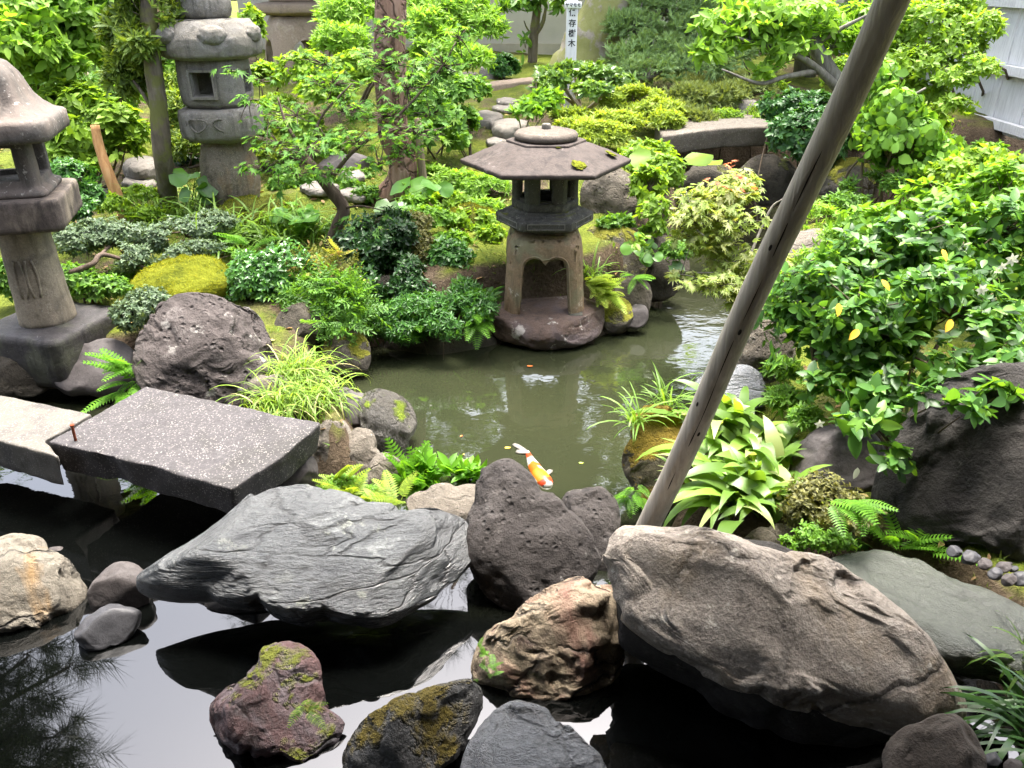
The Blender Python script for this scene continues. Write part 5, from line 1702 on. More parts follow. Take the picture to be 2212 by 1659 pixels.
V, F = inst(OVALHI, p[None], np.array([[-.2, -.3, -1.0]]), np.array([[.1, -1, .2]]), .042)
tag(mk('petal', V, F, M_PETAL), 'single cream petal lying on the dark grey boulder', 'petal')

# broad strap leaves
ab = g(1610, 1095)
V1, F1 = blades(ab, 80, 5, .26, .056, .75, 1.35, 9, .10, (-.16, -.05, 0), None, .2, .08, .8)
V2, F2 = blades(ab + [.14, .22, 0], 76, 6, .27, .058, .75, 1.35, 9, .11, (-.18, -.05, 0), None, .2, .08, .8)
V3, F3 = blades(ab + [.04, .42, .03], 60, 7, .27, .056, .75, 1.35, 9, .10, (-.15, -.05, 0), None, .2, .08, .8)
for (V, F, b, lab) in ((V1, F1, ab, 'front clump of broad pale strap leaves behind the brown boulder and prop log'), (V2, F2, ab + [.14, .22, 0], 'middle clump of broad strap leaves beside the dark grey boulder'), (V3, F3, ab + [.02, .42, .03], 'rear clump of broad strap leaves by the grey blue stone')):
    r_ = empty('strap_leaf_plant', b, lab, 'plant', 'broad strap leaf plants')
    mk('leaves', V, F, G_ASP, r_)
pl('small brownish dwarf bush in front of the dark grey boulder', 'shrub', [(1770, 1080, 75, 55, 2.15), (1830, 1110, 55, 45, 2.1), (1730, 1105, 40, 50, 2.12)], 2.15, OVAL, G_OLIVE, .022, 700, k=5, stem_mat=W_TWIG, stems=5, stem_r=.004, low=-.6, lump=.6, shell=.2, gap=.4, gapf=14)
pl('tiny leaved green sprout beside the dwarf bush', 'shrub', [(1790, 1160, 70, 30, 2.0), (1700, 1180, 30, 20, 2.0)], 2.0, OVAL, G_FRESH, .022, 260, k=4, stem_mat=W_TWIG, stems=3, stem_r=.003)
fern('small fern reaching over the wet greenish slab', [g(1930, 1180), g(1985, 1178)], .17, 9, G_FERN, 3, bias=None)
fern('fern fronds hanging in front of the dwarf bush', [at_y(1815, 1090, 2.0), at_y(1850, 1085, 2.0)], .15, 5, G_FERN, 4, bias=(-1.2, .6), el=(-20, 30))
fern('small fern under the massive boulder beside the slab', [g(1880, 1190)], .15, 8, G_FERND, 8)
# bottom right strap grass
gb = at_z(2265, 1600, .2)
r_ = empty('grass_clump', gb, 'dark green strap leaved grass clump at the lower right edge', 'grass')
V, F = blades(gb, 110, 9, .23, .011, 1.2, 1.5, 7, .06, (-.08, 0, 0), None, .25)
mk('blades', V, F, G_LILYT, r_)
gb = at_z(2215, 1440, .25)
r_ = empty('grass_clump', gb, 'lighter green strap grass clump beside the stones at the right edge', 'grass')
V, F = blades(gb, 44, 19, .15, .009, 1.2, 1.4, 7, .05, (0, 0, 0), None, .25)
mk('blades', V, F, G_GRASS, r_)

# ---------------------------------------------------------------- the maple beyond the prop log
mt = [g(1640, 705), at_y(1600, 600, 3.75), at_y(1520, 480, 3.75), at_y(1470, 420, 3.8)]
pl('young pale maple with star leaves and red tips beside the prop log', 'tree',
   [(1560, 420, 110, 30, 3.8), (1500, 450, 75, 40, 3.7), (1600, 470, 70, 40, 3.7), (1540, 510, 100, 40, 3.7), (1580, 560, 75, 35, 3.65), (1560, 610, 95, 22, 3.5), (1610, 640, 50, 35, 3.5), (1600, 390, 60, 25, 3.9), (1470, 590, 35, 10, 3.6), (1660, 590, 60, 50, 3.8)],
   3.7, MAPLE, G_MAPLEY, .078, 900, flat=True, base=mt[0], stem_mat=W_GREY, name='maple_tree', parts=('crown', 'trunk'),
   trunk=[(mt, [.016, .013, .009, .004]), ([mt[1], at_y(1660, 460, 3.9), at_y(1690, 430, 3.9)], [.008, .006, .003]), ([mt[1], at_y(1540, 590, 3.6), at_y(1470, 590, 3.6)], [.007, .005, .003])], shell=.2, low=-1, gap=.15, droop=.45)
for i, (px, py, y, s) in enumerate([(1578, 352, 3.75, .045), (1590, 385, 3.7, .05), (1560, 398, 3.7, .045), (1600, 400, 3.75, .04)]):
    P_ = at_y(px, py, y)[None] + np.random.default_rng(i).normal(size=(4, 3)) * .02
    V, F = inst(MAPLE, *flat_leaves(P_, i, s))
    tag(mk('red_leaf', V, F, G_RED), ['red young leaves at the very top of the pale maple', 'orange red leaves below the top tip of the pale maple', 'orange leaf cluster at the left of the maple tip', 'rust coloured leaf cluster at the right of the maple tip'][i], 'leaf', 'red tips of the pale maple')

# ---------------------------------------------------------------- the dark stemmed maple, centre left
mt = [g(715, 535), at_y(728, 490, 4.6), at_y(742, 450, 4.62), at_y(705, 400, 4.62), at_y(672, 355, 4.65), at_y(650, 325, 4.7)]
lim = [([mt[4], at_y(620, 270, 4.7), at_y(600, 210, 4.75)], [.014, .009, .004]), ([mt[3], at_y(760, 330, 4.6), at_y(850, 260, 4.55), at_y(950, 150, 4.6), at_y(985, 90, 4.65)], [.016, .011, .008, .005, .003]),
       ([mt[4], at_y(690, 260, 4.75), at_y(760, 180, 4.8)], [.012, .008, .004]), ([mt[2], at_y(780, 445, 4.5), at_y(830, 455, 4.4)], [.008, .005, .003]), ([mt[4], at_y(600, 330, 4.55), at_y(560, 320, 4.5)], [.008, .005, .003])]
pl('dark stemmed maple with layered star leaves in front of the red barked trunk', 'tree',
   [(600, 300, 70, 28, 4.6), (640, 240, 90, 30, 4.75), (560, 170, 40, 14, 4.6), (700, 290, 80, 30, 4.6), (740, 230, 90, 30, 4.7), (830, 240, 80, 30, 4.6), (880, 180, 90, 32, 4.6), (960, 130, 70, 35, 4.65), (720, 170, 90, 30, 4.9), (840, 130, 80, 30, 4.8), (640, 370, 70, 28, 4.5), (600, 400, 40, 14, 4.5), (880, 320, 60, 26, 4.5), (800, 480, 60, 30, 4.35), (770, 300, 80, 30, 4.45), (500, 150, 35, 10, 4.6), (930, 240, 70, 24, 4.6), (990, 70, 50, 30, 4.7), (720, 370, 60, 20, 4.4), (580, 260, 60, 18, 4.5), (850, 60, 70, 30, 4.9), (900, 280, 80, 24, 4.4), (540, 210, 45, 16, 4.5), (700, 130, 70, 24, 4.8), (660, 320, 90, 20, 4.35), (820, 350, 60, 20, 4.4), (570, 360, 60, 18, 4.45)],
   4.6, MAPLE, G_MAPLE, .078, 640, flat=True, base=mt[0], stem_mat=W_DARKM, name='maple_tree', parts=('crown', 'trunk'), trunk=[(mt, [.042, .036, .04, .034, .028, .018])] + lim, shell=.2, low=-1, gap=.12, droop=.4)

# ---------------------------------------------------------------- red barked trunk and its high crown
tb = g(838, 445)
ty = float(tb[1]) + .05
tp = [np.array([tb[0], ty, tb[2] - .1]), at_y(836, 440, ty), at_y(868, 385, ty), at_y(866, 335, ty), at_y(848, 280, ty), at_y(842, 150, ty), at_y(843, 0, ty), at_y(835, -140, ty + .1), at_y(800, -400, ty + .2)]
s_ = mpp(tp[3])
cr = [(np.array([tb[0] + dx, ty + dy, z]), np.array([rx, rx, rz])) for dx, dy, z, rx, rz in [(-.3, .3, 3.2, .9, .4), (.8, .6, 3.5, .9, .4), (-1.1, .9, 3.6, .9, .4), (.2, 1.2, 3.9, 1.0, .45)]]
bl_ = [(tp[-2] * .3 + tp[-1] * .7, tp[-1] + np.array([.3 + c[0][0] - tb[0], c[0][1] - ty, .6]) * .6, c[0]) for c in cr]
plant('pine_tree', 'red barked tree trunk curving up behind the dark stemmed maple', 'tree', cr, PINETUFT, G_PINE, .13, 200, k=1, base=tb, stem_mat=W_RED, parts=('crown', 'trunk'), low=-1, gap=.3, tilt=(0, 30),
      trunk=[(tp, [s_ * 44, s_ * 36, s_ * 31, s_ * 31, s_ * 33, s_ * 34, s_ * 33, s_ * 32, s_ * 26])] + [(list(b), [.05, .03, .015]) for b in bl_])
sb = g(917, 440)
o = mk('wooden_stake', *tube([sb - [0, 0, .1], at_y(915, 400, sb[1]), at_y(908, 330, sb[1]), at_y(902, 255, sb[1])], [.028, .026, .025, .022], 10, 3, .05), W_STAKE)
tag(o, 'thin wooden stake standing right of the red barked trunk', 'stake')
sb = g(763, 300) if False else on_ground(1030, 310)

# ---------------------------------------------------------------- far bank shrubs
pl('dense bright green small leaved mound above the volcanic rock', 'shrub', [(560, 600, 70, 58), (620, 585, 65, 60), (530, 625, 50, 40), (600, 640, 65, 36), (660, 610, 45, 50)], 4.1, OVAL, leaf_mat('leaf_mound', (.075, .21, .04), .4, .3, .35, spec=.65), .034, 1500, k=5, stem_mat=W_TWIG, low=-.4)
pl('nandina with pointed leaflets overhanging the pond below the maple stem', 'shrub', [(700, 640, 70, 45, 3.95), (740, 690, 55, 40, 3.85), (680, 690, 45, 30, 3.9), (640, 650, 50, 30, 4.0), (760, 650, 35, 30, 3.9)], 3.9, PINNATE, G_NAND, .16, 150, k=3, stem_mat=W_TWIG, stems=5, stem_r=.006, tilt=(45, 85), low=-.7)
pl('young nandina tips with reddish leaflets at the foot of the maple stem', 'shrub', [(705, 590, 60, 22, 4.1), (730, 560, 45, 18, 4.15), (680, 570, 40, 16, 4.15)], 4.1, PINNATE, G_NANDR, .14, 40, k=2, stem_mat=W_TWIG, stems=3, stem_r=.004, tilt=(50, 85))
pl('dark glossy holly mound between the maple stem and the lantern', 'shrub', [(800, 530, 72, 75, 4.4), (840, 600, 80, 65, 4.3), (780, 600, 50, 65, 4.3), (850, 500, 50, 50, 4.45), (885, 640, 55, 50, 4.2), (810, 660, 50, 40, 4.15)], 4.35, OVAL, G_DARK, .04, 2300, k=5, stem_mat=W_TWIG, low=-.7)
pl('olive brown fine leaved bush above the dark holly', 'shrub', [(890, 520, 45, 35, 4.6), (920, 560, 30, 30, 4.5), (900, 480, 35, 22, 4.7)], 4.6, OVAL, G_OLIVE, .022, 1100, k=5, stem_mat=W_TWIG, low=-.5)
pl('glossy mid green bush left of the lantern legs', 'shrub', [(970, 560, 55, 40, 4.5), (1000, 590, 35, 30, 4.45), (940, 590, 40, 30, 4.45)], 4.5, OVAL, G_GLOSSY2, .045, 520, k=5, stem_mat=W_TWIG, low=-.5)
pl('light leaved low bush behind the lantern platform', 'shrub', [(1020, 480, 60, 25, 4.95), (960, 440, 60, 25, 5.2), (1060, 510, 30, 22, 4.8)], 5.0, OVAL, G_BRIGHT, .055, 360, k=5, stem_mat=W_TWIG)
pl('bright yellow green groundcover bush behind the lantern roof', 'shrub', [(980, 400, 90, 30, 5.5), (1050, 410, 60, 30, 5.4), (930, 380, 50, 22, 5.6), (1040, 450, 50, 20, 5.2)], 5.5, NARROW, G_LIME, .065, 620, k=5, stem_mat=W_TWIG)
pl('trailing dark green plants over the bank below the holly', 'shrub', [(880, 715, 65, 26, 3.92), (960, 700, 65, 34, 3.94), (1030, 665, 48, 36, 4.02), (835, 695, 40, 34, 3.96), (1000, 630, 45, 26, 4.2), (900, 665, 65, 30, 4.02), (960, 655, 50, 26, 4.08)], 4.0, NARROW, G_GLOSSY2, .042, 1500, k=4, stem_mat=W_TWIG, stems=5, stem_r=.003, low=-1, up=.1)
fern('bright fern cluster hanging over the water left of the lantern base', [at_y(880, 700, 4.0), at_y(900, 695, 4.0), at_y(925, 690, 4.05)], .15, 9, G_FERN, 11, bias=(-1.57, .9), el=(-35, 25))
fern('large bright fern frond clump just left of the lantern base rock', [at_y(1030, 690, 3.98), at_y(1035, 670, 4.02)], .16, 10, G_FERN, 12, bias=(-1.6, .7), el=(-55, 10))
fern('darker fern beside the lantern legs', [at_y(1050, 645, 4.15), at_y(1020, 640, 4.2)], .15, 9, G_FERND, 13, el=(0, 50))
fern('yellow green fern right of the lantern legs', [at_y(1290, 620, 4.35), at_y(1305, 635, 4.3), at_y(1275, 610, 4.4)], .16, 14, leaf_mat('fern_lime', (.30, .42, .06), .25, .45, .5), 14, bias=(-.7, .7), el=(-30, 40))
fern('small fern on the brown bank rock below the maple', [at_y(1370, 600, 4.4)], .14, 6, G_FERN, 15, bias=(-1.0, .8), el=(-40, 20))
gb2 = at_y(1275, 600, 4.5)
r_ = empty('grass_tuft', gb2, 'thin grass tuft right of the lantern legs behind the yellow fern', 'grass')
V, F = blades(gb2, 60, 29, .2, .006, 1.0, 1.2, 6, .05); mk('blades', V, F, G_GRASS, r_)
pl('leafy green shrub right of the lantern roof above the lichen rock', 'shrub', [(1400, 400, 40, 40, 5.0), (1380, 350, 55, 30, 5.6), (1440, 370, 45, 35, 5.4), (1410, 470, 35, 45, 4.7), (1360, 520, 40, 25, 4.55), (1400, 330, 60, 25, 5.8)], 5.1, OVAL, G_BRIGHT, .058, 560, k=5, stem_mat=W_TWIG, low=-.6)
def round_plant(label, spots, size, n, seed, mat=G_ROUND, grp='round leaved plants'):
    r = np.random.default_rng(seed)
    base = np.mean(spots, 0) - [0, 0, .05]
    root = empty('round_leaf_plant', base, label, 'plant', grp)
    P_ = np.vstack([np.array(s) + r.normal(size=(n, 3)) * size * np.array([.8, .5, .4]) for s in spots])
    pos, f, u, s = flat_leaves(P_, seed, size, .25, .25, .45)
    V, F = inst(ROUND, pos, f, u - np.array([0, .5, 0]), s)
    mk('leaves', V, F, mat, root)
    mb = MB()
    for p in pos:
        mb.add(*tube([base + r.normal(size=3) * .03, (p + base) / 2 + [0, 0, .03], p], .0025, 4, 2))
    mb.build('stalks', G_GRASS, root, smooth=True)
round_plant('round leaved plant against the barrel shaft of the tall lantern', [at_y(412, 385, 5.1), at_y(428, 400, 5.05)], .10, 6, 41)
round_plant('round leaved plant between the moss mound and the maple stem', [at_y(650, 460, 4.9), at_y(680, 475, 4.85), at_y(640, 480, 4.8)], .12, 5, 42)
round_plant('round leaved plant hanging over the stream by the arched bridge', [at_y(1440, 345, 5.6), at_y(1470, 360, 5.5), at_y(1430, 370, 5.5)], .16, 3, 43, G_BRIGHT)
round_plant('round leaved plant at the foot of the red barked trunk', [at_y(895, 410, 5.1), at_y(880, 440, 5.0)], .13, 5, 44)
round_plant('round leaved plant on the mossy boulder right of the lantern', [at_y(1390, 520, 4.6), at_y(1410, 545, 4.55)], .09, 5, 45)
# bright azaleas
pl('bright yellow azalea right of the lantern top', 'azalea', [(1290, 290, 75, 28, 6.3), (1330, 265, 60, 24, 6.5), (1250, 275, 55, 20, 6.6), (1240, 250, 50, 16, 6.9)], 6.4, NARROW, G_YEL, .06, 900, k=6, stem_mat=W_TWIG, name='azalea', up=.9, tilt=(35, 80))
pl('pale yellow rounded azalea below the conifers', 'azalea', [(1370, 215, 65, 28, 7.0), (1420, 240, 55, 26, 6.8), (1330, 215, 45, 20, 7.1), (1440, 260, 40, 20, 6.6)], 6.9, NARROW, G_YEL, .06, 900, k=6, stem_mat=W_TWIG, name='azalea', up=.9, tilt=(35, 80))
pl('small broad leaved sapling at the path behind the lantern knob', 'shrub', [(1130, 240, 35, 15, 6.6), (1165, 225, 40, 16, 6.7), (1180, 210, 40, 12, 6.8)], 6.7, OVAL, G_FRESH, .10, 60, k=5, stem_mat=W_PALE, stems=3, stem_r=.008)
pl('shiny leaved camellia with pale twisted stems before the sign post', 'camellia', [(1190, 172, 42, 16, 7.2), (1250, 150, 55, 12, 7.3), (1300, 160, 50, 18, 7.2), (1200, 155, 45, 10, 7.3), (1280, 195, 50, 16, 7.0), (1160, 190, 30, 14, 7.1), (1335, 180, 40, 22, 7.3)], 7.2, OVAL, G_CAM, .085, 420, k=5, base=g(1260, 235), stem_mat=W_PALE, stems=7, stem_r=.018, name='camellia')
# conifers, right of the sign
pl('grey green feathery conifer between the slanting trunk and the right hand tree', 'conifer', [(1370, 60, 70, 30, 8.8), (1420, 110, 80, 30, 8.5), (1480, 70, 80, 35, 8.8), (1500, 140, 90, 32, 8.2), (1400, 160, 70, 28, 8.0), (1560, 110, 70, 35, 8.5), (1360, 130, 50, 24, 8.3), (1450, 20, 90, 30, 9.0), (1540, 40, 60, 30, 9.0)], 8.5, JUNIPER, G_JUN, .13, 1200, k=3, stem_mat=W_GREY, name='conifer', up=.4, tilt=(20, 80), parts=('foliage', 'trunk'), stem_r=.03)
pl('low spreading conifer with dark twisted stems above the arched bridge', 'conifer', [(1500, 215, 60, 26, 7.2), (1560, 210, 60, 24, 7.3), (1460, 250, 40, 22, 7.0), (1620, 200, 45, 22, 7.4), (1500, 262, 50, 16, 6.8)], 7.2, JUNIPER, G_JUNY, .10, 1200, k=3, base=g(1500, 275), stem_mat=W_DARKM, name='conifer', up=.5, tilt=(20, 80), stem_r=.028, parts=('foliage', 'trunk'))
pl('dark green shrub at the right end of the arched bridge', 'shrub', [(1730, 290, 70, 60, 5.9), (1700, 230, 60, 35, 6.3), (1770, 320, 55, 45, 5.8), (1760, 240, 60, 40, 6.2), (1800, 280, 60, 60, 6.0)], 6.0, OVAL, leaf_mat('leaf_blue_green', (.05, .14, .04), .4, .4, .35), .06, 900, k=5, stem_mat=W_TWIG, low=-.6)
# right hand tree with bright leaves, behind the prop log
rt = [g(1850, 330), at_y(1850, 270, 5.5), at_y(1830, 210, 5.5), at_y(1790, 150, 5.5), at_y(1760, 95, 5.5), at_y(1750, 20, 5.6), at_y(1770, -120, 5.7)]
br = [([rt[2], at_y(1740, 130, 5.4), at_y(1650, 100, 5.4), at_y(1590, 80, 5.3)], [.035, .022, .014, .006]), ([rt[3], at_y(1700, 165, 5.3), at_y(1640, 180, 5.3), at_y(1560, 150, 5.2)], [.02, .016, .012, .005]), ([rt[4], at_y(1820, 60, 5.4), at_y(1900, 20, 5.3)], [.022, .014, .006]), ([rt[1], at_y(1930, 230, 5.3), at_y(2000, 190, 5.2)], [.022, .014, .006])]
pl('tree with bright yellow green drooping leaves and grey branches behind the prop log', 'tree',
   [(1560, 50, 70, 30, 5.4), (1620, 80, 80, 26, 5.4), (1690, 40, 80, 36, 5.4), (1760, 30, 80, 36, 5.4), (1540, 105, 50, 20, 5.3), (1640, 20, 80, 26, 5.5), (1720, 110, 60, 24, 5.3), (1800, 90, 60, 40, 5.5), (1680, 150, 60, 16, 5.3), (1860, 50, 70, 50, 5.5), (1580, 10, 80, 24, 5.6)],
   5.4, LANCE, G_LIME, .11, 420, k=3, base=rt[0], stem_mat=W_GREY, name='leafy_tree', parts=('crown', 'trunk'), trunk=[(rt, [.07, .06, .055, .05, .045, .04, .03])] + br, tilt=(70, 110), up=.1, low=-1, gap=.4, gapf=4)
pl('heart leaved shrub hanging down right of the prop log', 'shrub', [(1930, 240, 60, 60, 5.0), (1980, 300, 60, 55, 4.9), (1920, 320, 50, 50, 4.9), (1880, 290, 40, 40, 5.0), (1990, 360, 50, 35, 4.8), (2040, 330, 45, 30, 4.9), (1900, 180, 40, 50, 5.2), (1870, 340, 40, 25, 4.9)], 5.0, oval_leaf(.34, 4, .03, .2, .85), G_FRESH, .085, 430, k=3, stem_mat=W_TWIG, stems=5, stem_r=.012, tilt=(70, 115), up=0, low=-.8)
pl('tall fine leaved shrub in front of the grey plank fence', 'shrub', [(1930, 60, 80, 60, 6.0), (2020, 60, 80, 55, 5.8), (2070, 110, 60, 45, 5.6), (2000, 140, 80, 40, 5.6), (1930, 140, 70, 50, 5.8), (2060, 170, 45, 26, 5.4), (2070, 10, 70, 35, 5.9), (2120, 60, 45, 34, 5.6), (2110, 150, 45, 30, 5.4), (1990, 200, 60, 30, 5.6), (1890, 100, 60, 45, 6.2), (2060, 230, 45, 24, 5.3)], 5.7, OVAL, G_BRIGHT, .056, 1750, k=4, base=g(2060, 330), stem_mat=W_TWIG, stems=3, stem_r=.016, twigs=False)
pl('pale leaved bush beside the foot of the plank fence', 'shrub', [(2120, 350, 60, 30, 4.8), (2190, 370, 60, 30, 4.6), (2060, 375, 50, 28, 4.6)], 4.7, OVAL, G_BRIGHT, .07, 320, k=4, stem_mat=W_TWIG)
# ---------------------------------------------------------------- back centre
pl('lush bright azalea behind the maple reaching toward the plaster wall', 'azalea', [(740, 40, 50, 45, 7.4), (760, 20, 70, 40, 7.6), (920, 60, 70, 45, 7.2), (990, 30, 80, 40, 7.4), (1040, 60, 55, 40, 7.3), (880, 20, 60, 40, 7.6), (960, 110, 70, 40, 7.0), (1010, 130, 60, 30, 6.9), (715, 90, 35, 30, 7.2), (740, 90, 60, 40, 7.0)], 7.3, NARROW, G_LIME, .085, 1500, k=6, stem_mat=W_TWIG, name='azalea', up=.8, tilt=(35, 80), stem_r=.015)
pl('bright green bush left of the red barked trunk above the maple', 'shrub', [(545, 60, 25, 40, 7.2), (570, 165, 50, 26, 6.8), (660, 150, 60, 35, 6.6), (770, 150, 50, 40, 6.5), (700, 200, 60, 35, 6.2)], 6.8, OVAL, G_BRIGHT, .075, 800, k=5, stem_mat=W_TWIG)
pl('mixed green shrub between the red barked trunk and the moss path', 'shrub', [(930, 170, 60, 40, 6.4), (980, 200, 60, 30, 6.3), (920, 230, 50, 40, 6.0), (1010, 190, 50, 25, 6.5), (960, 260, 45, 30, 5.9), (900, 290, 40, 30, 5.7)], 6.2, OVAL, G_MID, .075, 760, k=5, stem_mat=W_TWIG)
pl('pale hydrangea like clump by the moss path', 'shrub', [(1005, 265, 28, 30, 6.3), (985, 300, 25, 25, 6.1)], 6.2, oval_leaf(.32, 4, .03, .15, .85), G_FRESH, .07, 120, k=5, stem_mat=W_TWIG)
pl('clipped dark bush at the foot of the plaster wall', 'shrub', [(1090, 145, 32, 26, 9.4)], 9.4, OVAL, G_GLOSSY2, .05, 500, k=5, stem_mat=W_TWIG)
pl('leafy bush under the tall lantern roof by the barrel shaft', 'shrub', [(390, 250, 50, 50, 6.2), (420, 320, 50, 40, 6.0), (560, 290, 40, 40, 6.0), (600, 330, 40, 30, 5.9), (370, 200, 40, 40, 6.5)], 6.1, NARROW, G_POD, .075, 700, k=6, stem_mat=W_TWIG, tilt=(20, 80))
pl('dark shrub in the shade behind the barrel shaft', 'shrub', [(415, 340, 40, 45, 6.3), (570, 330, 35, 40, 6.3), (640, 330, 50, 35, 6.4)], 6.3, OVAL, G_DARK, .06, 420, k=5, stem_mat=W_TWIG)
# fillers of the planted background
pl('low leafy cover around the dark blue grey stone behind the maple stem', 'shrub', [(680, 395, 50, 16, 5.6), (740, 405, 50, 16, 5.5), (620, 400, 40, 20, 5.6), (800, 420, 40, 16, 5.3), (770, 380, 40, 18, 5.8)], 5.6, OVAL, G_MID, .05, 420, k=5, stem_mat=W_TWIG, stems=3, stem_r=.003)
pl('low green cover between the orange brown trunk and the moss covered ground', 'shrub', [(230, 440, 50, 20, 4.9), (300, 420, 40, 18, 5.1), (310, 460, 40, 14, 4.9)], 5.0, OVAL, G_BRIGHT, .04, 360, k=5, stem_mat=W_TWIG, stems=3, stem_r=.003)
pl('small leaved plants behind the bright moss cushion', 'shrub', [(300, 590, 60, 22, 4.2), (500, 560, 40, 22, 4.2), (240, 620, 40, 24, 3.9)], 4.2, OVAL, G_MID, .035, 420, k=5, stem_mat=W_TWIG, stems=3, stem_r=.003)
pl('green cover on the bank left of the lantern platform', 'shrub', [(920, 470, 60, 22, 4.8), (980, 520, 50, 18, 4.65), (900, 440, 40, 18, 5.0)], 4.8, OVAL, G_FRESH, .045, 420, k=5, stem_mat=W_TWIG, stems=3, stem_r=.003)
pl('shaded green cover on the bank rocks under the pale maple', 'shrub', [(1420, 500, 45, 20, 4.75), (1460, 540, 35, 20, 4.6), (1330, 480, 40, 16, 4.85)], 4.7, OVAL, G_MID, .045, 300, k=5, stem_mat=W_TWIG, stems=3, stem_r=.003)
pl('loose bright shrub on the slope behind the arched bridge', 'shrub', [(1600, 260, 50, 22, 6.9), (1660, 240, 45, 25, 7.0), (1560, 255, 40, 18, 6.9), (1650, 190, 50, 26, 7.6)], 7.0, NARROW, G_BRIGHT, .06, 500, k=5, stem_mat=W_TWIG)
pl('pale feathery bush along the foot of the plank fence behind the heart leaved shrub', 'shrub', [(1880, 200, 70, 40, 6.6), (1960, 250, 60, 35, 6.2), (2010, 270, 45, 25, 5.9), (1840, 160, 60, 40, 7.0)], 6.4, OVAL, G_BRIGHT, .055, 620, k=5, stem_mat=W_TWIG)
pl('light green hedge like bush before the plaster wall right of the conifer', 'shrub', [(1640, 90, 80, 45, 9.4), (1740, 80, 80, 50, 9.2), (1840, 60, 80, 50, 9.0), (1560, 60, 60, 40, 9.5), (1930, 80, 70, 45, 8.6)], 9.2, OVAL, G_FRESH, .085, 900, k=5, stem_mat=W_TWIG)
pl('low plants on the stream bank under the heart leaved shrub', 'shrub', [(1880, 400, 60, 25, 5.0), (1960, 395, 60, 22, 4.8), (1830, 440, 50, 20, 4.8)], 4.9, NARROW, G_MID, .06, 420, k=5, stem_mat=W_TWIG)
pl('leafy cover on the bare bank below the plank fence', 'shrub', [(1950, 330, 70, 26, 5.9), (2050, 320, 60, 26, 5.7), (2120, 330, 50, 22, 5.4)], 5.8, OVAL, G_FRESH, .06, 420, k=5, stem_mat=W_TWIG)
pl('low ferny cover between the grey blue stone and the glossy shrub', 'shrub', [(1700, 860, 50, 25, 2.85), (1690, 800, 40, 25, 3.1), (1740, 900, 35, 20, 2.6)], 2.85, NARROW, G_FRESH, .045, 240, k=5, stem_mat=W_TWIG, stems=3, stem_r=.003)
pl('bright leafy bush between the tall lantern and the dark blue grey stone', 'shrub', [(640, 280, 60, 40, 6.2), (600, 240, 50, 35, 6.5), (700, 310, 50, 25, 6.3)], 6.3, OVAL, G_BRIGHT, .055, 520, k=5, stem_mat=W_TWIG)
pl('pale bush in front of the board fence', 'shrub', [(60, 200, 70, 40, 7.2), (140, 160, 60, 35, 7.6), (290, 200, 50, 40, 7.0), (380, 140, 40, 50, 7.4), (230, 130, 60, 25, 8.0)], 7.4, OVAL, G_LIME, .07, 800, k=5, stem_mat=W_TWIG)
# ---------------------------------------------------------------- left
st = [g(368, 455), at_y(352, 340, 5.05), at_y(345, 260, 5.05), at_y(330, 130, 5.05), at_y(322, 40, 5.1), at_y(318, -120, 5.2)]
pl('slender mossy trunked tree with needle leaves left of the tall granite lantern', 'tree', [(320, 30, 70, 40, 5.1), (270, 60, 60, 35, 5.2), (370, 60, 40, 35, 5.3), (290, 130, 50, 35, 5.2), (270, 170, 45, 30, 5.2), (352, 330, 22, 14, 4.95), (330, -60, 120, 50, 5.2), (300, 90, 40, 30, 5.0)], 5.1, NARROW, G_POD, .085, 620, k=7, gap=.35, base=st[0], stem_mat=W_MOSSY, name='slender_tree', parts=('crown', 'trunk'),
   trunk=[(st, [.062, .058, .055, .05, .048, .04]), ([st[2], at_y(300, 190, 5.1), at_y(268, 150, 5.15)], [.016, .01, .004]), ([st[3], at_y(290, 60, 5.1), at_y(250, 20, 5.15)], [.014, .01, .004]), ([st[3], at_y(380, 90, 5.2), at_y(400, 60, 5.3)], [.012, .008, .004])], tilt=(20, 85), low=-1)
lt = g(272, 478)
o = mk('bare_trunk', *tube([lt - [0, 0, .1], at_y(268, 462, lt[1]), at_y(240, 390, lt[1]), at_y(215, 320, lt[1] + .05), at_y(205, 270, lt[1] + .08)], [.042, .038, .034, .03, .026], 10, 4, .1), W_ORANGE)
tag(o, 'orange brown bare trunk leaning left of the slender mossy tree', 'trunk')
tt = [g(195, 205), at_y(180, 170, 7.2), at_y(150, 120, 7.0), at_y(135, 100, 6.9)]
tt[0] = np.array([tt[1][0] + .1, 7.3, .6])
pl('spreading tree with large bright leaves over the bell roofed lantern', 'tree',
   [(40, 30, 90, 50, 5.6), (130, 20, 80, 50, 5.8), (60, 100, 80, 40, 5.5), (150, 90, 60, 40, 5.8), (210, 40, 70, 45, 6.0), (0, 80, 80, 50, 5.4), (110, 140, 80, 30, 5.6), (240, 110, 50, 30, 6.2), (30, -20, 120, 40, 5.8), (180, -20, 120, 40, 6.0)], 5.7, OVAL, G_LIME, .11, 900, k=4, base=tt[0], stem_mat=W_PALE, name='leafy_tree', parts=('crown', 'trunk'),
   trunk=[(tt, [.075, .06, .05, .04]), ([tt[3], at_y(80, 108, 6.2), at_y(20, 105, 5.8), at_y(-40, 125, 5.5)], [.035, .025, .02, .012]), ([tt[3], at_y(200, 70, 6.6), at_y(290, 40, 6.4)], [.035, .025, .015]), ([tt[3], at_y(130, 40, 6.6), at_y(120, -60, 6.4)], [.03, .02, .012])], low=-1, shell=.2, gap=.25)
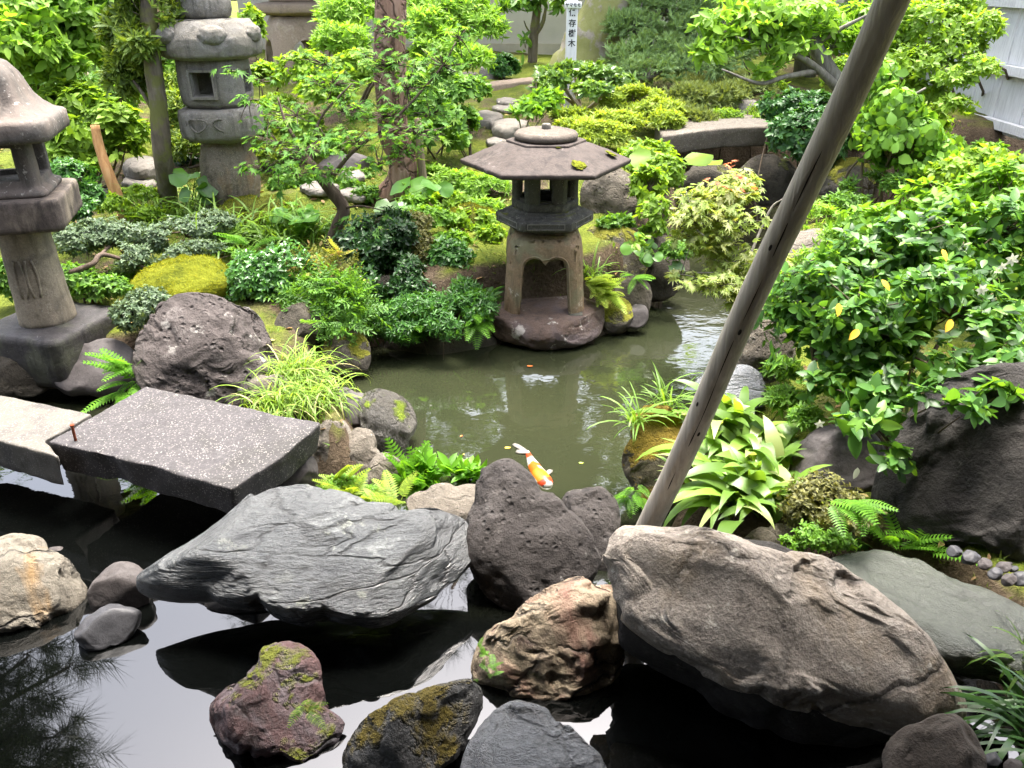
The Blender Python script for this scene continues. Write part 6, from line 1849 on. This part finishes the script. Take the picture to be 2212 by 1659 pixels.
pl('bright oval leaved shrub between the bell roofed lantern and the slender tree', 'shrub', [(160, 220, 70, 40, 5.5), (230, 250, 60, 40, 5.5), (180, 290, 80, 45, 5.4), (260, 320, 50, 30, 5.4), (130, 250, 50, 45, 5.5), (190, 350, 60, 25, 5.3), (290, 290, 30, 30, 5.5), (140, 340, 50, 35, 5.3)], 5.4, OVAL, G_BRIGHT, .085, 700, k=5, stem_mat=W_TWIG, tilt=(60, 95), stems=6, stem_r=.012)
pl('mid green bush below the far board fence', 'shrub', [(230, 170, 60, 30, 7.4), (180, 190, 60, 30, 7.0), (260, 215, 50, 30, 6.6), (100, 190, 60, 40, 6.5)], 7.0, OVAL, G_MID, .07, 420, k=4, stem_mat=W_TWIG)
pl('dark small leaved bush under the oval leaved shrub beside the bell roofed lantern', 'shrub', [(150, 380, 55, 35, 4.6), (180, 420, 40, 30, 4.6), (170, 450, 50, 25, 4.4), (130, 430, 40, 40, 4.5)], 4.5, OVAL, G_GLOSSY2, .035, 900, k=4, stem_mat=W_TWIG, low=-.6)
jb_ = g(150, 590)
cb = [at_y(150, 590, 3.95), at_y(200, 570, 4.0), at_y(225, 550, 4.1), at_y(320, 580, 4.1)]
pl('grey green creeping bush with black stems spreading right of the round lantern post', 'shrub', [(220, 505, 85, 34, 4.3), (320, 515, 85, 32, 4.4), (400, 500, 75, 34, 4.5), (260, 555, 75, 30, 4.15), (350, 550, 65, 24, 4.2), (160, 520, 65, 34, 4.2), (460, 480, 55, 26, 4.6), (320, 650, 44, 30, 3.7), (285, 680, 44, 36, 3.62), (420, 535, 60, 18, 4.3)], 4.3, OVAL, G_CREEP, .026, 3600, k=4, base=cb[0], stem_mat=W_DARKM,
   trunk=[(cb, [.016, .014, .012, .008]), ([cb[1], at_y(260, 520, 4.3), at_y(400, 500, 4.5)], [.01, .008, .004])], up=.3, low=-.8)
pl('green leaved bush at the left edge behind the plinth', 'shrub', [(200, 620, 40, 30, 3.95), (20, 610, 30, 50, 3.95), (160, 600, 40, 30, 4.0)], 3.95, OVAL, G_MID, .05, 220, k=4, stem_mat=W_TWIG)
fern('fern between the smooth grey stone and the volcanic rock', [at_y(285, 790, 3.25), at_y(290, 820, 3.2), at_y(270, 850, 3.15)], .19, 7, G_FERN, 51, bias=(-1.9, .9), el=(-20, 60))
fern('small fern with yellow tips in front of the green grass', [at_y(540, 530, 4.4)], .2, 7, G_FERN, 52, el=(10, 50))
for i, (px, py, L_, n_, lab) in enumerate([(400, 470, .3, 90, 'green grass clump below the slender mossy tree'), (520, 520, .3, 110, 'green grass clump beside the yellow tipped fern'), (340, 490, .28, 70, 'thin grass clump left of the tall lantern moss mound'), (460, 510, .28, 90, 'grass clump above the bright moss cushion'), (590, 520, .28, 90, 'grass clump right of the yellow tipped fern'), (640, 520, .25, 70, 'grass clump at the foot of the dark maple stem'), (560, 490, .22, 60, 'short grass clump at the edge of the olive moss mound'), (480, 545, .26, 110, 'dense grass clump between the creeping bush and the green mound'), (430, 450, .24, 80, 'grass clump left of the flat stone under the tall lantern'), (330, 480, .22, 70, 'low grass clump at the foot of the orange brown trunk'), (620, 480, .22, 70, 'grass clump under the round leaved plant'), (700, 500, .2, 70, 'grass clump behind the dark maple stem foot')]):
    b = g(px, py)
    r_ = empty('grass_clump', b, lab, 'grass', 'green grass clumps on the bank')
    V, F = blades(b, n_, 60 + i, L_, .010, 1.1, 1.5, 6, .10); mk('blades', V, F, G_GRASS, r_)
# sedge tuft by the bridge slab
for i, (px, py, y, n_, lab) in enumerate([(640, 800, 3.3, 330, 'upper part of the bright yellow sedge behind the bridge slab'), (610, 870, 3.05, 300, 'lower bright yellow sedge tuft touching the bridge slab'), (690, 855, 3.1, 200, 'right hand bright sedge tuft beside the wet rocks')]):
    b = at_y(px, py, y)
    b[2] = max(b[2] - .02, gz(b[0], b[1]))
    r_ = empty('sedge_tuft', b, lab, 'grass', 'bright sedge by the bridge')
    V, F = blades(b, n_, 80 + i, .20, .005, 1.3, 2.0, 8, .08); mk('blades', V, F, G_SEDGE, r_)
# plants on the near bank
fern('bright fern standing at the water between the tan rocks and the slate', [at_y(880, 1050, 2.75), at_y(905, 1070, 2.7)], .2, 7, G_FERN, 61, el=(30, 80))
pl('broad leaved bright plant at the water edge behind the flat tan stone', 'plant', [(950, 1020, 55, 22, 2.75), (900, 1040, 35, 20, 2.7), (1000, 1030, 35, 20, 2.75)], 2.75, LANCE, G_FERN, .10, 34, k=5, name='broad_leaf_plant', tilt=(25, 70), stem_mat=W_TWIG, twigs=False, stem_r=.003)
fern('yellow green ferns in front of the tan rocks', [at_y(760, 1070, 2.55), at_y(810, 1085, 2.5), at_y(860, 1080, 2.5), at_y(730, 1050, 2.6)], .14, 8, leaf_mat('fern_yellow', (.25, .36, .05), .3, .45, .5), 62, el=(10, 60))
pl('small leaved groundcover at the end of the bridge slab', 'shrub', [(740, 1045, 40, 18, 2.6), (800, 1065, 40, 15, 2.58), (710, 1060, 25, 15, 2.55)], 2.6, OVAL, G_FRESH, .02, 300, k=4, stem_mat=W_TWIG, stems=3, stem_r=.002)
fern('small fern at the water left of the prop log foot', [at_y(1370, 1060, 2.5), at_y(1360, 1080, 2.48)], .1, 7, G_FERN, 63, el=(-30, 40), bias=(-2, .7))
b = at_y(1370, 915, 2.68)
r_ = empty('grass_tuft', b, 'pale narrow grass tuft left of the moss topped rock', 'grass')
V, F = blades(b, 36, 91, .16, .008, 1.2, 1.2, 6, .03); mk('blades', V, F, G_GRASS, r_)
b = at_y(1440, 885, 2.85)
r_ = empty('grass_tuft', b, 'upright grass tuft behind the moss topped rock', 'grass')
V, F = blades(b, 40, 92, .17, .008, .8, .9, 6, .05); mk('blades', V, F, G_GRASS, r_)
fern('tiny yellowish fern growing on the red rock', [at_y(668, 1530, 1.36)], .07, 5, G_SEDGE, 64, el=(0, 50))
fern('tiny bright fern on the mottled rock edge', [at_y(1050, 1425, 1.62), at_y(1040, 1450, 1.62)], .05, 6, G_FERN, 65, el=(-10, 50))
# ---------------------------------------------------------------- the slanting bayberry trunk and other trees by the wall
bb = at_y(1262, 175, 9.3); bb[2] = gz(bb[0], bb[1]) - .05
bt = [bb, at_y(1262, 150, 9.3), at_y(1285, 90, 9.3), at_y(1320, 20, 9.3), at_y(1365, -70, 9.35), at_y(1400, -200, 9.4)]
cr = [(np.array([bb[0] + dx, 9.3 + dy, z]), np.array([rx, rx * .8, rz])) for dx, dy, z, rx, rz in [(-.5, -.6, 3.5, 1.5, .5), (1.5, -.5, 3.4, 1.5, .5), (.3, .3, 4.4, 1.8, .7), (-2.4, .2, 4.0, 1.6, .7), (2.8, .3, 4.2, 1.6, .7), (.6, 0, 5.4, 1.8, .7)]]
s_ = mpp(bt[1])
plant('broadleaf_tree', 'thick slanting mossy trunk behind the white sign post', 'tree', cr, OVAL, G_TREE, .14, 1000, k=5, base=bb, stem_mat=W_BIG, parts=('crown', 'trunk'), low=-1, gap=.3,
      trunk=[(bt, [s_ * 95, s_ * 75, s_ * 62, s_ * 56, s_ * 52, s_ * 42])] + [([bt[-1], (bt[-1] + c[0]) / 2 + [0, 0, .2], c[0]], [.16, .1, .04]) for c in cr])
tt = [at_y(1150, 132, 10.3), at_y(1153, 80, 10.3), at_y(1160, 20, 10.3), at_y(1168, -60, 10.3)]
tt[0][2] = gz(tt[0][0], tt[0][1]) - .05
pl('thin young tree with few hanging leaves against the plaster wall', 'tree', [(1120, 10, 50, 14, 10.2), (1180, -10, 50, 20, 10.2), (1135, 95, 8, 25, 10.2), (1195, 15, 25, 12, 10.3)], 10.2, LANCE, G_MID, .16, 70, k=3, base=tt[0], stem_mat=W_MOSSY, name='young_tree', parts=('crown', 'trunk'), tilt=(80, 120), up=0, low=-1,
   trunk=[(tt, [.06, .055, .05, .04]), ([tt[1], at_y(1172, 50, 10.25), at_y(1180, 10, 10.2)], [.03, .025, .015]), ([tt[1], at_y(1138, 60, 10.25), at_y(1132, 45, 10.2)], [.012, .01, .006])])
# trees rising behind, whose crowns close the sky over the far bank
def tall(label, x, y, h, rx, n, mat, tm, size, sd, nm='broadleaf_tree', bark=W_GREY):
    z0 = gz(x, y)
    r = np.random.default_rng(sd)
    cs = [(np.array([x + r.normal() * rx * .55, y + r.normal() * rx * .4, z0 + h * (.55 + .45 * i / 5)]), np.array([rx * .7, rx * .7, rx * .45])) for i in range(6)]
    top = np.array([x + .1, y, z0 + h * .85])
    plant(nm, label, 'tree', cs, tm, mat, size, n, k=4, base=np.array([x, y, z0]), stem_mat=bark, parts=('crown', 'trunk'), low=-1, gap=.25, seed=sd,
          trunk=[([np.array([x, y, z0 - .1]), np.array([x - .05, y, z0 + h * .4]), top], [.13, .11, .05])] + [([np.array([x - .04, y, z0 + h * .45]), (c[0] + np.array([x, y, z0 + h * .5])) / 2, c[0]], [.06, .04, .015]) for c in cs])
tall('tall evergreen behind the board fence at the far left', -5.2, 10.6, 4.6, 1.7, 900, G_TREE, OVAL, .15, 201)
tall('tall evergreen rising behind the small distant lantern', -2.4, 10.6, 4.8, 1.6, 900, G_TREE, OVAL, .15, 202)
tall('tall leafy tree in the far right corner before the plank fence', 3.3, 9.6, 4.4, 1.5, 900, G_FRESH, OVAL, .13, 203)
# pine whose boughs hang over the near pond: seen mirrored in the water
px0 = np.array([-4.6, 3.9, gz(-4.6, 3.9)])
def mir(px, py, y):
    q = at_z(px, py, 0.0); d = ray(px, py); t = (y - q[1]) / d[1]
    return q + np.array([d[0], d[1], -d[2]]) * t
bl_ = []
for (px, py, rx) in [(60, 1420, 60), (150, 1440, 50), (40, 1560, 80), (130, 1590, 70), (20, 1650, 90), (120, 1660, 80), (60, 1500, 60), (-60, 1500, 90), (-80, 1640, 120), (60, 1720, 120)]:
    c = mir(px, py, 3.6 + .002 * (px))
    s = rx * (np.linalg.norm(c - CAM)) / FOC * .9
    bl_.append((c, np.array([s, s, s * .55])))
tr = [px0 - [0, 0, .1], px0 + [.05, 0, 1.2], px0 + [.2, -.1, 2.6], px0 + [.3, -.1, 3.8]]
plant('pine_tree', 'dark pine whose boughs are mirrored in the near water at the lower left', 'tree', bl_, PINETUFT, G_PINE, .17, 420, k=1, base=px0, stem_mat=W_RED, parts=('crown', 'trunk'), low=-1, tilt=(0, 30), gap=.1, shell=.3, up=.8,
      trunk=[(tr, [.13, .12, .1, .06])] + [([tr[2], (tr[2] + b[0]) / 2 + [0, 0, .1], b[0]], [.04, .025, .008]) for b in bl_[:6]])

# ---------------------------------------------------------------- prop log
lb, lt_ = at_z(1394, 1150, .28), at_y(1938, -30, 1.62)
ax = lt_ - lb
pts = [lb - ax * .03] + [lb + ax * t + np.array([.006 * math.sin(9 * t), .004 * math.cos(7 * t), .004 * math.sin(11 * t)]) for t in np.linspace(0.03, 1, 9)] + [lb + ax * 1.25]
V, F = tube(pts, [.036] + [.036 - .005 * t for t in np.linspace(0, 1, 9)] + [.030], 40, 10, .02, 3)
lg = empty('prop_log', lb, 'long grey weathered log propped at a steep slant behind the brown boulder', 'log')
# a drying crack winds along the log and two knots sit on it
C = np.array(pts); 
T_ = nz(ax); e1 = nz(np.cross(T_, [0, 1.0, 0])); e1 = nz(np.cross(T_, np.cross(nz(CAM - lb), T_)) * -1); 
side = nz(np.cross(T_, nz(CAM - (lb + ax * .5)))); front = np.cross(side, T_)
rel = V - lb; tt_ = (rel @ T_) / np.linalg.norm(ax); rad = rel - np.outer(rel @ T_, T_)
angv = np.arctan2(rad @ side, rad @ front)
crack = -.05 + .35 * np.sin(tt_ * 3.1 + .5) * .6 + .05 * np.sin(tt_ * 23)
d = np.abs(angv - crack)
V = V - nz(rad) * (np.exp(-(d / .06) ** 2) * .003 * (tt_ > .05) * (tt_ < .95))[:, None]
mk('shaft', V, F, W_LOG, lg)
M_CRK = plain_mat('crack_dark', (.035, .03, .025), .95, .1)
cp = []
for t in np.linspace(.12, .82, 60):
    a = -.05 + .35 * math.sin(t * 3.1 + .5) * .6 + .05 * math.sin(t * 23)
    c = lb + ax * t + np.array([.006 * math.sin(9 * t), .004 * math.cos(7 * t), .004 * math.sin(11 * t)])
    cp.append(c + (front * math.cos(a) + side * math.sin(a)) * (.0362 - .005 * t - .002))
mk('drying_crack', *tube(cp, [.0014 * (0.4 + abs(math.sin(i * .37))) for i in range(60)], 6, 1), M_CRK, lg)
for t, a in ((.52, .25), (.30, .5), (.36, -.55), (.66, -.3)):
    c = lb + ax * t + np.array([.006 * math.sin(9 * t), .004 * math.cos(7 * t), .004 * math.sin(11 * t)])
    S, Fi = ico(3)
    q = c + (front * math.cos(a) + side * math.sin(a)) * (.0348 - .005 * t)
    mk('knot', q + S[:, :1] * T_ * .009 + S[:, 1:2] * side * .004 + S[:, 2:] * front * .003, Fi, M_CRK, lg)

# ---------------------------------------------------------------- litter and tiny plants on the bare bank
rr_ = np.random.default_rng(77)
X_ = np.stack([rr_.uniform(-5, 4, 60000), rr_.uniform(1.5, 8, 60000)], 1)
Z_ = ground_z(X_[:, 0], X_[:, 1])
ok = (Z_ > .12) & (pnoise(np.column_stack([X_ * 1.7, Z_ * 0])) > -.15)
P_ = np.column_stack([X_, Z_])[ok]
SPRIG = T([(-.12, 0, 0), (.12, 0, 0), (.0, 1, .1), (-.3, .1, 0), (-.2, .1, .06), (-.75, .6, .1), (.2, .1, .0), (.3, .1, .05), (.75, .55, .15)], [(0, 1, 2), (3, 4, 5), (6, 7, 8)])
V, F = inst(SPRIG, P_, np.column_stack([rr_.normal(size=(len(P_), 2)) * .8, np.ones(len(P_))]), nz(rr_.normal(size=(len(P_), 3))), rr_.uniform(.012, .035, len(P_)))
tag(mk('ground_cover', V, F, leaf_mat('tiny_green', (.11, .19, .03), .5, .6, .3, alt=(.2, .25, .04))), 'tiny green sprouts and moss tufts over the garden ground', 'ground cover', kind='stuff')
for o_ in [q for q in COL.objects if q.name.startswith('moss_mound')]:
    me_ = o_.data
    nv = len(me_.vertices)
    co_ = np.empty(nv * 3); me_.vertices.foreach_get('co', co_); co_ = co_.reshape(-1, 3)
    no_ = np.array([v.normal for v in me_.vertices])
    k_ = np.where(no_[:, 2] > .05)[0]
    k_ = rr_.choice(k_, 6500)
    b_ = co_[k_] + np.array(o_.location) + rr_.normal(size=(len(k_), 3)) * .004
    V, F = inst(SPRIG, b_ - no_[k_] * .003, nz(no_[k_] + .7 * rr_.normal(size=(len(k_), 3))), nz(rr_.normal(size=(len(k_), 3))), rr_.uniform(.006, .017, len(k_)))
    mk('tufts', V, F, leaf_mat('moss_fuzz', (.22, .25, .02) if 'bright' in o_['label'] else (.12, .15, .02), .5, .8, .4, spec=.05, alt=(.36, .33, .03), alt_amt=.2), o_)
i_ = rr_.permutation(len(P_))[:2600]
V, F = inst(OVAL, P_[i_] + [0, 0, .008], np.column_stack([rr_.normal(size=(2600, 2)), .1 * rr_.normal(size=2600)]), np.column_stack([.35 * rr_.normal(size=(2600, 2)), np.ones(2600)]), rr_.uniform(.02, .055, 2600))
tag(mk('fallen_leaves', V, F, leaf_mat('dead_leaf', (.2, .12, .05), .5, .7, .15, alt=(.36, .27, .1), alt_amt=.3)), 'dry brown leaves fallen on the moss and soil', 'leaf litter', kind='stuff')

# ---------------------------------------------------------------- koi and small floating things
def koi():
    sp = [at_z(px, py, 0.0) for px, py in [(1139, 976), (1150, 1000), (1163, 1022), (1176, 1039), (1187, 1052)]]
    C = catmull(np.array(sp), 14)
    n = len(C); m = 28
    L = np.linspace(0, 1, n)
    w = np.interp(L, [0, .1, .3, .55, .75, .88, .96, 1], [.010, .014, .026, .034, .035, .029, .02, .009])
    T_ = nz(np.gradient(C, axis=0)); Sd = np.stack([T_[:, 1], -T_[:, 0], 0 * L], 1)
    V, col = [], []
    rg = np.random.default_rng(2)
    for i in range(n):
        for j in range(m):
            a = 2 * math.pi * j / m
            V.append(C[i] + Sd[i] * w[i] * math.cos(a) + np.array([0, 0, w[i] * 1.0 * math.sin(a) - w[i] * .2]))
            x = math.cos(a); t = L[i] + .018 * math.sin(a * 3 + 9 * L[i])
            o, wh, rd = (.42, .09, .006), (.36, .345, .31), (.42, .04, .01)
            if t < .05: c = wh
            elif t < .15: c = rd
            elif t < .30: c = wh
            elif t < .50: c = o if (x > -.1 or (.34 < t < .42)) and not (t > .4 and abs(x + .1) < .07) else wh
            elif t < .80: c = (.5, .15, .008) if x > -.55 or t > .58 else wh
            elif t < .93: c = rd
            else: c = wh
            if (abs(t - .19) < .02 and abs(x + .05) < .2) or (abs(t - .63) < .006 and abs(x + .2) < .08) or (abs(t - .77) < .008 and abs(x - .05) < .12) or (abs(t - .84) < .01 and abs(x - .5) < .08): c = (.03, .02, .02)
            col.append(c)
    V = np.array(V)
    F = [(i * m + j, i * m + (j + 1) % m, (i + 1) * m + (j + 1) % m, (i + 1) * m + j) for i in range(n - 1) for j in range(m)]
    F += [tuple(range(m - 1, -1, -1)), tuple((n - 1) * m + j for j in range(m))]
    m_, nt, out = new_mat('koi_skin'); k = N(nt)
    at = k.node('ShaderNodeVertexColor', layer_name='Col')
    p = k.node('ShaderNodeBsdfPrincipled'); k.setin(p, Base_Color=at.outputs['Color'], Roughness=.3, Specular_IOR_Level=.5)
    k.link(p.outputs[0], out.inputs[0])
    root = empty('koi', C[n // 2], 'orange and white koi swimming just behind the pointed lava rock', 'fish')
    b = mk('body', V, F, m_, root, cols=np.array(col))
    M_FIN = leaf_mat('fin_membrane', (.3, .28, .26), .1, .4, .4, tcol=(1, .95, .9))
    def fin(name, base, tip, width, z=.004):
        base, tip = np.array(base, float), np.array(tip, float)
        d = tip - base; s = nz(np.cross([0, 0, 1.0], d)); L_ = np.linalg.norm(d)
        V = [base - s * width * .25, base + s * width * .25]
        for t, q in ((.4, .42), (.75, .5), (1, .3)):
            V += [base + d * t - s * width * q, base + d * t + s * width * q * .9]
        V = np.array(V); V[:, 2] = z + np.linspace(.003, 0, len(V))
        F = [(0, 1, 3, 2), (2, 3, 5, 4), (4, 5, 7, 6)]
        V = np.vstack([V, V - [0, 0, .0015]])
        F = F + [tuple(i + 8 for i in f[::-1]) for f in F] + [(0, 8, 9, 1), (6, 7, 15, 14), (0, 2, 10, 8), (2, 4, 12, 10), (4, 6, 14, 12), (1, 9, 11, 3), (3, 11, 13, 5), (5, 13, 15, 7)]
        mk(name, V, F, M_FIN, root, True)
    fin('tail_fin', at_z(1140, 979, 0), at_z(1109, 960, 0), .028)
    fin('tail_fin', at_z(1139, 980, 0), at_z(1115, 976, 0), .034)
    fin('side_fin', at_z(1178, 1030, 0), at_z(1190, 1016, 0), .028)
    fin('side_fin', at_z(1165, 1036, 0), at_z(1146, 1044, 0), .036)
    fin('side_fin', at_z(1160, 1022, 0), at_z(1147, 1022, 0), .026)
    S, Fi = ico(2)
    for s in (-1, 1):
        c = C[int(n * .92)] + Sd[int(n * .92)] * s * .021 + [0, 0, .004]
        mk('eye', c + S * .0035, Fi, M_INK, root)
koi()
M_LF = plain_mat('floating_yellow', (.62, .42, .06), .6, .3, .2)
M_LFO = plain_mat('floating_orange', (.55, .14, .03), .6, .3, .2)
M_LFG = plain_mat('floating_green', (.45, .6, .08), .6, .3, .2)
for i, (px, py, s, m_, a, lab) in enumerate([(1138, 791, .035, M_LFO, .2, 'reddish sliver of leaf floating before the lantern rock'), (1090, 968, .03, M_LF, .3, 'yellow leaf floating just left of the koi tail'), (1205, 862, .0, M_LF, 0, ''), (994, 943, .018, M_LFO, 1, 'orange fleck floating in mid pond left of the koi'), (1250, 1000, .022, M_LFG, 0.1, 'tiny lime leaf floating right of the koi'), (1003, 983, .014, M_LF, 2, 'tiny yellow fleck floating nearest the wet rock')]):
    if s == 0: continue
    p = at_z(px, py, .004)
    V, F = inst(OVALHI, p[None], np.array([[math.cos(a), math.sin(a), 0.02]]), np.array([[0, 0, 1.0]]), s)
    V[:, 2] = np.maximum(V[:, 2], .003)
    tag(mk('floating_leaf', V, F, m_), lab, 'leaf', 'leaves floating on the pond')
# ================================================================== LIGHT, SKY, CAMERA
SUN_EL, SUN_AZ = math.radians(76), math.radians(20)     # high overhead behind thin cloud
wd = bpy.data.worlds.new('World')
SC.world = wd
wd.use_nodes = True
nt = wd.node_tree
bg = nt.nodes['Background']
sky = nt.nodes.new('ShaderNodeTexSky')
sky.sky_type = 'NISHITA'
sky.sun_disc = False
sky.sun_elevation = SUN_EL
sky.sun_rotation = SUN_AZ
sky.air_density = 1.0
sky.dust_density = 7.0
sky.ozone_density = 1.0
hs = nt.nodes.new('ShaderNodeHueSaturation')             # overcast: the blue is veiled
hs.inputs['Saturation'].default_value = 0.65
nt.links.new(sky.outputs[0], hs.inputs['Color'])
nt.links.new(hs.outputs[0], bg.inputs['Color'])
bg.inputs['Strength'].default_value = 0.15
ld = bpy.data.lights.new('sun', 'SUN')
ld.energy = 1.4
ld.angle = math.radians(18)
ld.color = (1, .96, .9)
lo = bpy.data.objects.new('sun', ld)
COL.objects.link(lo)
sd = Vector((math.sin(SUN_AZ) * math.cos(SUN_EL), math.cos(SUN_AZ) * math.cos(SUN_EL), math.sin(SUN_EL)))
lo.rotation_euler = sd.to_track_quat('Z', 'Y').to_euler()
lo.location = (2, 4, 8)

cd = bpy.data.cameras.new('camera')
cd.sensor_width = 36
cd.lens = 36 * FOC / 2212
cd.clip_start = .05
cd.clip_end = 300
co = bpy.data.objects.new('camera', cd)
COL.objects.link(co)
co.location = CAM
co.rotation_euler = (math.radians(90) - PITCH, 0, 0)
SC.camera = co
SC.render.engine = 'CYCLES'
SC.view_settings.view_transform = 'Standard'
SC.view_settings.look = 'None'
SC.view_settings.exposure = 2.75
SC.view_settings.gamma = 1.0
cy = SC.cycles
cy.use_denoising = True
cy.max_bounces = 6
cy.diffuse_bounces = 3
cy.glossy_bounces = 3
cy.transmission_bounces = 3
cy.transparent_max_bounces = 4
cy.caustics_reflective = False
cy.caustics_refractive = False
cy.sample_clamp_indirect = 6
bpy.context.view_layer.update()
